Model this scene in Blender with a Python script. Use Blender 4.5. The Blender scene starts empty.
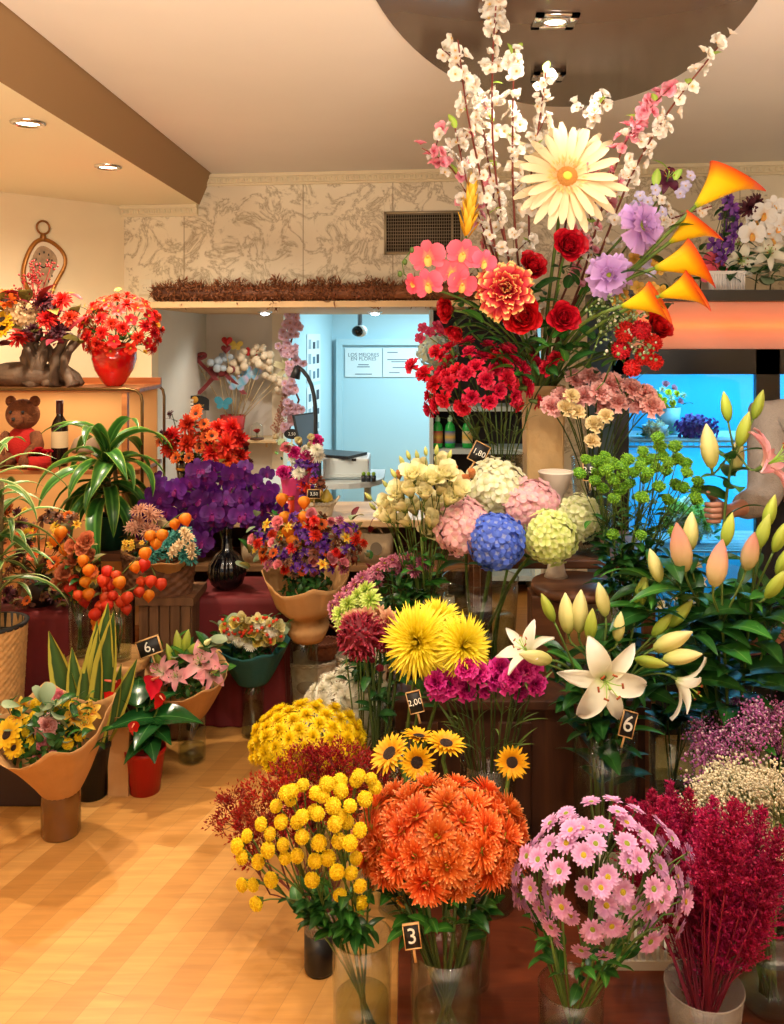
import bpy, math, random
from mathutils import Vector, Matrix, Quaternion
V = Vector
PI = math.pi
rnd = random.Random(7)
U = rnd.uniform
SC = bpy.context.scene
COL = SC.collection
FPX, CX, CY, EYE = 900.0, 410.0, 335.0, 1.6

def at(px, py, Y):
    return V(((px - CX) * Y / FPX, Y, EYE - (py - CY) * Y / FPX))
def m_of(px, Y):                      # photo length -> metres at a distance
    return px * Y / FPX
def lin(c):
    return tuple(((x / 255) / 12.92 if x / 255 <= 0.04045 else ((x / 255 + 0.055) / 1.055) ** 2.4) for x in c) + (1.0,)

# ------------------------------------------------------------------ materials
def newmat(name):
    m = bpy.data.materials.new(name); m.use_nodes = True
    nt = m.node_tree; nt.nodes.clear()
    return m, nt
def node(nt, typ, **kw):
    n = nt.nodes.new(typ)
    for k, v in kw.items():
        if k in n.inputs: n.inputs[k].default_value = v
        else: setattr(n, k, v)
    return n
def ramp(nt, stops, interp='LINEAR'):
    r = nt.nodes.new('ShaderNodeValToRGB'); e = r.color_ramp.elements
    r.color_ramp.interpolation = interp
    e[0].position, e[0].color = stops[0]; e[1].position, e[1].color = stops[-1]
    for p, c in stops[1:-1]:
        x = e.new(p); x.color = c
    return r
def finish(nt, shader):
    o = nt.nodes.new('ShaderNodeOutputMaterial'); nt.links.new(shader, o.inputs[0])

def plain(name, col, rough=.6, metal=0, spec=.5, noise=0.0, nscale=8, bump=0, bscale=60, coat=0, emit=0, sub=0):
    m, nt = newmat(name); L = nt.links
    p = node(nt, 'ShaderNodeBsdfPrincipled'); p.inputs['Roughness'].default_value = rough
    p.inputs['Metallic'].default_value = metal; p.inputs['Specular IOR Level'].default_value = spec
    p.inputs['Coat Weight'].default_value = coat
    c = lin(col); p.inputs['Base Color'].default_value = c
    tc = node(nt, 'ShaderNodeTexCoord')
    if noise:
        n = node(nt, 'ShaderNodeTexNoise', Scale=nscale, Detail=5.0); L.new(tc.outputs['Object'], n.inputs['Vector'])
        r = ramp(nt, [(.3, tuple(x * (1 - noise) for x in c[:3]) + (1,)), (.7, tuple(min(1, x * (1 + noise)) for x in c[:3]) + (1,))])
        L.new(n.outputs[0], r.inputs[0]); L.new(r.outputs[0], p.inputs['Base Color'])
    if bump:
        n = node(nt, 'ShaderNodeTexNoise', Scale=bscale, Detail=4.0); L.new(tc.outputs['Object'], n.inputs['Vector'])
        b = node(nt, 'ShaderNodeBump', Strength=bump, Distance=.01); L.new(n.outputs[0], b.inputs['Height']); L.new(b.outputs[0], p.inputs['Normal'])
    if emit:
        p.inputs['Emission Color'].default_value = c; p.inputs['Emission Strength'].default_value = emit
    finish(nt, p.outputs[0]); return m

def petal(name, stops, rough=.55, var=.05, trans=.3, stripe=None, across=None):
    """petal or leaf: colours run along the petal (uv y); across: colours over its width (uv x)"""
    m, nt = newmat(name); L = nt.links
    uv = node(nt, 'ShaderNodeUVMap'); sp = node(nt, 'ShaderNodeSeparateXYZ'); L.new(uv.outputs[0], sp.inputs[0])
    if across:
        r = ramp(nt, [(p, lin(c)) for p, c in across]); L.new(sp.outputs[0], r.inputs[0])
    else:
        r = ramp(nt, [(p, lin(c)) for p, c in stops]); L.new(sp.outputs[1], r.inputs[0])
    oi = node(nt, 'ShaderNodeObjectInfo')
    hs = node(nt, 'ShaderNodeHueSaturation')
    a = node(nt, 'ShaderNodeMapRange'); a.inputs[3].default_value = .5 - var * .1; a.inputs[4].default_value = .5 + var * .1
    b = node(nt, 'ShaderNodeMapRange'); b.inputs[3].default_value = 1 - var * 3; b.inputs[4].default_value = 1 + var * 2
    mul = node(nt, 'ShaderNodeMath', operation='MULTIPLY'); mul.inputs[1].default_value = 7.31
    fr = node(nt, 'ShaderNodeMath', operation='FRACT')
    L.new(oi.outputs['Random'], a.inputs[0]); L.new(oi.outputs['Random'], mul.inputs[0]); L.new(mul.outputs[0], fr.inputs[0]); L.new(fr.outputs[0], b.inputs[0])
    L.new(a.outputs[0], hs.inputs['Hue']); L.new(b.outputs[0], hs.inputs['Value']); L.new(r.outputs[0], hs.inputs['Color'])
    p = node(nt, 'ShaderNodeBsdfPrincipled'); p.inputs['Roughness'].default_value = rough
    p.inputs['Specular IOR Level'].default_value = .35
    L.new(hs.outputs[0], p.inputs['Base Color'])
    out = p.outputs[0]
    if trans:
        t = node(nt, 'ShaderNodeBsdfTranslucent'); L.new(hs.outputs[0], t.inputs[0])
        mx = node(nt, 'ShaderNodeMixShader'); mx.inputs[0].default_value = trans
        L.new(p.outputs[0], mx.inputs[1]); L.new(t.outputs[0], mx.inputs[2]); out = mx.outputs[0]
    finish(nt, out); return m

def glass(name, tint=(235, 242, 238), refl=.9, body=0.0, rough=.02):
    """thin clear glass: see-through with a fresnel shine"""
    m, nt = newmat(name); L = nt.links
    t = node(nt, 'ShaderNodeBsdfTransparent'); t.inputs[0].default_value = lin(tint)
    g = node(nt, 'ShaderNodeBsdfGlossy', Roughness=rough)
    f = node(nt, 'ShaderNodeLayerWeight', Blend=.5)
    pw = node(nt, 'ShaderNodeMath', operation='POWER'); pw.inputs[1].default_value = 3.5; L.new(f.outputs['Facing'], pw.inputs[0])
    k = node(nt, 'ShaderNodeMath', operation='MULTIPLY_ADD'); k.inputs[1].default_value = refl * .6; k.inputs[2].default_value = .035
    L.new(pw.outputs[0], k.inputs[0])
    mx = node(nt, 'ShaderNodeMixShader'); L.new(k.outputs[0], mx.inputs[0]); L.new(t.outputs[0], mx.inputs[1]); L.new(g.outputs[0], mx.inputs[2])
    out = mx.outputs[0]
    if body:
        d = node(nt, 'ShaderNodeBsdfDiffuse'); d.inputs[0].default_value = lin(tint)
        m2 = node(nt, 'ShaderNodeMixShader'); m2.inputs[0].default_value = body
        L.new(out, m2.inputs[1]); L.new(d.outputs[0], m2.inputs[2]); out = m2.outputs[0]
    finish(nt, out); return m

def emit(name, col, s):
    m, nt = newmat(name); e = node(nt, 'ShaderNodeEmission'); e.inputs[0].default_value = lin(col); e.inputs[1].default_value = s
    finish(nt, e.outputs[0]); return m

def wood(name, c0, c1, scale=6, rough=.5, axis='Z', spec=.4):
    m, nt = newmat(name); L = nt.links
    tc = node(nt, 'ShaderNodeTexCoord'); mp = node(nt, 'ShaderNodeMapping')
    s = {'X': (.12, 1, 1), 'Y': (1, .12, 1), 'Z': (1, 1, .12)}[axis]
    mp.inputs['Scale'].default_value = tuple(scale * q for q in s)
    n = node(nt, 'ShaderNodeTexNoise', Scale=4.0, Detail=6.0, Distortion=.8)
    L.new(tc.outputs['Object'], mp.inputs[0]); L.new(mp.outputs[0], n.inputs['Vector'])
    r = ramp(nt, [(.32, lin(c0)), (.68, lin(c1))]); L.new(n.outputs[0], r.inputs[0])
    p = node(nt, 'ShaderNodeBsdfPrincipled'); p.inputs['Roughness'].default_value = rough; p.inputs['Specular IOR Level'].default_value = spec
    L.new(r.outputs[0], p.inputs['Base Color'])
    b = node(nt, 'ShaderNodeBump', Strength=.15, Distance=.005); L.new(n.outputs[0], b.inputs['Height']); L.new(b.outputs[0], p.inputs['Normal'])
    finish(nt, p.outputs[0]); return m

# ------------------------------------------------------------------ mesh builder
class MB:
    def __init__(s): s.v = []; s.f = []; s.m = []; s.uv = []; s.flat = False
    def vert(s, p, uv=(.5, .5)):
        s.v.append(tuple(p)); s.uv.append(uv); return len(s.v) - 1
    def face(s, ids, mi=0): s.f.append(tuple(ids)); s.m.append(mi)
    def grid(s, P, UVs=None, mi=0, wrap=False):
        nu, nv = len(P), len(P[0]); b = len(s.v)
        for i in range(nu):
            for j in range(nv):
                s.vert(P[i][j], UVs[i][j] if UVs else (j / max(1, nv - 1), i / max(1, nu - 1)))
        for i in range(nu - 1):
            for j in range(nv if wrap else nv - 1):
                k = (j + 1) % nv
                s.face((b + i * nv + j, b + i * nv + k, b + (i + 1) * nv + k, b + (i + 1) * nv + j), mi)
        return b
    def lathe(s, prof, n=24, mi=0, c=(0, 0, 0), mod=None):
        P = []
        for i, (r, z) in enumerate(prof):
            row = []
            for j in range(n):
                a = 2 * PI * j / n; rr = r * (mod(a, i) if mod else 1)
                row.append((c[0] + rr * math.cos(a), c[1] + rr * math.sin(a), c[2] + z))
            P.append(row)
        s.grid(P, None, mi, True)
    def tube(s, pts, r, n=6, mi=0, r1=None, cap=True):
        pts = [V(p) for p in pts]; r1 = r if r1 is None else r1; P = []
        t0 = (pts[1] - pts[0]).normalized()
        x = t0.orthogonal().normalized()
        for i, p in enumerate(pts):
            t = (pts[min(i + 1, len(pts) - 1)] - pts[max(i - 1, 0)])
            t = t.normalized() if t.length > 1e-9 else t0
            x = (x - t * x.dot(t)); x = x.normalized() if x.length > 1e-6 else t.orthogonal().normalized()
            y = t.cross(x); rr = (r[i] if isinstance(r, (list, tuple)) else r + (r1 - r) * i / max(1, len(pts) - 1))
            P.append([p + (x * math.cos(2 * PI * j / n) + y * math.sin(2 * PI * j / n)) * rr for j in range(n)])
        b = s.grid(P, None, mi, True)
        if cap:
            s.face([b + j for j in range(n)][::-1], mi); s.face([b + (len(pts) - 1) * n + j for j in range(n)], mi)
    def box(s, lo, hi, mi=0, M=None):
        c = [(x, y, z) for z in (lo[2], hi[2]) for y in (lo[1], hi[1]) for x in (lo[0], hi[0])]
        b = len(s.v)
        for p in c: s.vert(M @ V(p) if M else p)
        for q in ((0, 2, 3, 1), (4, 5, 7, 6), (0, 1, 5, 4), (2, 6, 7, 3), (0, 4, 6, 2), (1, 3, 7, 5)): s.face([b + i for i in q], mi)
    def poly(s, pts, mi=0):
        s.face([s.vert(p) for p in pts], mi)
    def prism(s, pts, d, mi=0):
        """outline pts (3D) pushed along vector d"""
        n = len(pts); d = V(d)
        a = [s.vert(p) for p in pts]; b = [s.vert(V(p) + d) for p in pts]
        s.face(a[::-1], mi); s.face(b, mi)
        for i in range(n): s.face((a[i], a[(i + 1) % n], b[(i + 1) % n], b[i]), mi)
    def ball(s, c, r, n=8, k=6, mi=0, sq=(1, 1, 1)):
        P = []
        for i in range(k + 1):
            t = PI * i / k
            P.append([(c[0] + sq[0] * r * math.sin(t) * math.cos(2 * PI * j / n), c[1] + sq[1] * r * math.sin(t) * math.sin(2 * PI * j / n), c[2] - sq[2] * r * math.cos(t)) for j in range(n)])
        s.grid(P, None, mi, True)
    def octa(s, c, r, mi=0, q=None):
        b = len(s.v)
        for d in ((1, 0, 0), (-1, 0, 0), (0, 1, 0), (0, -1, 0), (0, 0, 1), (0, 0, -1)):
            s.vert((c[0] + d[0] * r, c[1] + d[1] * r, c[2] + d[2] * r))
        for f in ((0, 2, 4), (2, 1, 4), (1, 3, 4), (3, 0, 4), (2, 0, 5), (1, 2, 5), (3, 1, 5), (0, 3, 5)): s.face([b + i for i in f], mi)
    def add(s, o, M, mi=0):
        b = len(s.v)
        for p, u in zip(o.v, o.uv): s.v.append(tuple(M @ V(p))); s.uv.append(u)
        for f, m in zip(o.f, o.m): s.f.append(tuple(b + i for i in f)); s.m.append(m + mi)
    def petal(s, az, L, W, e0=0.0, curl=0.0, cup=0.0, r0=0.0, z0=0.0, prof='daisy', nL=4, nW=2, mi=0, ruf=0.0, base=.4, M=None, rg=None, nr=3):
        """one petal pointing out from the axis; e0 rise, curl the bend along it"""
        rg = rg or rnd
        x, z = r0, z0; P, UV_ = [], []; ca, sa = math.cos(az), math.sin(az); ph = rg.uniform(0, 6.28)
        for i in range(nL + 1):
            t = i / nL
            if i:
                a = e0 + curl * (t - .5 / nL); x += math.cos(a) * L / nL; z += math.sin(a) * L / nL
            a = e0 + curl * t
            if prof == 'daisy': w = (base + (1 - base) * min(1, t / .55)) * (1 if t < .7 else math.sqrt(max(.04, 1 - ((t - .7) / .32) ** 2)))
            elif prof == 'lily': w = max(.06, math.sin(PI * min(1, (t * .93 + .07) ** .85)) ** .8)
            elif prof == 'round': w = (base + (1 - base) * math.sin(min(1, t / .6) * PI / 2)) * (1 if t < .6 else math.sqrt(max(.09, 1 - ((t - .6) / .44) ** 2)))
            elif prof == 'fan': w = base + (1 - base) * t ** .8
            elif prof == 'strap': w = (base + (1 - base) * min(1, t / .25)) * (1 if t < .55 else max(.04, 1 - ((t - .55) / .45) ** 1.6))
            elif prof == 'heart': w = [.35, .8, 1, .93, .75, .5, .25, .03][min(7, int(t * 7 + .5))]
            else: w = 1
            row, ur = [], []
            for j in range(nW + 1):
                q = j / nW * 2 - 1; y = q * w * W / 2
                k = cup * w * W * .5 * q * q
                if ruf: k += ruf * t * math.sin(q * nr * PI + ph) + ruf * .5 * t * rg.uniform(-1, 1)
                xx, zz = x - math.sin(a) * k, z + math.cos(a) * k
                p = V((xx * ca - y * sa, xx * sa + y * ca, zz))
                row.append(M @ p if M else p); ur.append((j / nW, t))
            P.append(row); UV_.append(ur)
        s.grid(P, UV_, mi)
    def mesh(s, name, mats, smooth=True):
        me = bpy.data.meshes.new(name); me.from_pydata(s.v, [], s.f); me.update()
        for m in (mats if isinstance(mats, (list, tuple)) else [mats]): me.materials.append(m)
        me.polygons.foreach_set('material_index', s.m)
        me.polygons.foreach_set('use_smooth', [smooth] * len(s.f))
        uvl = me.uv_layers.new(name='UVMap'); li = [0] * len(me.loops); me.loops.foreach_get('vertex_index', li)
        fl = []
        for i in li: fl.extend(s.uv[i])
        uvl.data.foreach_set('uv', fl)
        return me

# ------------------------------------------------------------------ objects
def ob(name, me, parent=None, M=None):
    o = bpy.data.objects.new(name, me); COL.objects.link(o)
    if parent is not None: o.parent = parent
    if M is not None: o.matrix_local = M
    return o
def tag(o, label, cat, group=None):
    o['label'] = label; o['category'] = cat
    if group: o['group'] = group
    return o
def thing(name, label, cat, loc=(0, 0, 0), rz=0, group=None):
    o = bpy.data.objects.new(name, None); COL.objects.link(o); o.location = loc; o.rotation_euler = (0, 0, rz); o.empty_display_size = .02
    return tag(o, label, cat, group)
def struct(name, mb, mats, smooth=False):
    o = ob(name, mb.mesh(name, mats, smooth)); o['kind'] = 'structure'; return o
def bevel(o, w=.004, seg=2):
    b = o.modifiers.new('edge', 'BEVEL'); b.width = w; b.segments = seg; b.limit_method = 'ANGLE'; b.angle_limit = .7; return o
def basis(loc, d, roll=0.0, s=1.0):
    d = V(d).normalized(); q = V((0, 0, 1)).rotation_difference(d) @ Quaternion((0, 0, 1), roll)
    sc = s if isinstance(s, (tuple, list)) else (s, s, s)
    return Matrix.LocRotScale(V(loc), q, V(sc))
def bez(a, b, c, d, n=6):
    a, b, c, d = V(a), V(b), V(c), V(d); out = []
    for i in range(n + 1):
        t = i / n; u = 1 - t; out.append(a * u ** 3 + b * 3 * u * u * t + c * 3 * u * t * t + d * t ** 3)
    return out
def fib(n):
    out = []
    for i in range(n):
        z = 1 - 2 * (i + .5) / n; r = math.sqrt(1 - z * z); a = 2.399963 * i; out.append(V((r * math.cos(a), r * math.sin(a), z)))
    return out

# ------------------------------------------------------------------ palettes
GREEN = petal('stem_green', [(0, (72, 88, 34)), (1, (92, 116, 46))], var=.06, trans=0)
DSTEM = petal('stem_dark', [(0, (62, 66, 30)), (1, (70, 92, 40))], var=.06, trans=0)
TWIG = petal('twig_brown', [(0, (88, 44, 30)), (1, (120, 52, 40))], var=.05, trans=0)
LEAF = petal('leaf_green', [], across=[(0, (48, 104, 34)), (.46, (60, 120, 40)), (.5, (120, 160, 80)), (.54, (60, 120, 40)), (1, (48, 104, 34))], rough=.38, trans=.2)
DLEAF = petal('leaf_dark', [], across=[(0, (32, 72, 26)), (.47, (40, 86, 32)), (.5, (84, 122, 60)), (.53, (40, 86, 32)), (1, (32, 72, 26))], rough=.35, trans=.15)
LLEAF = petal('leaf_lime', [], across=[(0, (150, 200, 60)), (.5, (196, 224, 110)), (1, (150, 200, 60))], trans=.3)
def lettering(parent, body, size, loc, rot=(PI / 2, 0, 0), mat=None, ext=.0003):
    cu = bpy.data.curves.new('lettering', 'FONT'); cu.body = body; cu.size = size; cu.align_x = 'CENTER'; cu.align_y = 'CENTER'; cu.extrude = ext; cu.resolution_u = 3
    tmp = bpy.data.objects.new('lettering_text', cu); COL.objects.link(tmp)
    me = bpy.data.meshes.new_from_object(tmp.evaluated_get(bpy.context.evaluated_depsgraph_get())); me.materials.clear(); me.materials.append(mat)
    bpy.data.objects.remove(tmp); bpy.data.curves.remove(cu)
    o = ob('lettering', me, parent); o.location = loc; o.rotation_euler = rot; return o
GLASS = glass('clear_glass', (247, 250, 248))
WATER = glass('vase_water', (240, 243, 228), .5)
GOLDC = plain('center_yellow', (206, 178, 30), .8, bump=.6, bscale=300)
GREENC = plain('center_green', (150, 160, 40), .8, bump=.6, bscale=300)
BROWNC = plain('center_brown', (52, 30, 18), .9, bump=.8, bscale=300)

# ------------------------------------------------------------------ flower heads (unit radius, axis +Z); each is a list (part name, mesh)
def H_daisy(nm, mat, cmat, n=16, layers=1, L=.85, W=.3, e0=.25, curl=-.35, r0=.15, cr=.26, cz=.12, seed=1, prof='daisy', cup=.25, nL=4):
    rg = random.Random(seed); mb = MB()
    for l in range(layers):
        for i in range(n):
            mb.petal(2 * PI * (i + .5 * l) / n + rg.uniform(-.06, .06), L * (1 - .13 * l) * rg.uniform(.9, 1.05), W, e0 + .25 * l + rg.uniform(-.12, .12), curl + rg.uniform(-.15, .15), cup, r0 * (1 - .2 * l), .02 * l, prof, nL, 2, rg=rg)
    c = MB(); c.lathe([(cr, 0), (cr * 1.02, cz * .5), (cr * .8, cz), (cr * .4, cz * 1.12), (.001, cz)], 12)
    b = MB(); b.lathe([(.05, -.3), (.16, -.12), (.2, 0)], 8)
    return [('petals', mb.mesh(nm + '_petals', mat)), ('flower_center', c.mesh(nm + '_center', cmat)), ('calyx', b.mesh(nm + '_calyx', GREEN))]
def H_ball(nm, mat, n=130, L=.3, W=.2, flat=.8, core=.8, e=.55, seed=1, zmin=-.75):
    """pompon of short overlapping petals"""
    rg = random.Random(seed); mb = MB(); mb.ball((0, 0, 0), core * .86, 10, 7)
    for i, u in enumerate(mb.uv): mb.uv[i] = (.5, .1)
    for p in fib(int(n * 1.7)):
        if p.z < zmin: continue
        d = (p + V((0, 0, .02))).normalized(); up = V((0, 0, 1)) if abs(d.z) < .97 else V((1, 0, 0))
        y = d.cross(up).normalized(); x = y.cross(d); k = core * .8
        M = Matrix(((d.x, y.x, -x.x, p.x * k), (d.y, y.y, -x.y, p.y * k), (d.z, y.z, -x.z, p.z * k), (0, 0, 0, 1)))
        mb.petal(0, L * rg.uniform(.85, 1.15), W * .8, e + rg.uniform(-.3, .4), .5, .9, prof='round', nL=2, nW=2, M=M @ Matrix.Rotation(rg.uniform(0, 6.28), 4, 'X'), rg=rg, base=.6)
    for i, p in enumerate(mb.v): mb.v[i] = (p[0], p[1], p[2] * flat)
    b = MB(); b.lathe([(.05, -.95), (.3, -.72), (.5, -.5)], 8)
    return [('petals', mb.mesh(nm + '_petals', mat)), ('calyx', b.mesh(nm + '_calyx', GREEN))]
def H_mum(nm, mat, layers=5, n=18, L=.95, W=.2, seed=1, c=.1, emax=1.35, curl=-.5, prof='daisy', nL=4, cup=.3, cmat=None, ruf=0, nW=2):
    """many layers of petals from flat outside to upright inside"""
    rg = random.Random(seed); mb = MB()
    for l in range(layers):
        t = l / max(1, layers - 1); k = max(5, int(n * (1 - .55 * t)))
        for i in range(k):
            mb.petal(2 * PI * (i + rg.uniform(-.3, .3)) / k + l, L * (1 - .45 * t) * rg.uniform(.85, 1.08), W, -.1 + emax * t + rg.uniform(-.15, .15), curl * (1 - t) + .35 * t + rg.uniform(-.25, .25), cup, c * (1 - .7 * t), .06 * t, prof, nL, nW, rg=rg, ruf=ruf)
    b = MB(); b.lathe([(.04, -.36), (.18, -.18), (.24, 0)], 8)
    out = [('petals', mb.mesh(nm + '_petals', mat))]
    if cmat:
        cm = MB(); cm.lathe([(.2, .02), (.19, .12), (.1, .18), (.001, .19)], 10); out.append(('flower_center', cm.mesh(nm + '_center', cmat)))
    return out + [('calyx', b.mesh(nm + '_calyx', GREEN))]
def H_carn(nm, mat, seed=1, n=26):
    rg = random.Random(seed); mb = MB()
    for i in range(n):
        t = i / n
        mb.petal(2.4 * i, (.95 - .3 * t) * rg.uniform(.85, 1.05), .62, .1 + 1.25 * t, -.55 * (1 - t) + .1, 0, .06, -.05, 'fan', 4, 6, ruf=.085, base=.2, rg=rg, nr=3.4)
    b = MB(); b.lathe([(.07, -.95), (.2, -.8), (.24, -.3), (.3, -.02)], 8)
    return [('petals', mb.mesh(nm + '_petals', mat)), ('calyx', b.mesh(nm + '_calyx', GREEN))]
def H_rose(nm, mat, seed=1, open_=1.0, n=34):
    rg = random.Random(seed); mb = MB()
    for i in range(n):
        t = 1 - i / n                                   # 1 outside
        e = 1.66 - .62 * t ** 1.5 * open_
        mb.petal(2.4 * i, .62 + .28 * t, .34 + .72 * t, e, -.85 * t ** 2 * open_ + .4 * (1 - t), .5, .02 + .30 * t, -.3 - .12 * t, 'round', 6, 6, base=.6, rg=rg, ruf=.025)
    b = MB(); b.lathe([(.06, -.7), (.24, -.55), (.3, -.38)], 8)
    for k in range(5): b.petal(k * 1.2566, .5, .16, -.1, -.8, 0, .2, -.42, 'strap', 3, 2, rg=rg)
    return [('petals', mb.mesh(nm + '_petals', mat)), ('calyx', b.mesh(nm + '_calyx', GREEN))]
def H_hyd(nm, mat, n=120, seed=1, fs=.2):
    rg = random.Random(seed); mb = MB(); mb.ball((0, 0, -.05), .74, 10, 7)
    for p in fib(n):
        if p.z < -.65: continue
        d = (p + V((rg.uniform(-.2, .2), rg.uniform(-.2, .2), rg.uniform(-.1, .2)))).normalized()
        M = basis(p * rg.uniform(.8, .98), d, rg.uniform(0, 6), fs * rg.uniform(.8, 1.25))
        for k in range(4): mb.petal(k * PI / 2, 1, 1.0, .35 + rg.uniform(-.15, .15), -.35, -.15, .06, 0, 'round', 3, 2, M=M, rg=rg, base=.45)
    for i, p in enumerate(mb.v): mb.v[i] = (p[0], p[1], p[2] * .88)
    return [('petals', mb.mesh(nm + '_petals', mat))]
ANTH = plain('anther_rust', (150, 70, 20), .8)
def H_lily(nm, mat, seed=1, L=1.15, open_=1.0):
    rg = random.Random(seed); mb = MB()
    for k in range(6):
        mb.petal(k * PI / 3 + rg.uniform(-.08, .08), L * rg.uniform(.95, 1.05), .56 if k % 2 else .4, 1.2 - .35 * open_, -1.85 * open_ + rg.uniform(-.35, .25), .3, .05, -.28 + (.0 if k % 2 else -.02), 'lily', 10, 6, rg=rg, ruf=.05)
    s = MB()
    for k in range(6):
        a = k * PI / 3 + .3; pts = bez((0, 0, -.2), (.02 * math.cos(a), .02 * math.sin(a), .1), (.12 * math.cos(a), .12 * math.sin(a), .35), (.28 * math.cos(a), .28 * math.sin(a), .5), 4)
        s.tube(pts, .012, 5, 0); e = pts[-1]
        s.tube([e + V((-.06 * math.sin(a), .06 * math.cos(a), 0)), e, e - V((-.06 * math.sin(a), .06 * math.cos(a), 0))], .025, 6, 1)
    s.tube([(0, 0, -.2), (0, 0, .3), (.05, 0, .62)], .018, 6, 0); s.ball((.05, 0, .62), .04, 6, 4, 0)
    b = MB(); b.lathe([(.045, -.5), (.06, -.35), (.09, -.24)], 8)
    return [('petals', mb.mesh(nm + '_petals', mat)), ('stamen', s.mesh(nm + '_stamen', [LLEAF, ANTH])), ('calyx', b.mesh(nm + '_calyx', GREEN))]
def H_bud(nm, mat, fat=.3, seed=1):
    """closed lily bud, from the stalk at z=0 to the tip at z=2"""
    mb = MB(); prof = [(.1, 0), (.5, .12), (.82, .4), (1, .75), (.97, 1.05), (.8, 1.4), (.52, 1.72), (.26, 1.92), (.14, 2.02), (.02, 2.08)]
    mb.lathe([(r * fat, z) for r, z in prof], 24, mod=lambda a, i: .84 + .24 * abs(math.cos(1.5 * a)) ** .6 + .03 * math.cos(6 * a))
    b = MB(); b.lathe([(.05, -.25), (.06, -.1), (.09, .04)], 8)
    return [('bud', mb.mesh(nm + '_bud', mat)), ('calyx', b.mesh(nm + '_calyx', GREEN))]
def H_calla(nm, mat):
    mb = MB(); nu, nv = 12, 18; P, UV_ = [], []
    for i in range(nu + 1):
        t = i / nu; row, ur = [], []
        for j in range(nv + 1):
            th = (j / nv * 2 - 1) * PI * 1.02; front = (1 + math.cos(th)) / 2          # front: the long tip
            h = 2.0 * t * (.62 + .38 * front); r = .09 + .62 * t ** 1.15
            out = max(0, t - .6) / .4
            bend = out * out * (.1 + .16 * front) + .1 * max(0, front - .8) * out * 5 * .4
            rr = r * (1 + .05 * (j / nv)) + bend
            zz = h - bend * .5
            row.append((rr * math.cos(th), rr * math.sin(th) * (1 - .1 * front), zz)); ur.append((j / nv, t))
        P.append(row); UV_.append(ur)
    mb.grid(P, UV_)
    s = MB(); s.tube([(0, 0, .3), (0, 0, .9), (.03, 0, 1.25)], [.06, .07, .02], 8)
    return [('spathe', mb.mesh(nm + '_spathe', mat)), ('spadix', s.mesh(nm + '_spadix', GOLDC))]
def H_orchid(nm, mat, lmat, seed=1):
    rg = random.Random(seed); mb = MB()
    for a, L, W in ((PI / 2, .9, .62), (PI / 2 + 2.2, .9, .58), (PI / 2 - 2.2, .9, .58), (.25, .95, 1.05), (PI - .25, .95, 1.05)):
        mb.petal(a, L, W, .25, -.45, .12, .04, 0, 'round', 5, 4, rg=rg, base=.25, ruf=.015)
    l = MB(); l.petal(-PI / 2, .55, .4, .7, -1.2, .6, .02, .03, 'round', 5, 4, rg=rg, base=.5); l.ball((0, 0, .1), .1, 8, 5)
    return [('petals', mb.mesh(nm + '_petals', mat)), ('flower_lip', l.mesh(nm + '_lip', lmat))]
def H_five(nm, mat, cmat, seed=1, n=5, W=.85, e0=.45, ruf=.03, layers=1):
    rg = random.Random(seed); mb = MB()
    for l in range(layers):
        for k in range(n): mb.petal(k * 2 * PI / n + .5 * l, .95 - .25 * l, W, e0 + .4 * l + rg.uniform(-.15, .15), -.5, .3, .05, 0, 'round', 4, 4, rg=rg, base=.3, ruf=ruf)
    c = MB(); c.ball((0, 0, .08), .13, 6, 4)
    for k in range(7):
        a = k * .9; c.tube([(0, 0, .08), (.2 * math.cos(a), .2 * math.sin(a), .3)], .016, 4)
    return [('petals', mb.mesh(nm + '_petals', mat)), ('flower_center', c.mesh(nm + '_center', cmat))]
def H_lantern(nm, mat):
    mb = MB(); prof = [(.02, .12), (.3, .1), (.78, -.15), (1, -.6), (.9, -1.05), (.55, -1.5), (.18, -1.85), (.02, -2.05)]
    mb.lathe(prof, 20, mod=lambda a, i: .8 + .22 * abs(math.cos(2.5 * a)) ** .7)
    return [('husk', mb.mesh(nm + '_husk', mat))]
def H_lisi(nm, mat, seed=1, o=.5):
    rg = random.Random(seed); mb = MB()
    for i in range(13):
        t = 1 - i / 13
        mb.petal(2.4 * i, .85 + .35 * t, .35 + .65 * t, 1.5 - .55 * t * o, -.55 * t * o + .1, .55, .04 + .16 * t, -.55, 'round', 5, 4, rg=rg, base=.6, ruf=.03)
    b = MB(); b.lathe([(.06, -.95), (.2, -.75), (.26, -.5)], 8)
    for k in range(5): b.petal(k * 1.2566, .7, .1, .9, .2, 0, .18, -.55, 'strap', 3, 2, rg=rg)
    return [('petals', mb.mesh(nm + '_petals', mat)), ('calyx', b.mesh(nm + '_calyx', GREEN))]

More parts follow.
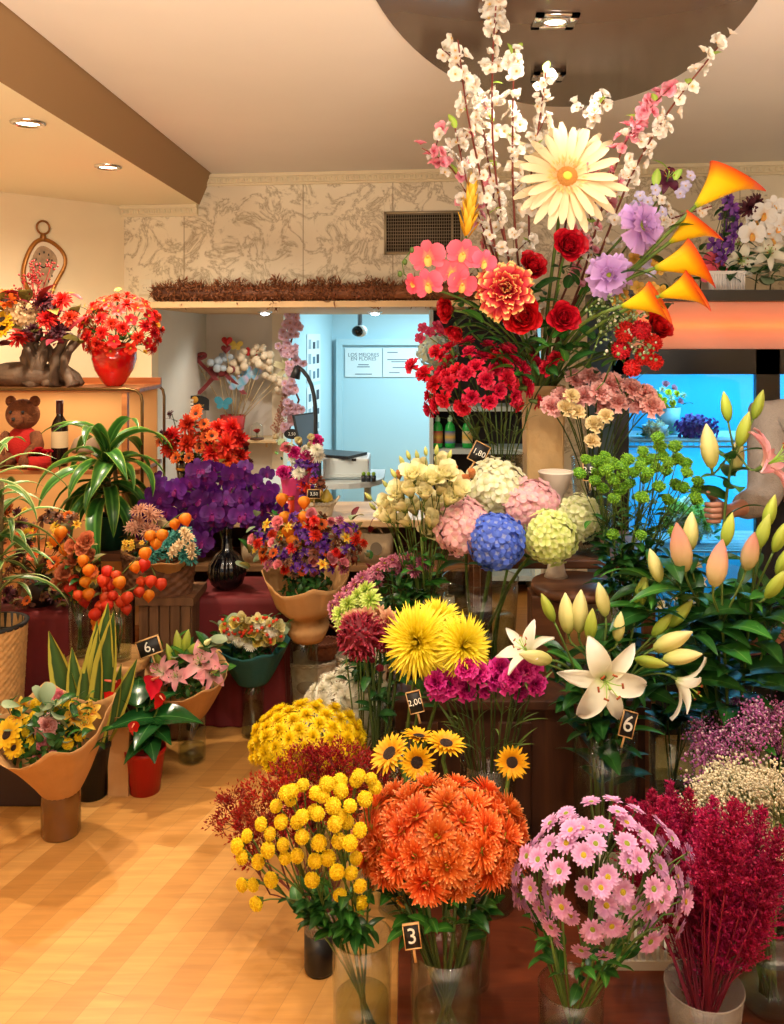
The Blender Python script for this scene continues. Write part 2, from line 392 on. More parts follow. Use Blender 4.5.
def plume(nm, mat, seed=1, n=90, spread=.28, bit=.05, droop=.0):
    """feathery spike from z=0 to z=1"""
    rg = random.Random(seed); mb = MB(); mb.tube([(0, 0, 0), (0, 0, .5), (.02, 0, 1)], .012, 5, 0, .004)
    for i in range(n):
        t = rg.random() ** .8; a = rg.uniform(0, 6.28); L = spread * (1.05 - t) * rg.uniform(.6, 1.1) + .03
        p0 = V((0, 0, t * .97)); d = V((math.cos(a), math.sin(a), rg.uniform(.5, 1.2))).normalized(); p1 = p0 + d * L
        mb.tube([p0, p1], .006, 3, 0, .003, False)
        k = max(2, int(L / bit * 1.1))
        for q in range(k):
            c = p0 + d * L * (q + 1) / k
            M = basis(c, (d + V((rg.uniform(-1, 1), rg.uniform(-1, 1), rg.uniform(-.3, 1))) * .9), rg.uniform(0, 6), bit * rg.uniform(.6, 1.1))
            mb.petal(0, 1, .5, 1.2, -.3, 0, 0, 0, 'strap', 2, 1, M=M, rg=rg); mb.petal(2.5, .9, .5, 1.0, -.3, 0, 0, 0, 'strap', 2, 1, M=M, rg=rg)
    return mb.mesh(nm + '_plume', mat)
def cloud(nm, mats, seed=1, n=130, r=.035, stems=14):
    """airy spray of tiny round blossoms on hair-thin branches, base at z=0, top about z=1"""
    rg = random.Random(seed); mb = MB(); tips = []
    mb.tube([(0, 0, 0), (0, 0, .35)], .012, 4, 1)
    for i in range(stems):
        a = rg.uniform(0, 6.28); R = rg.uniform(.05, .42); z = rg.uniform(.55, .95) - R * .4
        p1 = V((R * math.cos(a), R * math.sin(a), z)); mb.tube(bez((0, 0, .3), (0, 0, .5), p1 * .8 + V((0, 0, .05)), p1, 3), .005, 3, 1, .003, False); tips.append(p1)
    for i in range(n):
        c = rg.choice(tips) + V((rg.gauss(0, .07), rg.gauss(0, .07), rg.gauss(0, .06)))
        q = r * rg.uniform(.6, 1.25)
        mb.ball(c, q, 5, 3, 0 if rg.random() < .8 or len(mats) < 3 else 2)
    return mb.mesh(nm + '_blossoms', mats)

# leaves as shared meshes, along +X from the origin
def leafmesh(nm, mat, L=1, W=.3, e0=.4, curl=-.9, prof='lily', nL=8, cup=.2, base=.3):
    mb = MB(); mb.petal(0, L, W, e0, curl, cup, 0, 0, prof, nL, 4, base=base, rg=random.Random(3)); return mb.mesh(nm + '_leaf', mat)
LF = {k: leafmesh(k, m, 1, w, e, c, p) for k, m, w, e, c, p in (
    ('ovate', LEAF, .42, .5, -.9, 'lily'), ('dark', DLEAF, .42, .5, -1.0, 'lily'), ('lance', LEAF, .2, .7, -1.1, 'lily'), ('darklance', DLEAF, .26, .7, -1.2, 'lily'),
    ('lime', LLEAF, .5, .5, -.7, 'lily'), ('thin', GREEN, .06, .9, -.8, 'strap'))}

def put_head(parent, spec, loc, d, s, roll=None, label=None):
    roll = U(0, 6.28) if roll is None else roll
    o = ob(spec[0][0], spec[0][1], parent, basis(loc, d, roll, s))
    if label: o['label'] = label
    for nm, me in spec[1:]: ob(nm, me, o)
    return o
def put_leaf(parent, key, loc, az, s, tilt=0.0, roll=0.0):
    M = Matrix.Translation(V(loc)) @ Matrix.Rotation(az, 4, 'Z') @ Matrix.Rotation(-tilt, 4, 'Y') @ Matrix.Rotation(roll, 4, 'X') @ Matrix.Scale(s, 4)
    return ob('leaf', LF[key] if isinstance(key, str) else key, parent, M)
def dome(px, py, rx, ry, Y, n, deep=.9, zmin=-.35, ymax=.4, jit=.06, shell=(1, 1)):
    """n places on the camera-facing upper skin of an ellipsoid seen at (px,py) with half sizes rx, ry pixels"""
    C = at(px, py, Y); a = m_of(rx, Y); c = m_of(ry, Y); b = a * deep
    N = n
    while True:
        k = [p for p in fib(N) if p.z > zmin and p.y < ymax]
        if len(k) >= n: break
        N += 3
    out = []
    for p in k[:]:
        s = U(*shell); q = V((p.x * a * s, p.y * b * s, p.z * c * s)) + V((U(-1, 1) * a, U(-1, 1) * b, U(-1, 1) * c)) * jit
        out.append((C + q, V((p.x, p.y, p.z * .9 + .15)).normalized()))
    rnd.shuffle(out); return out[:n] if len(out) > n else out

def stems(name, label, cat, group, vase, heads, specs, size, per=1, smat=GREEN, sr=.0022, leaf=None, nleaf=1, ls=.06, lz=(.55, .95), svar=.12, up=.0):
    """cut stems standing in a vase: each stem (with per heads) is one top-level flower"""
    (cx, cy), rimz, rimr, bz, br = vase
    left = list(heads); n = 0
    while left:
        h = left.pop(0); grp = [h]
        left.sort(key=lambda q: (q[0] - h[0]).length)
        for _ in range(min(per - 1, len(left))): grp.append(left.pop(0))
        ctr = V((0, 0, 0))
        for q in grp: ctr += q[0]
        ctr /= len(grp)
        off = V((ctr.x - cx, ctr.y - cy, 0)); dirn = off.normalized() if off.length > 1e-4 else V((1, 0, 0))
        k = min(.75, off.length * 2.2 / max(.01, ctr.z - bz) + .15)
        a0 = U(0, 6.28)
        base = V((cx, cy, bz + .012)) - dirn * br * k * .8 + V((math.cos(a0), math.sin(a0), 0)) * br * .12
        rim = V((cx, cy, rimz)) + dirn * rimr * min(.72, off.length / max(.01, rimr) * .5) + V((U(-1, 1), U(-1, 1), 0)) * rimr * .12
        t = thing(name, label, cat, base, 0, group)
        sb = MB(); split = rim.lerp(ctr, .55 if per > 1 else 1.0) if ctr.z > rim.z else ctr
        first = True
        for (P, d) in grp:
            e = P - d * size * .3
            if per > 1 and len(grp) > 1:
                if first:
                    main = bez(base, base.lerp(rim, .5), rim, split, 6); sb.tube([p - base for p in main], sr * 1.25, 5)
                sb.tube([p - base for p in bez(split, split + (split - rim) * .3, e - d * size * .8, e, 4)], sr * .8, 5)
            else:
                pts = bez(base, base.lerp(rim, .9), rim.lerp(e, .55) + V((0, 0, .02)), e - d * size * .2, 8) + [e]
                main = pts; sb.tube([p - base for p in pts], sr, 5)
            first = False
        ob('stem', sb.mesh('stem', smat), t)
        for (P, d) in grp:
            put_head(t, rnd.choice(specs), P - base, d, size * U(1 - svar, 1 + svar))
        if leaf:
            for _ in range(nleaf):
                f = U(*lz); p = main[min(len(main) - 1, int(f * (len(main) - 1)))]
                if p.z < rimz + .01 : p = rim.lerp(split, U(.2, .9))
                put_leaf(t, leaf if isinstance(leaf, str) else rnd.choice(leaf), p - base, math.atan2(off.y, off.x) + U(-1.6, 1.6), ls * U(.7, 1.25), U(-.2, .5), U(-.5, .5))
        n += 1
    return n

def vase(label, X, Yc, z0, z1, r0, r1, mat=GLASS, name='glass_vase', group=None, water=.5, cat='vase', base=.012, n=32, prof=None):
    t = thing(name, label, cat, (X, Yc, z0), 0, group); h = z1 - z0; mb = MB()
    w = .003
    P = prof or [(r0, 0), (r0, base), (r0 + (r1 - r0) * .5, h * .5), (r1, h)]
    mb.lathe([(.001, 0)] + P + [(P[-1][0] - w, h)] + [(r - w, max(z, base)) for r, z in P[::-1][1:-1]] + [(.001, base)], n)
    ob('body', mb.mesh(name, mat), t)
    rb = MB(); R = P[-1][0] - w / 2
    rb.tube([(R * math.cos(a * PI / 20), R * math.sin(a * PI / 20), h) for a in range(41)], .0022, 5, cap=False); ob('rim', rb.mesh('rim', mat), t)
    if water:
        wb = MB(); hw = h * water; rr = r0 + (r1 - r0) * water
        wb.lathe([(.001, base + .002), (r0 - 2 * w, base + .002), (rr - 2 * w, hw), (.001, hw)], n); ob('water', wb.mesh('water', WATER), t)
    return (X, Yc), z1, r1, z0 + base, r0
WHITECH = plain('chalk_white', (235, 230, 215), .8)
BOARD = plain('chalkboard_black', (24, 22, 22), .6)
TAGWOOD = wood('tag_wood', (190, 140, 85), (215, 170, 110), 10)
def price_tag(label, px, py, Y, w, h, text, rot=0.0, yaw=0.0, stick=None, lean=-.1):
    P = at(px, py, Y); W, H = m_of(w, Y), m_of(h, Y)
    t = thing('price_tag', label, 'price tag', P)
    t.rotation_euler = (lean, rot, yaw)
    b = MB(); b.box((-W / 2, -.002, -H / 2), (W / 2, .002, H / 2)); ob('board', b.mesh('board', BOARD), t)
    f = MB(); e = W * .06
    for lo, hi in (((-W / 2 - e, -H / 2 - e), (W / 2 + e, -H / 2)), ((-W / 2 - e, H / 2), (W / 2 + e, H / 2 + e)), ((-W / 2 - e, -H / 2), (-W / 2, H / 2)), ((W / 2, -H / 2), (W / 2 + e, H / 2))):
        f.box((lo[0], -.004, lo[1]), (hi[0], .004, hi[1]))
    ob('frame', f.mesh('frame', TAGWOOD), t)
    lettering(t, text, H * (.95 if len(text) < 3 else .42 if W < H else .6), (0, -.0035, 0), mat=WHITECH, ext=.0004)
    c = MB(); c.tube([(0, .004, -H / 2 - e), (0, .006, -H / 2 - e - (stick or .03))], .003, 6); ob('peg', c.mesh('peg', TAGWOOD), t)
    return t
# ================================================================== THE ROOM
def marble():
    m, nt = newmat('marble_panel'); L = nt.links
    tc = node(nt, 'ShaderNodeTexCoord')
    n = node(nt, 'ShaderNodeTexNoise', Scale=5.5, Detail=10.0, Distortion=.7, Roughness=.66); L.new(tc.outputs['Object'], n.inputs['Vector'])
    r = ramp(nt, [(.45, lin((236, 222, 194))), (.49, lin((206, 190, 160))), (.5, lin((168, 148, 120))), (.51, lin((206, 190, 160))), (.55, lin((236, 222, 194)))])
    L.new(n.outputs[0], r.inputs[0])
    n2 = node(nt, 'ShaderNodeTexNoise', Scale=1.5, Detail=3.0); L.new(tc.outputs['Object'], n2.inputs['Vector'])
    r2 = ramp(nt, [(.4, (1, 1, 1, 1)), (.65, (.84, .82, .8, 1))]); L.new(n2.outputs[0], r2.inputs[0])
    mx = node(nt, 'ShaderNodeMix', data_type='RGBA', blend_type='MULTIPLY'); mx.inputs[0].default_value = 1
    L.new(r.outputs[0], mx.inputs[6]); L.new(r2.outputs[0], mx.inputs[7])
    p = node(nt, 'ShaderNodeBsdfPrincipled'); p.inputs['Roughness'].default_value = .4
    L.new(mx.outputs[2], p.inputs['Base Color']); finish(nt, p.outputs[0]); return m
def parquet():
    m, nt = newmat('oak_parquet'); L = nt.links
    tc = node(nt, 'ShaderNodeTexCoord'); mp = node(nt, 'ShaderNodeMapping'); mp.inputs['Rotation'].default_value = (0, 0, math.radians(-74))
    L.new(tc.outputs['Object'], mp.inputs[0])
    b = node(nt, 'ShaderNodeTexBrick', Scale=1.0); b.offset = .37; b.offset_frequency = 2
    b.inputs['Brick Width'].default_value = .95; b.inputs['Row Height'].default_value = .074; b.inputs['Mortar Size'].default_value = .0007
    b.inputs['Color1'].default_value = (0, 0, 0, 1); b.inputs['Color2'].default_value = (1, 1, 1, 1); b.inputs['Mortar'].default_value = (.35, .35, .35, 1)
    L.new(mp.outputs[0], b.inputs['Vector'])
    r = ramp(nt, [(0, lin((184, 128, 64))), (.5, lin((198, 141, 74))), (1, lin((210, 156, 88)))]); L.new(b.outputs[0], r.inputs[0])
    mp2 = node(nt, 'ShaderNodeMapping'); mp2.inputs['Rotation'].default_value = (0, 0, math.radians(-74)); mp2.inputs['Scale'].default_value = (2.5, 30, 1); L.new(tc.outputs['Object'], mp2.inputs[0])
    n = node(nt, 'ShaderNodeTexNoise', Scale=1.6, Detail=6.0, Distortion=.6); L.new(mp2.outputs[0], n.inputs['Vector'])
    r2 = ramp(nt, [(.3, (.84, .8, .76, 1)), (.7, (1.06, 1.05, 1.03, 1))]); L.new(n.outputs[0], r2.inputs[0])
    mx = node(nt, 'ShaderNodeMix', data_type='RGBA', blend_type='MULTIPLY'); mx.inputs[0].default_value = 1
    L.new(r.outputs[0], mx.inputs[6]); L.new(r2.outputs[0], mx.inputs[7])
    mx2 = node(nt, 'ShaderNodeMix', data_type='RGBA', blend_type='MIX'); L.new(b.outputs['Fac'], mx2.inputs[0]); L.new(mx.outputs[2], mx2.inputs[6]); mx2.inputs[7].default_value = lin((160, 112, 62))
    p = node(nt, 'ShaderNodeBsdfPrincipled'); p.inputs['Roughness'].default_value = .34
    L.new(mx2.outputs[2], p.inputs['Base Color']); finish(nt, p.outputs[0]); return m

MARBLE = marble()
CREAM = plain('wall_cream', (242, 220, 182), .8, noise=.03, nscale=3)
CEIL = plain('ceiling_paint', (238, 230, 220), .8, noise=.02, nscale=2)
WHITEW = plain('wall_white', (226, 216, 200), .75, noise=.02)
BACKW = plain('back_room_paint', (190, 222, 232), .7)
PLASTER = plain('plaster_moulding', (226, 208, 172), .6)
BEIGE = plain('fascia_paint', (222, 186, 138), .6)
H1, H0, HS = 2.536, 2.363, 1.756

mb = MB(); mb.box((-3.4, -1.5, -.1), (2.8, 9, 0)); struct('floor', mb, parquet())
mb = MB(); mb.box((-1.15, -1.5, H1), (2.8, 5.5, H1 + .1)); struct('ceiling', mb, CEIL)
mb = MB(); mb.box((-3.4, -1.5, H0), (-1.236, 5.6, H0 + .2)); struct('ceiling_left', mb, plain('ceiling_bounce_tint', (248, 234, 200), .8))  # lighter warm tint: light bounced up onto the low ceiling, put into its colour
mb = MB(); mb.prism([(-1.236, -1.5, H0), (-1.15, -1.5, H1 + .02), (-1.3, -1.5, H1 + .02)], (0, 6.85, 0)); struct('ceiling_beam', mb, plain('beam_paint', (166, 132, 92), .8))
def wy(x): return 5.28 - .12 * (x + 1.236)
def wallbox(mb, x0, x1, z0, z1, th=.12, off=0.0):
    mb.prism([(x0, wy(x0) - off, z0), (x1, wy(x1) - off, z0), (x1, wy(x1) - off, z1), (x0, wy(x0) - off, z1)], (0, th, 0))
mb = MB()
wallbox(mb, -1.75, 2.45, HS + .02, H1)
wallbox(mb, .75, 2.45, 0, HS + .02)
struct('wall_back', mb, MARBLE)
mb = MB()
for x in (-1.33, -.62, -.10, .58, 1.2, 1.8, 2.3):
    mb.prism([(x, wy(x) - .0015, HS + .03), (x + .004, wy(x) - .0015, HS + .03), (x + .004, wy(x) - .0015, H1), (x, wy(x) - .0015, H1)], (0, .003, 0))
struct('trim_1', mb, plain('panel_joint', (150, 128, 98), .8))
mb = MB(); mb.prism([(-1.75, 5.35, 0), (-1.6, 5.33, 0), (-1.53, 5.33, 0), (-1.53, 5.47, 0), (-1.75, 5.52, 0)], (0, 0, HS + .03)); struct('wall_alcove_post', mb, CREAM)
def angled(name, a, b, z0, z1, mat, th=.1, out=(-1, 1)):
    mb = MB(); d = V((b[0] - a[0], b[1] - a[1], 0)); n = V((d.y, -d.x, 0)).normalized()
    if n.x * out[0] + n.y * out[1] < 0: n = -n
    mb.prism([(a[0], a[1], z0), (b[0], b[1], z0), (b[0], b[1], z1), (a[0], a[1], z1)], n * th); return struct(name, mb, mat)
angled('wall_left_corner', (-1.69, 5.34), (-2.82, 4.1), 0, H0, CREAM)
angled('wall_left', (-2.82, 4.13), (-2.82, -1.5), 0, H0, CREAM, out=(-1, 0))
angled('wall_light_block', (-2.82, -1.5), (2.45, -1.5), 0, .85, CREAM, out=(0, -1))  # unseen low wall, added to keep low outside light off the floor
angled('wall_right', (2.45, 4.95), (2.45, -1.5), 0, H1, CREAM, out=(1, 0))
angled('wall_alcove_side', (-1.535, 5.4), (-1.535, 6.78), 0, HS, WHITEW, out=(-1, 0))
angled('wall_alcove', (-1.535, 6.78), (-1.03, 6.78), 0, HS, WHITEW, out=(0, 1))
mb = MB(); mb.box((-1.03, 6.72, 0), (-.945, 6.92, HS)); struct('trim_2', mb, plain('pilaster_paint', (228, 208, 176), .6))
angled('wall_back_room_left', (-.96, 6.92), (-.745, 8.64), 0, 2.05, BACKW, out=(-1, 0))
angled('wall_back_room', (-.77, 8.64), (1.8, 8.64), 0, 2.05, BACKW, out=(0, 1))
angled('wall_back_room_right', (1.6, 6.7), (1.6, 8.64), 0, 2.05, BACKW, out=(1, 0))
angled('wall_divider', (.8, 5.2), (1.65, 6.75), 0, HS, WHITEW, out=(1, -1))
mb = MB(); mb.box((-1.1, 6.8, 2.0), (1.8, 8.8, 2.1)); struct('ceiling_back_room', mb, BACKW)
# lintel with its soffit
mb = MB(); wallbox(mb, -1.55, .8, HS, HS + .034, .3, .17); struct('trim_3', mb, BEIGE)
mb = MB(); mb.prism([(-1.63, wy(-1.55) + .1, HS), (1.7, wy(1.7) + .1, HS), (1.7, 6.8, HS), (-1.63, 6.8, HS)], (0, 0, .04)); struct('ceiling_alcove', mb, BEIGE)
# cornices with their row of eggs
def cornice(name, x0, x1, z, off=0.0):
    mb = MB()
    for k, (d, a, b) in enumerate(((.05, .045, .065), (.035, .012, .045), (.018, 0, .014))):
        wallbox(mb, x0, x1, z - .066 + a, z - .066 + b, d + .02, d)
    x = x0 + .015
    while x < x1 - .01:
        mb.ball((x, wy(x) - .036, z - .038), .012, 6, 5, 0, (.8, .7, 1.1)); mb.box((x + .014, wy(x) - .04, z - .05), (x + .018, wy(x) - .03, z - .026)); x += .032
    struct(name, mb, PLASTER)
cornice('trim_4', -1.236, 2.45, H1); cornice('trim_5', -1.71, -1.242, H0)

# ------------------------------------------------------------------ ceiling disc and lamps
DISC = plain('dark_lacquer', (104, 86, 74), .16, spec=.6)
mb = MB(); ring = []
for k in range(64):
    a = 2 * PI * k / 64; y = 2.45 + 1.2 * math.sin(a); x = .42 + .53 * math.cos(a) + .16 * (y - 2.4)
    ring.append((x, y))
mb.prism([(x, y, H1 - .012) for x, y in ring], (0, 0, .012))
t = thing('ceiling_disc', 'large dark lacquered oval panel let into the ceiling above the tall arrangement', 'ceiling panel', (.4, 2.1, H1))
o = ob('panel', mb.mesh('panel', DISC), t); o.matrix_parent_inverse = Matrix.Translation(-t.location); bevel(o, .004)
CHROME = plain('chrome', (215, 215, 215), .18, 1)
LAMPW = emit('lamp_glow', (255, 236, 205), 14)
def downlight(X, Y, z, label, r=.045, square=False, tilt=0, group='ceiling spotlights', glow=LAMPW, mat=CHROME):
    t = thing('downlight', label, 'ceiling light', (X, Y, z), 0, group)
    b = MB()
    if square:
        for s in ((-1, 0), (1, 0), (0, -1), (0, 1)):
            b.box((s[0] * r * 1.5 - (r * .35 if s[0] else r * 1.85), s[1] * r * 1.5 - (r * .35 if s[1] else r * 1.85), -.008), (s[0] * r * 1.5 + (r * .35 if s[0] else r * 1.85), s[1] * r * 1.5 + (r * .35 if s[1] else r * 1.85), 0))
    b.lathe([(r * 1.35, 0), (r * 1.35, -.007), (r * 1.05, -.012), (r * .95, -.002)], 28)
    ob('rim', b.mesh('rim', mat), t)
    dp = .024 if glow is not LAMPW else .006; g = MB(); g.lathe([(.001, -.003 - dp), (r * .5, -.003 - dp * .85), (r * .85, -.003 - dp * .4), (r * .95, -.003), (r * .95, -.001), (.001, -.001)], 24); ob('bulb', g.mesh('bulb', glow), t)
def lowlight(px, py): # on the low ceiling
    Y = (H0 - EYE) * FPX / (CY - py); return (px - CX) * Y / FPX, Y
x, y = lowlight(28, 122); downlight(x, y, H0, 'round chrome downlight in the low ceiling, the one farther from the marble wall', group=None)
x, y = lowlight(108, 166); downlight(x, y, H0, 'round chrome downlight in the low ceiling, the one nearer the marble wall', group=None)
def hilight(px, py):
    Y = (H1 - .012 - EYE) * FPX / (CY - py); return (px - CX) * Y / FPX, Y
x, y = hilight(555, 20); downlight(x, y, H1 - .012, 'square steel downlight in the dark ceiling oval, nearer the viewer', .034, True, group=None)
x, y = hilight(548, 76); downlight(x, y, H1 - .012, 'small downlight in the dark ceiling oval, just above the blossom branches', .03, True, group=None)
COOLG = emit('lamp_glow_cool', (240, 250, 255), 16)
for px, l in ((265, 'flat downlight under the mossy lintel, above the cotton stems'), (375, 'flat downlight under the mossy lintel, above the back office door')):
    Y = 6.0; downlight((px - CX) * Y / FPX, Y, HS, l, .036, group=None, glow=COOLG)

# air vent in the marble
def on_wall(px, py):
    k = (px - CX) / FPX; X = k * (5.28 - .12 * 1.236) / (1 + .12 * k); Y = wy(X); return V((X, Y, EYE - (py - CY) * Y / FPX))
a, b = on_wall(384, 212), on_wall(463, 254)
t = thing('air_vent', 'grey metal air vent grille in the marble wall beneath the cornice', 'vent', ((a.x + b.x) / 2, wy((a.x + b.x) / 2) - .002, (a.z + b.z) / 2), math.atan(-.12))
w, h = (b.x - a.x) / 2, (a.z - b.z) / 2
VENTM = plain('vent_metal', (176, 160, 132), .45, .3)
f = MB()
for lo, hi in (((-w, -h), (w, -h + .014)), ((-w, h - .014), (w, h)), ((-w, -h), (-w + .014, h)), ((w - .014, -h), (w, h)), ((w * .72, -h), (w * .72 + .008, h))): f.box((lo[0], -.014, lo[1]), (hi[0], 0, hi[1]))
ob('frame', f.mesh('frame', VENTM), t)
f = MB(); f.box((-w + .01, -.002, -h + .01), (w - .01, 0, h - .01)); ob('duct', f.mesh('duct', plain('vent_dark', (48, 38, 30), .9)), t)
f = MB()
for i in range(1, 13): z = -h + 2 * h * i / 13; f.box((-w + .012, -.009, z - .0012), (w - .012, -.004, z + .0012))
for i in range(1, 34): x = -w + 2 * w * i / 34; f.box((x - .001, -.008, -h + .012), (x + .001, -.003, h - .012))
ob('grille', f.mesh('grille', VENTM), t)

# wall socket
P = on_wall(146, 288); t = thing('wall_socket', 'white power socket on the marble wall above the alcove corner', 'socket', P + V((0, -.001, 0)), math.atan(-.12))
WPL = plain('white_plastic', (228, 216, 190), .4)
f = MB(); f.box((-.04, -.012, -.042), (.04, 0, .05)); bevel(ob('plate', f.mesh('plate', WPL, False), t), .004)
f = MB(); f.lathe([(.024, 0), (.024, .004), (.018, .004), (.018, -.004), (.001, -.004)], 20)
for s in (-1, 1): f.ball((s * .008, 0, -.002), .0035, 6, 4, 1)
o = ob('outlet', f.mesh('outlet', [WPL, plain('socket_hole', (40, 34, 30), .8)]), t); o.matrix_local = Matrix.Translation((0, -.012, 0)) @ Matrix.Rotation(PI / 2, 4, 'X')

# dried moss garland along the lintel
MOSS = petal('dried_moss', [(0, (92, 52, 28)), (.6, (160, 100, 58)), (1, (196, 132, 80))], trans=.1, var=.1)
mb = MB(); rg = random.Random(5)
x = -1.47
core = []
while x < .42:
    for k in range(64):
        a = rg.uniform(0, 6.28); r = rg.uniform(.012, .06) * (1 + .35 * math.sin(x * 23) + .25 * math.sin(x * 57 + 1)); c = V((x + rg.uniform(-.02, .02), wy(x) - .115 + r * math.cos(a), HS + .088 + .95 * r * math.sin(a)))
        d = V((rg.uniform(-1, 1), math.cos(a) + rg.uniform(-.6, .6), math.sin(a) + rg.uniform(-.6, .6)))
        mb.petal(0, .03 * rg.uniform(.7, 1.6), .007, .8, rg.uniform(-3.2, 3.2), 0, 0, 0, 'strap', 4, 1, M=basis(c, d, rg.uniform(0, 6)), rg=rg)
    core.append((x, wy(x) - .115, HS + .082)); x += .016
mb.tube(core, .042, 8)
t = thing('moss_garland', 'shaggy brown dried moss garland lying along the lintel', 'garland', (-.4, wy(-.4) - .08, HS + .03))
o = ob('foliage', mb.mesh('foliage', MOSS), t); o.matrix_parent_inverse = Matrix.Translation(-t.location)

# ------------------------------------------------------------------ the back office
DOORP = plain('door_paint', (186, 218, 228), .5)
def at_b(px, py, Y=8.64): return at(px, py, Y)
mb = MB(); a, b = at_b(343, 345), at_b(455, 640)
mb.box((a.x, 8.6, 0), (b.x, 8.64, a.z)); mb2 = MB()
for lo, hi in (((a.x - .06, 0), (a.x, a.z + .06)), ((a.x, a.z), (b.x + .06, a.z + .06)), ((b.x, 0), (b.x + .06, a.z))): mb2.box((lo[0], 8.56, lo[1]), (hi[0], 8.64, hi[1]))
door = struct('door_1', mb, DOORP)
o = ob('frame', mb2.mesh('frame', DOORP, False), door)
hb = MB(); hb.tube([(b.x - .1, 8.6, .95), (b.x - .1, 8.55, .95), (b.x - .22, 8.55, .95)], .012, 8); ob('handle', hb.mesh('handle', CHROME), door)
PAPER = plain('paper_white', (222, 232, 234), .8)
INK = plain('ink_grey', (96, 110, 124), .8)
def poster(label, x0, y0, x1, y1, Y, lines, cat='poster', group=None, title=None):
    a, b = at(x0, y0, Y), at(x1, y1, Y); w, h = (b.x - a.x) / 2, (a.z - b.z) / 2
    t = thing('notice', label, cat, ((a.x + b.x) / 2, Y, (a.z + b.z) / 2), 0, group)
    f = MB(); f.box((-w, -.003, -h), (w, 0, h)); ob('sheet', f.mesh('sheet', PAPER, False), t)
    for (tx, fx, fz, sz) in lines:
        if tx: lettering(t, tx, sz, (fx * w, -.0035, fz * h), mat=INK)
        else: f = MB(); f.box((fx * w - sz, -.004, fz * h - .004), (fx * w + sz, -.003, fz * h + .004)); ob('print_line', f.mesh('print_line', INK, False), t)
    return t
poster('pale notice with two bold title lines on the office door', 345, 348, 382, 377, 8.59, [('LOS MEJORES', 0, .52, .05), ('EN FLORES', 0, .25, .05), ('', 0, -.15, .05), ('', 0, -.3, .06), ('', 0, -.8, .08)])
poster('pale notice with small print beside the bold one on the office door', 383, 348, 421, 377, 8.59, [('', -.5, .7, .05), ('', 0, .2, .14), ('', .1, .05, .12), ('', 0, -.35, .09), ('', -.4, -.7, .05)])
# papers pinned on the side wall of the office
def lwx(y): return -.96 + .215 * (y - 6.92) / 1.72
rzw = math.atan2(1.72, .215) 
for k, (y, z, w, h, l) in enumerate(((7.85, 1.40, .5, .42, 'upper sheet of small pictures pinned to the office side wall'), (7.85, .95, .5, .42, 'lower sheet of small pictures pinned to the office side wall'))):
    t = thing('picture_sheet', l, 'poster', (lwx(y) + .004, y, z), rzw)
    f = MB(); f.box((-w / 2, -.003, -h / 2), (w / 2, 0, h / 2)); ob('sheet', f.mesh('sheet', PAPER, False), t)
    rg = random.Random(k); pm = [plain('print_a%d' % k, (90, 120, 140), .8), plain('print_b%d' % k, (150, 170, 180), .8), plain('print_c%d' % k, (60, 70, 84), .8)]
    for i in range(3):
        for j in range(3):
            x, zz = -w / 2 + .04 + i * .15, -h / 2 + .03 + j * .13; f = MB(); f.box((x + rg.uniform(0, .02), -.005, zz), (x + .1, -.003, zz + rg.uniform(.05, .09)))
            ob('picture', f.mesh('picture', pm[rg.randrange(3)], False), t)
# ball camera
P = at(360, 331, 7.2); t = thing('security_camera', 'black and white ball camera hanging from the office ceiling', 'camera', P); t.scale = (1.2, 1.2, 1)
f = MB(); f.ball((0, 0, 0), .05, 20, 14, 0)
ob('body', f.mesh('body', plain('camera_white', (225, 232, 235), .25)), t)
f = MB(); f.ball((-.012, -.018, -.002), .043, 18, 12); ob('lens', f.mesh('lens', plain('camera_black', (14, 16, 22), .12)), t)
f = MB(); f.tube([(0, 0, .04), (0, 0, 2.0 - P.z)], .016, 10); f.lathe([(.04, 1.99 - P.z), (.04, 2.0 - P.z)], 14); ob('mount', f.mesh('mount', plain('camera_mount', (120, 140, 156), .4)), t)
# desk with printer, laptop, lamp
DW = plain('desk_white', (215, 226, 230), .35)
P = at(340, 478, 5.35); t = thing('office_desk', 'white desk with a rounded corner carrying printer and laptop', 'desk', (P.x, 5.35, 0)); zt = P.z
f = MB(); pts = [(-.5, .35), (-.5, -.22), (-.02, -.22)] + [(.0 + .26 * math.sin(k * PI / 12), .04 - .26 * math.cos(k * PI / 12)) for k in range(1, 7)] + [(.26, .35)]
f.prism([(x, y, zt - .03) for x, y in pts], (0, 0, .03)); ob('desktop', f.mesh('desktop', DW, False), t)
for lx in (-.42, .16):
    f = MB(); f.tube([(lx, .1, 0), (lx, .1, zt - .03)], .022, 10); ob('leg', f.mesh('leg', DW), t)
a, b = at(323, 458, 5.3), at(369, 486, 5.3)
t = thing('printer', 'white box printer on the office desk with a black laptop lying on top', 'printer', ((a.x + b.x) / 2, 5.42, zt))
w = (b.x - a.x) / 2; f = MB(); f.box((-w, -.14, 0), (w, .14, a.z - zt)); bevel(ob('body', f.mesh('body', plain('printer_white', (218, 230, 236), .4), False), t), .012)
f = MB(); f.box((-w * .7, -.16, .02), (w * .7, -.13, .035)); ob('paper_tray', f.mesh('paper_tray', DW, False), t)
f = MB(); f.box((w * .25, -.143, .11), (w * .45, -.139, .125)); ob('button', f.mesh('button', BOARD, False), t)
zp = a.z
t = thing('laptop', 'dark open laptop on top of the white printer', 'laptop', (P.x - .045, 5.42, zp + .001), math.radians(-28))
DK = plain('laptop_black', (40, 46, 54), .35)
f = MB(); f.box((-.17, -.11, 0), (.17, .11, .016)); ob('keyboard', f.mesh('keyboard', DK, False), t)
f = MB(); M = Matrix.Translation((-.165, 0, .018)) @ Matrix.Rotation(math.radians(-14), 4, 'Y'); f.box((-.006, -.11, 0), (.006, .11, .23), 0, M); s = ob('lid', f.mesh('lid', DK, False), t)
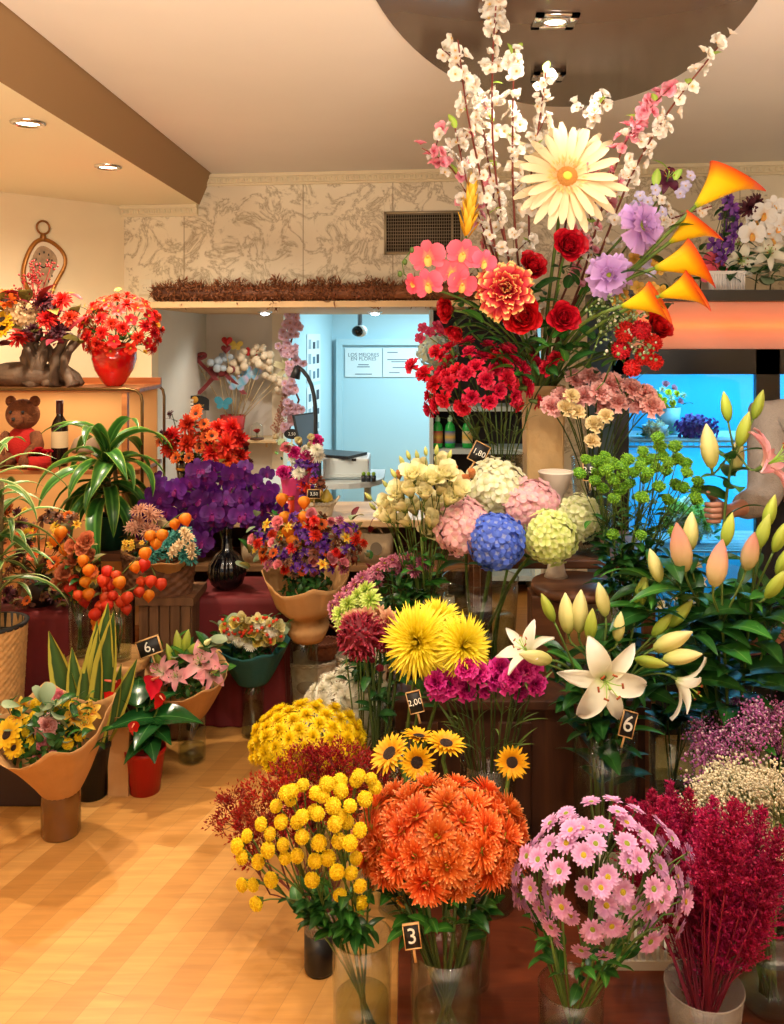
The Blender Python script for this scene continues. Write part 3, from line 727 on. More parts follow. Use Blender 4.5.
f = MB(); f.box((.0062, -.1, .012), (.0075, .1, .22), 0, M); ob('display', f.mesh('display', plain('screen_grey', (110, 130, 150), .25), False), s)
# anglepoise style black lamp arm
P = at(312, 425, 5.2)
t = thing('desk_lamp', 'black curved desk lamp rising behind the counter beside the pink blossom', 'lamp', (P.x, 5.2, zt))
f = MB(); f.tube(bez((0, 0, 0), (.03, 0, .35), (.05, 0, .6), (-.09, 0, .67), 10), .012, 8); ob('arm', f.mesh('arm', DK), t)
f = MB(); f.tube([(-.08, 0, .67), (-.1, 0, .6), (-.02, 0, .5)][:2], .02, 8, 0, .03); ob('lamp_head', f.mesh('lamp_head', DK), t)
f = MB(); f.lathe([(.001, 0), (.07, 0), (.07, .015), (.001, .02)], 20); ob('base', f.mesh('base', DK), t)
P = at(316, 480, 5.0); t = thing('till_screen', 'dark back of a small till screen on the office desk, before the laptop', 'till screen', (P.x - .02, 5.2, zt))
f = MB(); f.box((-.05, -.02, .03), (.03, .02, .22)); bevel(ob('screen', f.mesh('screen', DK, False), t), .006)
f = MB(); f.lathe([(.001, 0), (.05, 0), (.04, .01), (.012, .02), (.012, .06)], 14); ob('stand', f.mesh('stand', DK), t)
# small pots on the desk edge
for k, px in enumerate((366, 371, 376)):
    P = at(px - 6, 478, 5.2); t = thing('ink_pot', 'tiny dark pot beside the printer, in a short row of three', 'pot', (P.x + .02, 5.22, zt), 0, 'tiny pots beside the printer')
    f = MB(); f.lathe([(.001, 0), (.014, 0), (.014, .035), (.011, .035), (.011, .01)], 12); ob('body', f.mesh('body', DK), t)
    f = MB(); f.ball((0, 0, .045), .012, 6, 5); ob('plant', f.mesh('plant', LLEAF), t)
# bottle shelf at the right of the office
a, b = at(430, 395, 5.5), at(486, 520, 5.5)
t = thing('wall_shelf', 'white open shelf unit with plant food bottles in the back office', 'shelf', (a.x, 5.5, 0))
W = .62; SHW = plain('shelf_white', (206, 224, 230), .5); SHD = plain('shelf_dark', (50, 44, 44), .8)
zs = [EYE - (py - CY) * 5.5 / FPX for py in (300, 412, 448 + 4, 500, 560)]
f = MB(); f.box((0, 0, 0), (.02, .28, zs[0])); ob('side_panel', f.mesh('side_panel', SHW, False), t)
f = MB(); f.box((W, 0, 0), (W + .02, .28, zs[0])); ob('side_panel', f.mesh('side_panel', SHW, False), t)
f = MB(); f.box((0, .27, 0), (W, .28, zs[0])); ob('back_panel', f.mesh('back_panel', SHD, False), t)
zz = [EYE - (py - CY) * 5.5 / FPX for py in (408, 449)]
for z in (zs[0] - .02, zz[0] - .02 + .0, EYE - (449 - CY) * 5.5 / FPX - .03, .1):
    f = MB(); f.box((.02, -.01, z), (W, .27, z + .03)); ob('shelf', f.mesh('shelf', SHW, False), t)
zb = EYE - (449 - CY) * 5.5 / FPX
cols = [((200, 60, 90), 'green plant food bottle with a red label, first on the office shelf'), ((70, 120, 200), 'green plant food bottle with a blue label, second on the office shelf'), ((214, 210, 190), 'green plant food bottle with a pale label, third on the office shelf')]
GB = plain('bottle_green', (40, 190, 80), .3); CAPW = plain('bottle_cap', (190, 230, 200), .4)
for k, (c, l) in enumerate(cols):
    P = at(438 + 12.5 * k + (5 if k == 2 else 0), 449, 5.5); t = thing('plant_food_bottle', l, 'bottle', (P.x, 5.56, zb + .001), 0, 'plant food bottles')
    f = MB(); f.lathe([(.001, 0), (.03, 0), (.032, .02), (.032, .11), (.026, .14), (.014, .155), (.014, .165)], 16); ob('body', f.mesh('body', GB), t)
    f = MB(); f.lathe([(.0325, .03), (.0325, .105)], 16); ob('label', f.mesh('label', petal('bottle_label%d' % k, [(0, c), (.5, (240, 200, 90)), (1, c)], trans=0)), t)
    f = MB(); f.lathe([(.016, .163), (.016, .185), (.008, .19), (.007, .2), (.001, .2)], 12); ob('cap', f.mesh('cap', CAPW), t)
# ------------------------------------------------------------------ the counter
CW = wood('counter_top_wood', (196, 160, 116), (222, 192, 150), 5, .35, 'X'); CD = wood('counter_dark_wood', (70, 40, 24), (104, 62, 38), 5, .5, 'X')
yc0, zc = 4.1, EYE - (520 - CY) * 4.1 / FPX
t = thing('counter', 'long pale wooden shop counter under the lintel, bags on its front shelves', 'counter', (-.3, yc0, 0))
x0, x1 = -.92, .62
f = MB(); f.box((x0, 0, zc - .035), (x1, .46, zc)); bevel(ob('countertop', f.mesh('countertop', CW, False), t), .006)
f = MB(); f.box((x0 + .02, .38, 0), (x1 - .02, .42, zc - .035)); ob('back_panel', f.mesh('back_panel', CD, False), t)
for x in (x0 + .02, -.15, x1 - .05):
    f = MB(); f.box((x, .02, 0), (x + .03, .4, zc - .035)); ob('side_panel', f.mesh('side_panel', CD, False), t)
for z in (.06, .3, .52):
    f = MB(); f.box((x0 + .05, .01, z), (x1 - .05, .4, z + .025)); ob('shelf', f.mesh('shelf', wood('shelf_wood%d' % int(z * 100), (120, 84, 54), (160, 118, 78), 5, .5, 'X'), False), t)
ZC = zc
# ------------------------------------------------------------------ flower cooler
FY = 3.6
BLK = plain('cooler_black', (16, 14, 16), .3); 
fx0, fx1 = at(612, 335, FY).x, 2.22
zt, zs0, zs1, zg = (EYE - (py - CY) * FY / FPX for py in (290, 302, 349, 374))
CYW = plain('cooler_inner', (70, 190, 235), .5)
t = thing('flower_cooler', 'tall black glass-door flower cooler, blue-lit inside, orange light box on top', 'cooler', ((fx0 + fx1) / 2, FY, 0))
def fbox(nm, lo, hi, mat, par=t):
    f = MB(); f.box((lo[0] - t.location.x, lo[1] - FY, lo[2]), (hi[0] - t.location.x, hi[1] - FY, hi[2])); return ob(nm, f.mesh(nm, mat, False), par)
fbox('side_panel', (fx0, FY, 0), (fx0 + .03, FY + .5, zt), BLK); fbox('side_panel', (fx1 - .03, FY, 0), (fx1, FY + .5, zt), BLK)
fbox('back_panel', (fx0 + .03, FY + .46, .2), (fx1 - .03, FY + .5, zs1), CYW)
fbox('top_panel', (fx0 - .01, FY - .02, zt - .045), (fx1, FY + .5, zt), BLK)
fbox('inner_ceiling', (fx0 + .03, FY + .06, zs1 - .03), (fx1 - .03, FY + .46, zs1), CYW)
fbox('base', (fx0, FY, 0), (fx1, FY + .5, .22), BLK)
def frosted(name, col):
    m, nt = newmat(name); t_ = node(nt, 'ShaderNodeBsdfTranslucent'); t_.inputs[0].default_value = lin(col); d_ = node(nt, 'ShaderNodeBsdfDiffuse'); d_.inputs[0].default_value = lin(col); x_ = node(nt, 'ShaderNodeMixShader'); x_.inputs[0].default_value = .6
    nt.links.new(d_.outputs[0], x_.inputs[1]); nt.links.new(t_.outputs[0], x_.inputs[2]); finish(nt, x_.outputs[0]); return m
lb = fbox('light_box', (fx0 + .03, FY, zs1), (fx1 - .03, FY + .003, zs0), frosted('light_box_salmon', (255, 214, 190)))
fbox('light_box_back', (fx0 + .03, FY + .09, zs1), (fx1 - .03, FY + .1, zs0), plain('light_box_inner', (250, 226, 206), .8), lb)
fbox('light_tube', (fx0 + .05, FY + .012, (zs0 + zs1) / 2 - .012), (fx1 - .05, FY + .024, (zs0 + zs1) / 2 + .012), emit('orange_tube', (255, 130, 14), 5.5), lb)
dx = [fx0, at(762, 335, FY).x, fx1]
GLC = glass('cooler_glass', (225, 240, 246), .5)
for k in range(2):
    d = fbox('door', (dx[k] + .055, FY - .012, .26), (dx[k + 1] - .03, FY - .006, zg), GLC)
    d['label'] = 'clear glass door pane'
    f = MB(); X0, X1 = dx[k] - t.location.x, dx[k + 1] - t.location.x
    for lo, hi in (((X0, .2), (X0 + .06, zs1)), ((X1 - .035, .2), (X1, zs1)), ((X0, zg), (X1, zs1)), ((X0, .2), (X1, .27))): f.box((lo[0], -.03, lo[1]), (hi[0], -.002, hi[1]))
    ob('frame', f.mesh('frame', BLK, False), d)
    f = MB(); f.tube([(X1 - .02 if k == 0 else X0 + .03, -.03, .9), (X1 - .02 if k == 0 else X0 + .03, -.055, .92), (X1 - .02 if k == 0 else X0 + .03, -.055, 1.3), (X1 - .02 if k == 0 else X0 + .03, -.03, 1.32)], .008, 8); ob('handle', f.mesh('handle', BLK), d)
zsh = EYE - (440 - CY) * (FY + .1) / FPX
WIRE = plain('wire_shelf', (190, 225, 240), .4)
for z in (zsh, .72):
    f = MB()
    for k in range(14): f.tube([(fx0 + .04 - t.location.x, .07 + .028 * k, z), (fx1 - .04 - t.location.x, .07 + .028 * k, z)], .003, 5)
    for k in range(60): x = fx0 + .06 + (fx1 - fx0 - .12) * k / 59 - t.location.x; f.tube([(x, .06, z - .003), (x, .06, z - .026)], .0018, 4)
    f.box((fx0 + .04 - t.location.x, .055, z - .026), (fx1 - .04 - t.location.x, .06, z - .018)); f.box((fx0 + .04 - t.location.x, .055, z - .004), (fx1 - .04 - t.location.x, .06, z + .004))
    ob('wire_shelf', f.mesh('wire_shelf', WIRE, False), t)
ZCOOL, ZTOP = zsh + .005, zt
FIN = (fx0, fx1)
# ------------------------------------------------------------------ camera, world, lights
cam = bpy.data.cameras.new('camera'); cam.lens = FPX * 36 / 1024; cam.sensor_width = 36; cam.sensor_fit = 'AUTO'
cam.shift_x = -(CX - 392) / 1024; cam.shift_y = -(512 - CY) / 1024
co = bpy.data.objects.new('camera', cam); COL.objects.link(co); co.location = (0, 0, EYE); co.rotation_euler = (PI / 2, 0, 0); SC.camera = co
cam.clip_start = .05
w = bpy.data.worlds.new('world'); SC.world = w; w.use_nodes = True; bg = w.node_tree.nodes['Background']
bg.inputs[0].default_value = (1, .97, .94, 1); bg.inputs[1].default_value = .42
def area(name, loc, size, power, col, rot=(0, 0, 0), sy=None, spread=None):
    l = bpy.data.lights.new(name, 'AREA'); l.energy = power; l.color = col; l.size = size; l.shape = 'RECTANGLE' if sy else 'DISK'
    if sy: l.size_y = sy
    if spread: l.spread = spread
    o = bpy.data.objects.new(name, l); COL.objects.link(o); o.location = loc; o.rotation_euler = rot; return o
def spot(name, loc, to, power, col, ang=60, blend=.5, r=.03):
    l = bpy.data.lights.new(name, 'SPOT'); l.energy = power; l.color = col; l.spot_size = math.radians(ang); l.spot_blend = blend; l.shadow_soft_size = r
    o = bpy.data.objects.new(name, l); COL.objects.link(o); o.location = loc; d = V(to) - V(loc); o.rotation_euler = d.to_track_quat('-Z', 'Y').to_euler(); return o
WARM = (1, .84, .62); NEUT = (1, .92, .8)
x, y = lowlight(28, 122); spot('lamp_low_a', (x, y, H0 - .02), (x - .2, y + .3, 0), 120, WARM, 160, .8)
x, y = lowlight(108, 166); spot('lamp_low_b', (x, y, H0 - .02), (x, y + .2, 0), 110, WARM, 160, .8)
spot('lamp_low_c', (-1.35, 1.4, H0 - .02), (-1.2, 2.5, 0), 24, WARM, 100, .5)
spot('lamp_floor', (-.5, 1.5, H1 - .02), (-.75, 2.4, 0), 8, WARM, 80, .5)
x, y = hilight(555, 20); spot('lamp_disc_a', (x, y, H1 - .03), (x, y + .3, 0), 22, NEUT, 130, .6, .04)
spot('lamp_disc_b', (.7, 1.55, H1 - .03), (.45, 3.0, 1.3), 24, NEUT, 100, .6, .05)
spot('lamp_disc_c', (-.1, 1.85, H1 - .03), (.05, 2.4, .6), 62, NEUT, 100, .6, .05)
spot('lamp_front', (.5, 1.8, H1 - .03), (.5, 2.05, .3), 70, NEUT, 100, .6, .05)
area('ceiling_fill', (0, -1.35, .9), 3.6, 190, (1, .87, .7), (math.radians(142), 0, 0), sy=1.2, spread=math.radians(105))  # added upward fill that brightens the ceiling, no window stands here
x0 = (265 - CX) * 6 / FPX; spot('lamp_lintel_a', (x0, 6.0, HS - .02), (x0 - .05, 6.3, 0), 26, (1, .93, .84), 140, .6, .04)
x0 = (375 - CX) * 6 / FPX; spot('lamp_lintel_b', (x0, 6.0, HS - .02), (x0, 6.0, 0), 24, (.9, .97, 1), 140, .6, .04)
area('office_light', (.35, 7.6, 1.98), 1.0, 48, (.66, .92, 1), sy=.5)
area('cooler_light', ((FIN[0] + FIN[1]) / 2, FY + .2, zs1 - .04), 1.1, 11, (.25, .75, 1), sy=.1)
area('cooler_light_low', ((FIN[0] + FIN[1]) / 2, FY + .2, zsh - .03), 1.1, 9, (.25, .75, 1), sy=.1)
SC.view_settings.view_transform = 'Standard'; SC.view_settings.look = 'None'; SC.view_settings.gamma = 1; SC.view_settings.use_curve_mapping = False
SC.view_settings.exposure = 0
cy = SC.cycles; cy.max_bounces = 8; cy.transparent_max_bounces = 32; cy.diffuse_bounces = 3; cy.glossy_bounces = 3; cy.caustics_reflective = False; cy.caustics_refractive = False
try: cy.use_denoising = True
except Exception: pass
# ================================================================== THE DISPLAY STAND
DWOOD = wood('stand_dark_wood', (52, 28, 18), (86, 50, 30), 5, .45)
RWOOD = wood('stand_board_wood', (84, 50, 32), (124, 78, 50), 5, .45, 'X')
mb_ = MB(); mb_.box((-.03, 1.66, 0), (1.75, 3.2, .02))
pf = ob('added_dark_platform', mb_.mesh('platform', wood('platform_dark_tone', (74, 30, 16), (112, 50, 26), 5, .3, 'X'), False)); tag(pf, 'added low reddish brown platform darkening the floor under the vases of the big display', 'platform'); bevel(pf, .004)  # added dark platform, its colour stands in for deep shade on the floor
bz = .49; bx0, bx1 = at(392, 700, 2.75).x, at(650, 700, 2.75).x
t = thing('display_bench', 'low dark wooden display bench with panelled front behind the sunflowers', 'bench', ((bx0 + bx1) / 2, 2.75, 0))
w = (bx1 - bx0) / 2
f = MB(); f.box((-w, -.02, bz - .03), (w, .34, bz)); bevel(ob('top_board', f.mesh('top_board', DWOOD, False), t), .004)
f = MB(); f.box((-w + .02, 0, .021), (w - .02, .02, bz - .03)); fp = ob('front_panel', f.mesh('front_panel', DWOOD, False), t)
for x in (-w + .04, -.07, w - .14):
    f = MB(); f.box((x, -.012, .06), (x + .1, 0, bz - .07)); bevel(ob('stile', f.mesh('stile', DWOOD, False), fp), .003)
for x in (-w + .01, w - .05):
    f = MB(); f.box((x, .02, .021), (x + .04, .32, bz - .03)); ob('side_panel', f.mesh('side_panel', DWOOD, False), t)
tz = .83; TY = 3.22
c = at(560, 560, TY)
t = thing('tier_table', 'narrow raised wooden tier with a thick post, holding the carnation vases', 'stand', (c.x, TY, 0))
f = MB(); f.box((-.30, -.13, tz - .035), (.33, .33, tz)); bevel(ob('board', f.mesh('board', RWOOD, False), t), .008)
for x, y in ((-.27, .27), (.3, .27), (-.27, -.06), (.3, -.06)):
    f = MB(); f.box((x - .02, y - .02, 0), (x + .02, y + .02, tz - .035)); ob('leg', f.mesh('leg', RWOOD, False), t)
P = at(547, 570, 2.93)
t = thing('wooden_pedestal', 'square wooden pedestal with a round board, behind the white lilies', 'pedestal', (P.x, 2.95, bz))
f = MB(); f.box((-.055, -.055, 0), (.055, .055, .27)); bevel(ob('post', f.mesh('post', RWOOD, False), t), .004)
f = MB(); f.lathe([(.001, .27), (.145, .27), (.15, .285), (.145, .3), (.001, .3)], 32, c=(.1, .0, 0)); ob('board', f.mesh('board', RWOOD), t)

def up_dir(x=0, y=0, z=1): return V((x, y, z)).normalized()
# ================================================================== BIG ARRANGEMENT
COLY = 3.2
P = at(543, 385, COLY)
STONE = plain('column_vase_stone', (196, 158, 104), .6, noise=.16, nscale=9, bump=.3, bscale=30)
t = thing('column_vase', 'tall sand-brown column vase carrying the big artificial flower arrangement', 'vase', (P.x, COLY, tz)); ch = P.z - tz
f = MB()
for a, b in (((0, .062), (ch, .072)),):
    f.grid([[(x * r, y * r, z) for x, y in ((-1, -.9), (-.9, -1), (.9, -1), (1, -.9), (1, .9), (.9, 1), (-.9, 1), (-1, .9))] for z, r in ((0, .001), (0, .06), (ch * .5, .064), (ch, .07), (ch, .06), (ch - .1, .058), (ch - .1, .001))], None, 0, True)
ob('body', f.mesh('body', STONE, False), t)
VX, VZ = P.x, P.z
def arr_base(): return V((VX + U(-.03, .03), COLY + U(-.03, .03), VZ - .09))
def arr_stem(t, base, P, d, r=.004, mat=GREEN, back=.1, n=9):
    pts = bez(base, base + V((0, 0, .18)), P - d * back * 1.6 + V((0, 0, -.02)), P, n)
    f = MB(); f.tube([p - base for p in pts], r, 6); ob('stem', f.mesh('stem', mat), t); return pts
def single(name, label, cat, spec, px, py, Y, dia, d, r=.004, mat=GREEN, leaves=0, lk='ovate', ls=.09, group=None, roll=None, base=None, off=.3, scale=None, lf=(.5, .9)):
    P = at(px, py, Y); d = V(d).normalized(); s = m_of(dia, Y) / 2 if scale is None else scale
    b = base or arr_base(); t = thing(name, label, cat, b, 0, group)
    pts = arr_stem(t, b, P - d * s * off, d, r, mat)
    put_head(t, spec, P - b, d, s, roll)
    for _ in range(leaves):
        p = pts[min(len(pts) - 1, int(U(*lf) * (len(pts) - 1)))]
        put_leaf(t, lk, p - b, U(0, 6.28), ls * U(.8, 1.3), U(-.3, .4))
    return t
# blossom branches
BLW = petal('blossom_white', [(0, (244, 214, 190)), (.3, (250, 240, 224)), (1, (252, 246, 236))], trans=.35, var=.03)
BLP = petal('blossom_pink', [(0, (214, 70, 96)), (.4, (240, 140, 160)), (1, (250, 180, 190))], trans=.35)
BLC = plain('blossom_center', (214, 168, 70), .8); BLR = plain('blossom_red_center', (200, 60, 80), .8)
blw = [H_five('blossom_w%d' % k, BLW, BLC, k, W=.95, ruf=.05, e0=.3 + .25 * k, layers=1 + k % 2) for k in range(4)]
blp = [H_five('blossom_p%d' % k, BLP, BLR, 10 + k, W=.95, ruf=.05, e0=.35 + .2 * k, layers=2) for k in range(2)]
NBL = [0]
def branch(label, pts, col, Y0, n, s=.02, frm=.3, twigs=3, mix=0.0, leaves=5):
    """pts: photo places along the branch from low to tip"""
    base = arr_base(); k = len(pts)
    P = [at(x, y, COLY + (Y0 - COLY) * (i + 1) / k) for i, (x, y) in enumerate(pts)]
    cv = [base, V((VX + (P[0].x - VX) * .25, COLY, VZ + .12))] + P
    dense = []
    for i in range(len(cv) - 1):
        for q in range(5): dense.append(cv[i].lerp(cv[i + 1], q / 5))
    dense.append(cv[-1])
    for _ in range(4): dense = [dense[0]] + [(dense[i - 1] + dense[i] * 2 + dense[i + 1]) / 4 for i in range(1, len(dense) - 1)] + [dense[-1]]
    t = thing('blossom_branch', label, 'blossom branch', base, 0, None)
    f = MB(); f.tube([p - base for p in dense], .0055, 6, 0, .002); ob('stem', f.mesh('stem', TWIG), t)
    N = len(dense); sites = []
    lo = max(1, int(frm * N))
    for _ in range(int(n * 1.7)):
        i = min(N - 1, int(lo + (N - lo) * rnd.random() ** .8)); p = dense[i]
        sites.append(p + V((U(-1, 1), U(-.8, .8), U(-.6, .8))) * .024)
    for _ in range(twigs):
        i = rnd.randrange(lo, N - 2); p = dense[i]; d = V((U(-1, 1), U(-.7, .4), U(.3, 1))).normalized() * U(.05, .1)
        f = MB(); f.tube([p - base, p + d * .6 + V((0, 0, .005)) - base, p + d - base], .002, 5); ob('twig', f.mesh('twig', TWIG), t)
        for q in range(4): sites.append(p + d * (.4 + .2 * q) + V((U(-1, 1), U(-1, 1), U(-1, 1))) * .012)
    for p in sites:
        d = V((U(-1, 1), U(-1.4, .3), U(-.3, 1))).normalized()
        put_head(t, rnd.choice(blp if rnd.random() < mix or col == 'p' else blw), p - base, d, s * U(.85, 1.35)); NBL[0] += 1
    for _ in range(leaves):
        p = dense[rnd.randrange(lo, N)]; put_leaf(t, 'lime', p - base, U(0, 6.28), .042 * U(.8, 1.3), U(-.2, .9))
    return t
branch('tallest white blossom branch, its tip running past the dark ceiling oval', [(515, 300), (492, 160), (492, 60), (496, 4)], 'w', 2.45, 34)
branch('white blossom branch just beside the tallest one, small forked tip under the ceiling oval', [(505, 300), (484, 190), (466, 110), (458, 40)], 'w', 2.5, 26)
branch('straight white blossom branch rising close beside the cream gerbera, third tallest of the branches', [(520, 290), (512, 190), (513, 100), (514, 46)], 'w', 2.55, 28)
branch('white blossom branch bending above the cream gerbera petals, lime leaves near its tip', [(530, 280), (528, 190), (540, 120), (546, 72)], 'w', 2.7, 26, leaves=8)
branch('low mixed pink and white blossom branch reaching over the air vent', [(500, 300), (478, 215), (452, 165), (422, 148)], 'w', 2.8, 24, mix=.4)
branch('white blossom branch with pink flecks, low behind the yellow wheat-like spike', [(510, 300), (488, 240), (468, 190), (455, 128)], 'w', 2.8, 24, mix=.25)
branch('long white blossom branch leaning far out above the orange callas', [(590, 280), (630, 175), (668, 110), (722, 42)], 'w', 2.5, 34, frm=.45)
branch('pink blossom branch rising between the cream gerbera and the long leaning branch', [(580, 290), (606, 190), (632, 125), (672, 86)], 'p', 2.6, 20, frm=.4)
branch('short white blossom branch peeping over the gerbera toward the pink one', [(560, 270), (572, 170), (590, 120), (604, 100)], 'w', 2.8, 16, frm=.5)
branch('short white blossom twig crossing in front of the upper callas', [(590, 270), (620, 240), (660, 222), (712, 206)], 'w', 2.8, 14, s=.016, frm=.5, twigs=1, leaves=2)
branch('dense white blossom branch upright in the middle of the tall arrangement', [(525, 300), (500, 230), (486, 150), (478, 95)], 'w', 2.75, 32, mix=.08)
branch('pink flecked blossom branch hanging just below the cream gerbera', [(560, 300), (585, 250), (598, 205), (588, 165)], 'w', 2.85, 18, mix=.5, frm=.4)

GERB = petal('gerbera_cream', [(0, (216, 150, 84)), (.25, (224, 190, 136)), (.7, (228, 204, 158)), (1, (230, 210, 170))], trans=.25, var=.02)
GERC = plain('gerbera_center', (222, 146, 58), .9, bump=1, bscale=200)
gerb = H_daisy('big_gerbera', GERB, GERC, 20, 2, .86, .15, .12, -.3, .16, .2, .06, 3, cup=.35, nL=6)
g = single('gerbera', 'huge cream gerbera with an orange eye, topmost big bloom of the arrangement', 'gerbera', gerb, 567, 177, 2.86, 118, (-.04, -1, .22), .006, off=.2)
f = MB(); rg = random.Random(4)
for k in range(40): f.petal(k * 2.4, .2, .05, .7, -.3, 0, .15 + .0015 * k, .02, 'strap', 3, 1, rg=rg)
RINGM = petal('gerbera_ring', [(0, (214, 120, 40)), (1, (244, 196, 120))])
ob('inner_ring', f.mesh('inner_ring', RINGM), [c for c in g.children if c.name.startswith('petals')][0])
f = MB(); f.ball((0, 0, .06), .085, 10, 6, 0, (1, 1, .5)); ob('eye', f.mesh('eye', plain('gerbera_eye', (190, 180, 60), .8)), [c for c in g.children if c.name.startswith('petals')][0])

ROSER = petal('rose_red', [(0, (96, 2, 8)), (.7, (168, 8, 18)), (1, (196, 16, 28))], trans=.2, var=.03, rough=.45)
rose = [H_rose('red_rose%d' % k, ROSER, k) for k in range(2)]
for px, py, Y, dia, d, l in (
    (569, 245, 2.84, 38, (.05, -1, .15), 'red silk rose directly below the cream gerbera'),
    (564, 317, 2.84, 36, (.05, -1, .1), 'red silk rose on the dark foliage under the lower lilac poppy'),
    (523, 317, 2.84, 42, (-.1, -1, .0), 'large red silk rose tucked just beneath the variegated peony'),
    (533, 266, 2.9, 34, (.35, -.9, .5), 'red silk rose half hidden behind the variegated peony'),
    (447, 310, 2.92, 28, (-.8, -.6, -.1), 'red silk rose turned aside beneath the coral orchids'),
    (455, 332, 2.95, 24, (-.5, -.6, -.6), 'small red silk rose hanging lowest beneath the coral orchids'),
    (658, 326, 2.86, 34, (.4, -.8, .4), 'red silk rose above the cluster of red pompons')):
    single('rose', l, 'rose', rnd.choice(rose), px, py, Y, dia, d, .004, leaves=2, lk='dark', ls=.075)
PEO = petal('peony_variegated', [(0, (150, 6, 34)), (.7, (190, 20, 48)), (.88, (222, 80, 66)), (.95, (244, 190, 110)), (1, (246, 214, 140))], trans=.25, var=.02)
peony = H_mum('peony', PEO, 6, 20, .9, .34, 5, prof='round', ruf=.05, emax=1.35, nW=4)
single('peony', 'large variegated peony, crimson petals with yellow tips, beside the coral orchids', 'peony', peony, 506, 290, 2.82, 66, (-.1, -1, .12), .006, leaves=3, lk='dark', ls=.12)
ORC = petal('orchid_coral', [(0, (246, 150, 90)), (.3, (226, 76, 96)), (1, (236, 104, 124))], trans=.3, var=.04)
ORL = petal('orchid_lip_yellow', [(0, (250, 200, 90)), (1, (246, 170, 90))])
orc = [H_orchid('coral_orchid%d' % k, ORC, ORL, k) for k in range(2)]
b = arr_base(); t = thing('orchid_spray', 'coral pink orchid spray leaning out over the air vent side of the arrangement', 'orchid', b)
arr_stem(t, b, at(425, 290, 2.85), V((-1, 0, -.2)), .004)
for px, py, dia, d in ((428, 257, 38, (-.2, -1, .2)), (428, 284, 34, (-.3, -1, -.1)), (463, 254, 36, (.1, -1, .3)), (452, 272, 34, (0, -1, 0)), (462, 284, 32, (.2, -1, -.2)), (412, 284, 22, (-.8, -.6, -.2)), (484, 262, 28, (.3, -1, .1))):
    put_head(t, rnd.choice(orc), at(px, py, 2.83) - b, d, m_of(dia, 2.83) / 2, U(-.4, .4))
f = MB()
for px, py in ((405, 262), (400, 274), (412, 250)): f.ball(at(px, py, 2.84) - b, .008, 8, 6, 0, (1, 1, 1.3))
f.tube([at(418, 285, 2.85) - b, at(404, 274, 2.84) - b, at(402, 262, 2.84) - b, at(412, 250, 2.84) - b], .002, 5)
ob('bud_tip', f.mesh('bud_tip', GREEN), t)
WHEAT = petal('yellow_spike', [(0, (214, 140, 20)), (.5, (240, 180, 40)), (1, (250, 206, 80))], trans=.2)
b = arr_base(); t = thing('dried_spike', 'golden yellow wheat-like dried spike above the coral orchids', 'dried flower', b)
pts = arr_stem(t, b, at(466, 236, 2.9), V((-.2, 0, 1)), .003)
f = MB(); rg = random.Random(2)
for k in range(34):
    z = .004 * k; f.petal(k * 2.4, .07, .018, .95 + .012 * k, .25, .5, .006, z, 'strap', 4, 2, rg=rg)
ob('bloom_spike', f.mesh('bloom_spike', WHEAT), t, basis(at(466, 238, 2.9) - b, (.12, -.1, 1), 0, 1.05))
POP = petal('poppy_lilac', [(0, (226, 206, 170)), (.25, (196, 140, 206)), (1, (214, 170, 226))], trans=.35, var=.04)
pop = H_mum('poppy', POP, 3, 9, .95, .75, 8, prof='fan', ruf=.09, emax=1.0, nW=6, cmat=GREENC)
single('poppy', 'upper ruffled lilac poppy facing sideways above its smaller twin', 'poppy', pop, 642, 226, 2.8, 52, (.55, -.8, .1), .004, GREEN)
single('poppy', 'lower ruffled lilac poppy, open toward the viewer beside the callas', 'poppy', pop, 609, 275, 2.8, 46, (-.2, -1, -.05), .004, GREEN)
CAL = petal('calla_yellow_orange', [(0, (140, 160, 30)), (.18, (240, 200, 24)), (.66, (250, 196, 18)), (.86, (248, 140, 20)), (1, (232, 66, 36))], trans=.3, var=.02, rough=.45)
cal = H_calla('calla', CAL)
for k, (bx, by, tx, ty, Y, s, l) in enumerate((
    (696, 206, 738, 172, 2.72, .098, 'topmost yellow and orange calla lily, standing clear of the others'),
    (670, 242, 706, 222, 2.78, .085, 'second calla lily from the top, behind a white blossom twig'),
    (655, 268, 704, 260, 2.72, .082, 'middle calla lily, flaring above the pointed one'),
    (660, 296, 700, 288, 2.68, .072, 'pointed calla lily with its tip over the orange light box'),
    (622, 306, 662, 300, 2.7, .072, 'lowest calla lily, nearest the red pompons'))):
    B = at(bx, by, Y); T = at(tx, ty, Y - .05); d = (T - B).normalized(); b = arr_base()
    t = thing('calla_lily', l, 'calla lily', b)
    arr_stem(t, b, B, d, .006, GREEN, .12)
    q = basis(B - b, d, 0, s)
    # turn the long tip outward and down
    best = max((k2 * PI / 12 for k2 in range(24)), key=lambda r: (basis((0, 0, 0), d, r).to_3x3() @ V((1, 0, 0))).dot(V((.75, -.45, -.5))))
    o = put_head(t, cal, B - b, d, s * (T - B).length / (s * 1.6), best)
    put_leaf(t, 'dark', B - d * .1 - b, U(-1, 1), .12, -.2)
POMR = petal('pompon_red', [(0, (180, 8, 14)), (1, (226, 26, 34))], trans=.2, var=.03)
pomr = H_ball('red_pompon', POMR, 150, .3, .2, .9)
b = arr_base(); t = thing('pompon_spray', 'spray of red pompon flowers below the lowest calla lily', 'pompon flower', b)
arr_stem(t, b, at(634, 348, 2.86), V((.6, -.3, .2)), .004)
for px, py, dia in ((625, 332, 26), (621, 350, 24), (645, 356, 24), (632, 368, 22), (653, 343, 22), (641, 330, 24), (655, 362, 20)): put_head(t, pomr, at(px, py, 2.82 + U(-.02, .03)) - b, (U(-.3, .3), -1, U(-.1, .5)), m_of(dia, 2.82) / 2)
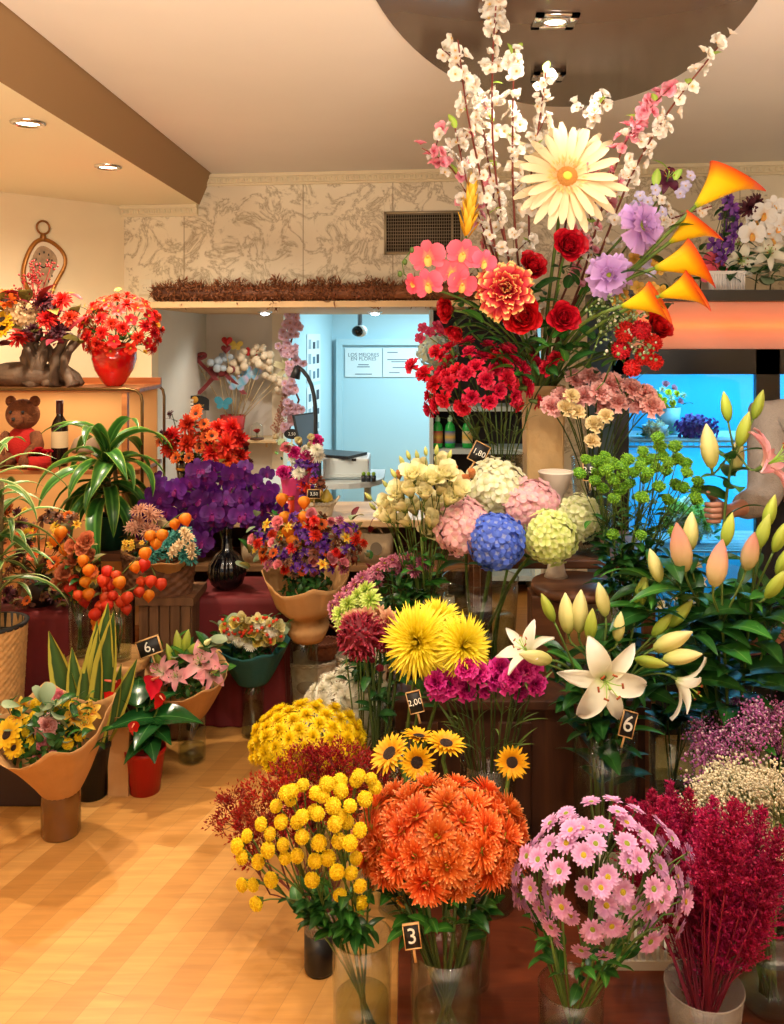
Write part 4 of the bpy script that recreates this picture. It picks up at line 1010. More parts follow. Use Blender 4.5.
# dark plum lily and small violet bits behind
PLUM = petal('plum_petal', [(0, (60, 10, 30)), (1, (96, 20, 50))], trans=.2)
plum = H_lily('plum_lily', PLUM, 3, 1.0)
single('lily', 'small dark plum lily between the gerbera and the topmost calla', 'lily', plum, 668, 178, 2.9, 36, (-.1, -1, .4), .003)
VIO = petal('pale_violet', [(0, (226, 220, 240)), (1, (196, 190, 236))], trans=.35)
vio = [H_five('pale_violet%d' % k, VIO, BLC, 30 + k) for k in range(2)]
b = arr_base(); t = thing('violet_spray', 'spray of tiny pale violet flowers beside the upper lilac poppy', 'spray flower', b)
arr_stem(t, b, at(660, 205, 2.9), V((.4, 0, 1)), .003)
for px, py in ((640, 196), (648, 202), (655, 190), (686, 186), (680, 194), (634, 206), (690, 176), (646, 262), (650, 272), (662, 212)): put_head(t, rnd.choice(vio), at(px, py, 2.87) - b, (U(-.5, .5), -1, U(-.2, .6)), .02)
for px, py in ((668, 150), (656, 166), (676, 160)): put_leaf(t, 'lime', at(px, py + 20, 2.88) - b, U(0, 6.28), .06, U(.3, 1))
DRYY = petal('dry_yellow', [(0, (196, 140, 40)), (1, (230, 180, 80))], trans=.2)
dry = H_five('dry_yellow', DRYY, GOLDC, 41, W=.8)
b = arr_base(); t = thing('dried_spray', 'spray of papery dry yellow flowers tucked under the calla lilies', 'dried flower', b)
arr_stem(t, b, at(640, 290, 2.92), V((.4, 0, .6)), .003)
for k in range(16): put_head(t, dry, at(U(612, 662), U(252, 318), 2.92) - b, (U(-.5, .5), -1, U(-.3, .6)), .024)
# greenery filling the arrangement
for k, (px, py, Y, l) in enumerate(((470, 320, 3.0, 'broad dark leaf spray beneath the coral orchids'), (500, 350, 2.95, 'dark leaf spray under the variegated peony'), (540, 350, 2.92, 'dark leaf spray in the middle of the arrangement, above its vase'), (580, 345, 2.95, 'dark leaf spray under the red silk rose nearest the poppies'), (610, 350, 3.0, 'dark leaf spray beside the red pompons'), (590, 285, 2.98, 'green leaf spray between the roses and the lower lilac poppy'), (560, 285, 2.95, 'rose leaf spray between two red silk roses'), (480, 300, 3.0, 'leaf spray behind the coral orchids'), (640, 300, 3.0, 'long dark leaf spray behind the lowest calla'))):
    b = arr_base(); t = thing('leaf_spray', l, 'foliage', b); C = at(px, py, Y)
    pts = arr_stem(t, b, C, V((U(-.4, .4), -.7, .3)), .003)
    for q in range(13):
        p = C + V((U(-.09, .09), U(-.06, .06), U(-.09, .07))); put_leaf(t, rnd.choice(['dark', 'dark', 'ovate', 'darklance']), p - b, U(0, 6.28), U(.06, .11), U(-.4, .6), U(-.6, .6))
# airy green and white sprig at the right under the callas
CLW = petal('sprig_white', [(0, (220, 220, 190)), (1, (240, 238, 220))]); 
sprig = [cloud('green_sprig%d' % k, [petal('sprig_green%d' % k, [(0, (120, 146, 84)), (1, (170, 186, 130))]), GREEN, CLW], 20 + k, 150, .022, 16) for k in range(2)]
for k, (px, py, l) in enumerate(((604, 352, 'airy pale green sprig under the lower lilac poppy'), (590, 330, 'airy pale green sprig lying against the red silk rose'))):
    b = arr_base(); t = thing('green_sprig', l, 'foliage', b); C = at(px, py + 30, 2.92); arr_stem(t, b, C, V((.3, -.6, .6)), .002)
    ob('foliage', sprig[k], t, basis(C - b, (.25, -.45, .9), 0, .26))
# pale hydrangea behind the red carnations
HYPB = petal('hydrangea_pale_blue', [(0, (200, 206, 170)), (1, (176, 206, 214))], trans=.35)
hpb = H_hyd('hydrangea_pale', HYPB, 90, 9)
single('hydrangea', 'small pale blue hydrangea peeping out behind the red carnations', 'hydrangea', hpb, 438, 350, 3.2, 44, (-.4, -.8, .5), .004)
b = arr_base(); t = thing('berry_spray', 'small maroon flower spray above the pale blue hydrangea', 'spray flower', b); arr_stem(t, b, at(430, 338, 3.05), V((-.8, 0, .6)), .002)
MAR = petal('maroon_petal', [(0, (150, 30, 60)), (1, (190, 50, 90))]); mar = H_five('maroon_small', MAR, BLR, 44)
for px, py in ((423, 328), (430, 332), (437, 326), (420, 338), (442, 332)): put_head(t, mar, at(px, py, 3.04) - b, (U(-.4, .4), -1, U(0, .6)), .02)

# ================================================================== CARNATIONS ON THE TIER
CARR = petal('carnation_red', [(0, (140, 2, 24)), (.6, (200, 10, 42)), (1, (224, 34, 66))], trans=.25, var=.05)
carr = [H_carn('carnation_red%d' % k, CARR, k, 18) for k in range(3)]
v = vase('clear glass vase of red spray carnations beside the tall column vase', at(500, 455, 3.17).x, 3.17, tz, at(500, 453, 3.17).z, .07, .084)
H = dome(480, 384, 58, 42, 3.03, 42, .6, -.6, .35, shell=(.65, 1.08))
H += [(at(x, y, 2.98), V((-.6, -.6, .4)).normalized()) for x, y in ((412, 366), (424, 374), (434, 384), (436, 352), (546, 368), (556, 358))]
stems('carnation', 'small red spray carnation in the glass vase beside the column vase', 'carnation', 'red spray carnations', v, H, carr, .033, 3, DSTEM, .002, 'thin', 3, .1, (.3, .8))
price_tag('chalkboard price tag tilted on the red spray carnation vase', 479, 453, 3.03, 15, 19, '1,80', math.radians(28))
CARP = petal('carnation_pink', [(0, (226, 120, 104)), (.6, (240, 160, 150)), (1, (250, 196, 188))], trans=.3, var=.05)
CARC = petal('carnation_cream', [(0, (226, 190, 110)), (1, (246, 222, 168))], trans=.3, var=.03)
carp = [H_carn('carnation_pink%d' % k, CARP, 5 + k, 30) for k in range(2)]; carc = [H_carn('carnation_cream%d' % k, CARC, 9 + k, 22) for k in range(2)]
v = vase('clear glass vase of pink and cream carnations behind the green buttons', at(594, 470, 3.15).x, 3.17, tz, at(594, 458, 3.17).z, .06, .075)
pk = [(562, 398), (552, 406), (576, 380), (590, 376), (600, 392), (612, 384), (618, 402), (604, 404), (630, 400), (640, 404), (652, 406), (632, 388), (646, 394), (584, 396)]
stems('carnation', 'frilled salmon pink carnation in the vase behind the green buttons', 'carnation', 'pink carnations', v, [(at(x, y, 2.98 + U(-.05, .08)), V((U(-.4, .4), -.75, .6)).normalized()) for x, y in pk], carp, .044, 1, DSTEM, .0025, 'thin', 2, .1)
cr = [(566, 408), (594, 424), (592, 441), (577, 412), (572, 396), (606, 416)]
stems('carnation', 'small cream carnation among the salmon pink ones', 'carnation', 'cream carnations', v, [(at(x, y, 2.94 + U(-.02, .02)), V((U(-.4, .4), -.75, .6)).normalized()) for x, y in cr], carc, .034, 1, DSTEM, .002)
# white flared bowl vase
P = at(556, 472, 3.02); t = thing('bowl_vase', 'empty white flared ceramic bowl vase in front of the column vase', 'vase', (P.x, 3.02, bz + .3)); h = P.z - bz - .3
f = MB(); f.lathe([(.001, 0), (.04, 0), (.03, .02), (.02, .1), (.026, h - .075), (.038, h - .06), (.058, h - .004), (.06, h), (.055, h - .003), (.035, h - .05), (.001, h - .06)], 28); ob('body', f.mesh('body', plain('ceramic_white', (226, 206, 184), .35)), t)
f = MB(); f.tube([(.058 * math.cos(a * PI / 16), .058 * math.sin(a * PI / 16), h) for a in range(33)], .003, 6, cap=False); ob('rim', f.mesh('rim', plain('ceramic_rim', (232, 218, 200), .3)), t)

# ================================================================== GREEN BUTTONS
BUTG = petal('button_green', [(0, (70, 120, 20)), (.6, (124, 176, 34)), (1, (150, 200, 56))], trans=.25, var=.05)
butg = [H_ball('green_button%d' % k, BUTG, 90, .3, .22, .75, seed=k) for k in range(2)]
v = vase('clear glass vase of green button chrysanthemums in front of the cooler', at(618, 600, 2.85).x, 2.86, bz, at(618, 592, 2.85).z, .055, .065)
pts = [(605, 456), (612, 463), (597, 461), (586, 459), (598, 472), (613, 479), (622, 466), (628, 459), (634, 472), (643, 461), (648, 472), (656, 467), (660, 446), (663, 455), (675, 446), (678, 458), (686, 463), (687, 472), (676, 484), (698, 481), (697, 490), (645, 478), (630, 483), (620, 489), (659, 486), (668, 499), (642, 497), (614, 498), (595, 480), (580, 473), (613, 534), (641, 535), (658, 437), (643, 451), (666, 470), (696, 498), (603, 488), (675, 532), (607, 470), (668, 462), (640, 466), (652, 459), (683, 487), (623, 474)]
H = [(at(x, y, 2.62 + U(-.06, .1)), V((U(-.35, .35), -.45, 1)).normalized()) for x, y in pts]
stems('chrysanthemum', 'green button chrysanthemum in front of the blue-lit cooler', 'chrysanthemum', 'green button chrysanthemums', v, H, butg, .024, 3, GREEN, .0018, ['ovate', 'dark'], 6, .075, (.35, .95))
price_tag('chalkboard price tag half hidden behind the green buttons', 590, 470, 2.9, 13, 20, '2,50')

# ================================================================== HYDRANGEAS
HY = {}
for k, cs in (('cream', [(0, (214, 214, 150)), (.5, (232, 226, 186)), (1, (240, 234, 206))]), ('pink', [(0, (236, 206, 190)), (.5, (232, 168, 172)), (1, (238, 186, 190))]), ('blue', [(0, (170, 180, 214)), (.35, (70, 100, 206)), (1, (96, 126, 220))]), ('lime', [(0, (186, 200, 90)), (.5, (214, 220, 130)), (1, (230, 232, 166))]), ('green cream', [(0, (190, 196, 120)), (.5, (214, 214, 156)), (1, (228, 224, 180))])):
    HY[k] = H_hyd('hydrangea_' + k.replace(' ', '_'), petal('hydrangea_' + k, cs, trans=.3, var=.03), 130, len(HY) + 1)
va = vase('clear glass vase of hydrangea stems under the blue hydrangea', at(480, 600, 2.95).x, 2.93, bz, at(480, 577, 2.93).z, .105, .125, water=.6)
for px, py, Y, dia, d, k, l in ((495, 489, 2.9, 66, (-.1, -.6, .8), 'cream', 'creamy white hydrangea, highest of the hydrangeas, below the red carnations'), (461, 526, 2.77, 60, (-.5, -.8, .35), 'pink', 'pink hydrangea between the cream lisianthus and the blue hydrangea'), (530, 506, 2.86, 62, (.1, -.6, .8), 'pink', 'pink hydrangea behind the lime one, below the white bowl vase'),
    (497, 541, 2.7, 60, (-.05, -.95, .3), 'blue', 'bright blue hydrangea in the centre of the shop display'), (551, 537, 2.7, 56, (.2, -.9, .35), 'lime', 'lime green hydrangea right beside the blue one'), (579, 517, 2.8, 50, (.6, -.7, .45), 'green cream', 'greenish cream hydrangea at the outer side of the lime one')):
    P = at(px, py, Y); d = V(d).normalized(); s = m_of(dia, Y) / 2
    base = V((va[0][0] + U(-.05, .05), va[0][1] + U(-.04, .04), va[3] + .01)); t = thing('hydrangea', l, 'hydrangea', base)
    rim = V((va[0][0] + (.08 if P.x > va[0][0] else -.08) * U(.3, 1), va[0][1] - .05 * U(0, 1), va[1]))
    pts = bez(base, base.lerp(rim, .9), rim.lerp(P, .5), P - d * s * .5, 8); f = MB(); f.tube([p - base for p in pts], .0045, 6); ob('stem', f.mesh('stem', GREEN), t)
    put_head(t, HY[k], P - base, d, s)
    for q in range(3): put_leaf(t, 'dark', pts[5 + q % 3] - base, U(0, 6.28), U(.09, .12), U(-.4, .2))
# cut stalks only seen in the same vase: their leaves low in the glass
# ================================================================== LISIANTHUS
LIS = petal('lisianthus_cream', [(0, (196, 200, 110)), (.4, (232, 222, 156)), (1, (244, 234, 186))], trans=.3, var=.03)
lis = [H_lisi('lisianthus%d' % k, LIS, k, .35 + .3 * k) for k in range(3)]
LISB = petal('lisianthus_bud', [(0, (150, 166, 70)), (1, (222, 214, 130))], trans=.25)
lisb = [H_bud('lisianthus_bud', LISB, .42)]
v = vase('clear glass vase of cream lisianthus near the counter', at(425, 590, 2.9).x, 2.92, bz, at(425, 585, 2.9).z, .06, .075)
pts = [(385, 503), (392, 517), (383, 516), (400, 505), (409, 490), (405, 520), (418, 481), (425, 493), (432, 478), (428, 508), (441, 488), (446, 472), (455, 480), (438, 503), (432, 520), (430, 530), (414, 507), (450, 498), (422, 468), (460, 490), (412, 474), (440, 462), (398, 492), (445, 512)]
H = [(at(x, y, 2.72 + U(-.06, .1)), V(((x - 430) / 60 + U(-.2, .2), -.6, .75)).normalized()) for x, y in pts]
stems('lisianthus', 'cream lisianthus bloom at the counter end of the display', 'lisianthus', 'cream lisianthus', v, H, lis, .044, 2, GREEN, .002, 'ovate', 2, .06, (.5, .95))
H = [(at(x, y, 2.74 + U(-.05, .1)), V(((x - 430) / 60, -.2, 1)).normalized()) for x, y in ((372, 500), (376, 510), (404, 466), (418, 460), (426, 456), (436, 455), (396, 478), (448, 460), (388, 488), (410, 460))]
stems('lisianthus', 'pointed greenish lisianthus bud above the cream blooms', 'lisianthus', 'lisianthus buds', v, H, lisb, .017, 2, GREEN, .0016)
PEACHB = petal('peach_bud', [(0, (200, 160, 90)), (1, (232, 160, 100))]); pb = H_lisi('peach_bloom', PEACHB, 7, .4)
H = [(at(x, y, 2.78), V((0, -.5, .9)).normalized()) for x, y in ((399, 475), (454, 470), (466, 480), (472, 474))]
stems('lisianthus', 'small peach lisianthus bud among the cream ones', 'lisianthus', 'peach lisianthus buds', v, H, [pb], .024, 1, GREEN, .0016)
# small bottle of pale liquid
P = at(450, 626, 2.68); t = thing('glass_bottle', 'small clear glass bottle neck with pale yellow contents behind the yellow spider blooms', 'bottle', (P.x, 2.78, bz)); z1 = at(450, 596, 2.78).z - bz
f = MB(); f.lathe([(.001, 0), (.034, 0), (.036, .04), (.022, z1 - .06), (.018, z1), (.015, z1)], 18); ob('body', f.mesh('body', glass('bottle_glass', (236, 230, 200), .9, .12)), t)
f = MB(); f.lathe([(.001, .004), (.031, .004), (.032, .04), (.022, z1 - .07), (.001, z1 - .07)], 16); ob('contents', f.mesh('contents', plain('pale_yellow_fluid', (232, 210, 110), .4)), t)
# ================================================================== FRONT ROW ON THE FLOOR
def vfloor(label, px, Y, ryimg, wpx, **k):
    P = at(px, ryimg, Y); r = m_of(wpx, Y) / 2
    return vase(label, P.x, Y, .021 if P.x - r > -.03 and Y < 3.1 else 0.0, P.z, k.pop('r0', r * .94), r, **k)
# yellow buttons
BUTY = petal('button_yellow', [(0, (236, 186, 8)), (.6, (250, 212, 16)), (1, (255, 228, 40))], trans=.2, var=.03)
buty = [H_ball('yellow_button%d' % k, BUTY, 240, .2, .15, .82, seed=k) for k in range(2)]
v = vfloor('clear glass cylinder vase of yellow button chrysanthemums, front row', 362, 2.0, 935, 60)
pts = [(286, 793), (303, 785), (291, 800), (316, 793), (340, 781), (341, 791), (356, 781), (359, 776), (371, 779), (375, 787), (365, 799), (302, 817), (314, 812), (318, 814), (333, 806), (341, 816), (335, 824), (347, 822), (297, 822), (281, 822), (261, 824), (270, 834), (247, 836), (237, 846), (242, 857), (258, 862), (285, 858), (297, 856), (315, 861), (302, 837), (283, 845), (319, 843), (339, 841), (350, 843), (356, 858), (271, 880), (253, 885), (242, 885), (256, 904), (337, 872), (351, 873), (340, 895), (360, 886), (361, 903), (276, 806), (292, 791), (327, 784), (312, 880) , (268, 850), (360, 830), (328, 858), (350, 806), (322, 795)]
H = []
for x, y in pts:
    n = V(((x - 325) / 75, -.75, (850 - y) / 75)); q = max(0, 1 - ((x - 320) / 95) ** 2 - ((y - 850) / 90) ** 2)
    H.append((at(x, y, 2.06 - .16 * math.sqrt(q) + U(-.02, .02)), (n + V((0, -.1, .25))).normalized()))
stems('chrysanthemum', 'yellow button chrysanthemum in the front row vase beside the dark bucket', 'chrysanthemum', 'yellow button chrysanthemums', v, H, buty, .0205, 5, GREEN, .002, ['dark', 'ovate'], 10, .055, (.5, .95))
f = MB()
# orange chrysanthemums
ORM = petal('mum_orange', [(0, (190, 60, 10)), (.5, (222, 84, 22)), (.85, (236, 116, 46)), (1, (244, 168, 104))], trans=.25, var=.06)
orm = [H_mum('orange_mum%d' % k, ORM, 5, 30, 1, .14, k, .1, 1.15, cmat=GREENC if k else GOLDC, nL=4) for k in range(3)]
v = vfloor('clear glass cylinder vase of orange chrysanthemums, front row', 446, 1.95, 945, 72)
H = dome(440, 836, 76, 42, 2.03, 42, .75, -.5, .45, jit=.07)
stems('chrysanthemum', 'shaggy orange chrysanthemum in the front row vase under the sunflowers', 'chrysanthemum', 'orange chrysanthemums', v, H, orm, .052, 2, DSTEM, .0028, ['dark', 'ovate'], 3, .06, (.4, .9))
BRZ = petal('mum_bronze', [(0, (110, 30, 14)), (.6, (170, 70, 20)), (1, (224, 160, 40))], trans=.2); brz = H_daisy('bronze_mum', BRZ, BROWNC, 14, 2, .7, .26, .7, -.3, .2, .3, .1)
H = [(at(x, y, 1.98 + U(-.02, .04)), V((-.5, -.8, -.2)).normalized()) for x, y in ((378, 862), (386, 856), (394, 858), (400, 882), (392, 892), (404, 900), (372, 884), (408, 888))]
stems('chrysanthemum', 'small bronze half-open chrysanthemum under the orange mass', 'chrysanthemum', 'bronze chrysanthemums', v, H, [brz], .018, 2, DSTEM, .0018)
price_tag('small chalkboard price tag clipped on the orange chrysanthemum vase', 412, 936, 1.86, 15, 22, '3', math.radians(-8))
# second plain cylinder behind the orange one
v2 = vfloor('tall clear glass cylinder vase close behind the orange chrysanthemums', 468, 2.2, 886, 46)
# sunflowers
SUNP = petal('sunflower_yellow', [(0, (214, 130, 8)), (.5, (238, 172, 14)), (1, (250, 200, 40))], trans=.25, var=.03)
def H_sun(nm):
    h = H_daisy(nm, SUNP, BROWNC, 21, 2, .74, .2, .2, -.25, .28, .35, .1, 5, prof='lily')
    return h
sun = H_sun('sunflower')
for px, py, Y, dia, d, l in ((390, 754, 2.28, 46, (-.5, -.4, .75), 'sunflower turned away beside the yellow buttons, leftmost of the five sunflowers'), (419, 737, 2.34, 38, (.1, .1, 1), 'sunflower seen from its side at the back of its bunch'),
    (417, 762, 2.2, 38, (0, -1, .12), 'sunflower facing the viewer with a clear brown eye above the orange chrysanthemums'), (446, 744, 2.26, 42, (.15, -.2, 1), 'sunflower tipped upward at the back of its bunch, nearest the lone one'), (512, 762, 2.2, 36, (-.05, -1, .1), 'lone sunflower standing apart near the dark bench panel')):
    P = at(px, py, Y); d = V(d).normalized(); s = m_of(dia, Y) / 2
    base = V((v2[0][0] + U(-.03, .03), v2[0][1] + U(-.03, .03), .04)); t = thing('sunflower', l, 'sunflower', base)
    rim = V((v2[0][0] + (px - 440) / 1200, v2[0][1] - .02, v2[1]))
    pts = bez(base, base.lerp(rim, .8), rim.lerp(P, .4), P - d * s * .9, 8) + [P - d * s * .1]; f = MB(); f.tube([p - base for p in pts], .0055, 7); ob('stem', f.mesh('stem', GREEN), t)
    put_head(t, sun, P - base, d, s)
    f = MB(); f.lathe([(.1, -.2), (.4, -.1), (.46, -.02)], 12)
    for k in range(9): f.petal(k * .698, .5, .22, .3, .5, 0, .3, -.1, 'strap', 3, 2)
    ob('calyx', f.mesh('calyx', GREEN), t, basis(P - base, d, 0, s))
    for q in range(2): put_leaf(t, 'ovate', pts[6] - base, U(0, 6.28), .06, -.5)
price_tag('chalkboard price tag with a wooden peg among the orange chrysanthemums', 471, 797, 2.12, 24, 15, '5,95', math.radians(5))
# pink daisies
PKD = petal('daisy_pink', [(0, (236, 214, 226)), (.35, (218, 146, 196)), (1, (234, 182, 218))], trans=.3, var=.05)
pkd = [H_daisy('pink_daisy%d' % k, PKD, GREENC if k else GOLDC, 15, 2, .8, .27, .25, -.3, .16, .24, .1, k) for k in range(3)]
v = vfloor('clear glass cylinder vase of pale pink daisies, front row', 571, 1.9, 985, 66)
H = []
for P, n in dome(600, 872, 90, 66, 1.98, 84, .75, -.75, .35, jit=.09, shell=(.72, 1.06)): H.append((P, n))
stems('chrysanthemum', 'pale pink daisy chrysanthemum in the front row vase beside the crimson plumes', 'chrysanthemum', 'pale pink daisy chrysanthemums', v, H, pkd, .0265, 5, GREEN, .0024, ['dark', 'ovate'], 3, .05, (.4, .9))
# crimson plumes
CRM = petal('plume_crimson', [(0, (140, 8, 52)), (1, (196, 30, 90))], trans=.25, var=.08)
crm = [plume('crimson%d' % k, CRM, k, 170, .33, .05) for k in range(3)]
BUCK = glass('frosted_glass', (226, 216, 204), .8, .16, .1)
v = vfloor('tapered frosted glass bucket of crimson plumes, front row', 704, 1.95, 985, 78, r0=.062, mat=BUCK, name='glass_bucket', cat='bucket', water=.3)
def plumes(name, label, cat, group, v, pts, meshes, size, smat, tilt=.5, sr=.002, center=None):
    (cx, cy), rz, rr, bz, br = v
    for (px, py, Y) in pts:
        T = at(px, py, Y); base = V((cx + U(-.3, .3) * br, cy + U(-.3, .3) * br, bz + .01)); t = thing(name, label, cat, base, 0, group)
        L = size * U(.85, 1.15); d = (T - V((cx, cy, rz - .12))).normalized(); d = (d + V((0, 0, .25))).normalized()
        P = T - d * L; rim = V((cx, cy, rz)) + V((T.x - cx, T.y - cy, 0)) * .25
        if V((rim.x - cx, rim.y - cy, 0)).length > rr * .8: rim = V((cx, cy, rz)) + V((T.x - cx, T.y - cy, 0)).normalized() * rr * .8
        pts2 = bez(base, base.lerp(rim, .9), rim.lerp(P, .6), P, 7); f = MB(); f.tube([p - base for p in pts2], sr, 5); ob('stem', f.mesh('stem', smat), t)
        ob('blossoms', rnd.choice(meshes), t, basis(P - base, d, U(0, 6), L))
CRST = petal('stem_crimson', [(0, (96, 20, 30)), (1, (140, 16, 50))], trans=0)
P2 = [(x + U(-4, 4), y + U(-4, 4), (1.98 if x > 700 else 2.14) + U(-.1, .12)) for x, y in ((640, 800), (655, 790), (672, 784), (690, 792), (700, 806), (716, 798), (735, 800), (748, 806), (762, 812), (620, 812), (646, 822), (668, 812), (690, 826), (712, 820), (730, 830), (755, 836), (772, 850), (664, 846), (700, 850), (725, 858), (745, 866), (765, 884), (678, 872), (712, 884), (738, 894), (692, 900), (770, 900), (655, 836), (638, 806), (782, 866), (626, 800), (648, 806), (660, 800), (632, 820), (612, 806), (676, 800), (708, 812), (742, 846), (778, 830))]
plumes('astilbe', 'crimson feathery plume in the frosted bucket, front row', 'plume flower', 'crimson plumes', v, P2, crm, .185, CRST)
# gypsophila, cream and pink
GYW = petal('gyps_cream', [(0, (226, 206, 160)), (1, (244, 232, 200))], trans=.2, var=.04); GYP = petal('gyps_pink', [(0, (160, 60, 130)), (1, (206, 120, 176))], trans=.2, var=.06); GYP2 = petal('gyps_pale_pink', [(0, (226, 170, 200)), (1, (236, 200, 216))], trans=.2)
gyw = [cloud('gyps_cream%d' % k, [GYW, GREEN, GYW], k, 300, .02, 24) for k in range(3)]; gyp = [cloud('gyps_pink%d' % k, [GYP, GREEN, GYP2], 5 + k, 300, .02, 24) for k in range(3)]
v = vfloor('round clear glass vase of baby\'s breath, front row at the far end', 770, 2.12, 950, 66, prof=[(.06, 0), (.085, .04), (.09, .12), (.075, .2), (.07, at(0, 950, 2.12).z - .021)])
plumes('gypsophila', 'cream baby\'s breath spray above the crimson plumes', 'baby\'s breath', 'cream baby\'s breath', v, [(x, y, 2.25 + U(-.12, .14)) for x, y in ((700, 768), (715, 752), (735, 748), (755, 752), (775, 756), (708, 790), (728, 776), (748, 778), (770, 784), (785, 770), (740, 800), (762, 806), (780, 812), (698, 780), (722, 760), (745, 762), (766, 770), (784, 800))], gyw, .17, GREEN)
v = vfloor('clear glass vase of pink baby\'s breath behind the cream one', 760, 2.42, 880, 56)
plumes('gypsophila', 'pink baby\'s breath spray behind the cream one', 'baby\'s breath', 'pink baby\'s breath', v, [(x, y, 2.45 + U(-.1, .1)) for x, y in ((704, 716), (720, 704), (738, 694), (756, 700), (772, 698), (786, 704), (698, 734), (716, 722), (735, 714), (752, 718), (770, 716), (785, 724), (760, 706))], gyp, .16, GREEN)
# red fuzzy filler in the dark bucket
KAN = petal('filler_red', [(0, (120, 18, 8)), (1, (184, 44, 22))], trans=.2, var=.1)
kan = [cloud('red_filler%d' % k, [KAN, TWIG, KAN], k, 10, .01, 26) for k in range(1)]
def tuft(nm, seed):
    rg = random.Random(seed); mb = MB(); mb.tube([(0, 0, 0), (0, 0, .45)], .014, 5, 1)
    for i in range(16):
        a = rg.uniform(0, 6.28); R = rg.uniform(.08, .42); z = rg.uniform(.55, .95); p1 = V((R * math.cos(a), R * math.sin(a), z))
        mb.tube(bez((0, 0, rg.uniform(.25, .45)), (0, 0, .55), p1 * .85, p1, 3), .007, 3, 1, .004, False)
        for q in range(26):
            c = p1 + V((rg.gauss(0, .045), rg.gauss(0, .045), rg.gauss(0, .045))); M = basis(c, (c - p1) * 8 + V((p1.x, p1.y, .6)), rg.uniform(0, 6), .06 * rg.uniform(.6, 1.2)); mb.petal(0, 1, .35, 1.3, -.6, 0, 0, 0, 'strap', 2, 1, M=M, rg=rg); mb.petal(2.4, 1, .35, 1.3, -.6, 0, 0, 0, 'strap', 2, 1, M=M, rg=rg)
    return mb.mesh(nm + '_blossoms', [KAN, TWIG])
kan = [tuft('red_filler%d' % k, k) for k in range(3)]
P = at(317, 985, 2.24); t = thing('flower_bucket', 'tall black flower bucket with a clear top edge, on the floor', 'bucket', (P.x + .005, 2.27, 0)); zt_ = at(317, 905, 2.27).z; r = m_of(32, 2.27) / 2
f = MB(); f.lathe([(.001, 0), (r * .9, 0), (r, .01), (r, zt_ * .62), (r - .004, zt_ * .62), (r - .004, .02), (.001, .02)], 28); ob('body', f.mesh('body', plain('bucket_black', (18, 14, 14), .3)), t)
f = MB(); f.lathe([(r, zt_ * .62), (r, zt_), (r - .003, zt_), (r - .003, zt_ * .62)], 28); ob('clear_top', f.mesh('clear_top', glass('bucket_clear', (226, 214, 200), .9, .12)), t)
f = MB()
for k in range(4): f.lathe([(r + .0005, zt_ * (.7 + .05 * k)), (r + .003, zt_ * (.715 + .05 * k)), (r + .0005, zt_ * (.73 + .05 * k))], 28)
ob('rib', f.mesh('rib', GLASS), t)
vk = ((P.x + .005, 2.27), zt_, r, .02, r * .8)
plumes('red_filler', 'wispy dark red filler flower in the black bucket', 'filler flower', 'dark red filler flowers', vk, [(x, y, 2.4 + U(-.12, .12)) for x, y in ((222, 790), (238, 806), (255, 788), (268, 764), (285, 756), (300, 742), (318, 738), (340, 736), (360, 746), (380, 752), (275, 790), (298, 776), (322, 764), (345, 768), (368, 774), (250, 818), (240, 838), (265, 812), (310, 790), (335, 790), (290, 800), (355, 790))], kan, .17, TWIG, sr=.0018)
# yellow cushion and white cushion chrysanthemums behind
CUY = petal('cushion_yellow', [(0, (222, 176, 4)), (1, (246, 214, 14))], trans=.2, var=.03); cuy = [H_mum('yellow_cushion%d' % k, CUY, 6, 20, 1, .2, k, .1, 1.4, nL=3) for k in range(2)]
v = vfloor('clear glass vase of small yellow chrysanthemums behind the dark red filler', 318, 2.62, 800, 52)
stems('chrysanthemum', 'small full yellow chrysanthemum in a dense dome behind the dark red filler', 'chrysanthemum', 'dense yellow chrysanthemums', v, dome(308, 742, 54, 34, 2.62, 62, .9, -.3, .5, jit=.03), cuy, .0265, 5, GREEN, .002, 'dark', 1, .05, (.5, .8))
CUW = petal('cushion_white', [(0, (226, 220, 190)), (1, (244, 240, 226))], trans=.25, var=.02); cuw = [H_mum('white_cushion%d' % k, CUW, 6, 20, 1, .2, k, .1, 1.4, nL=3) for k in range(2)]
v = vfloor('clear glass vase of white chrysanthemums behind the yellow dome', 352, 2.98, 765, 48)
stems('chrysanthemum', 'small full white chrysanthemum in the cluster behind the yellow dome', 'chrysanthemum', 'white chrysanthemums', v, dome(352, 708, 44, 34, 2.98, 40, .8, -.5, .5, jit=.05), cuw, .034, 4, GREEN, .002)
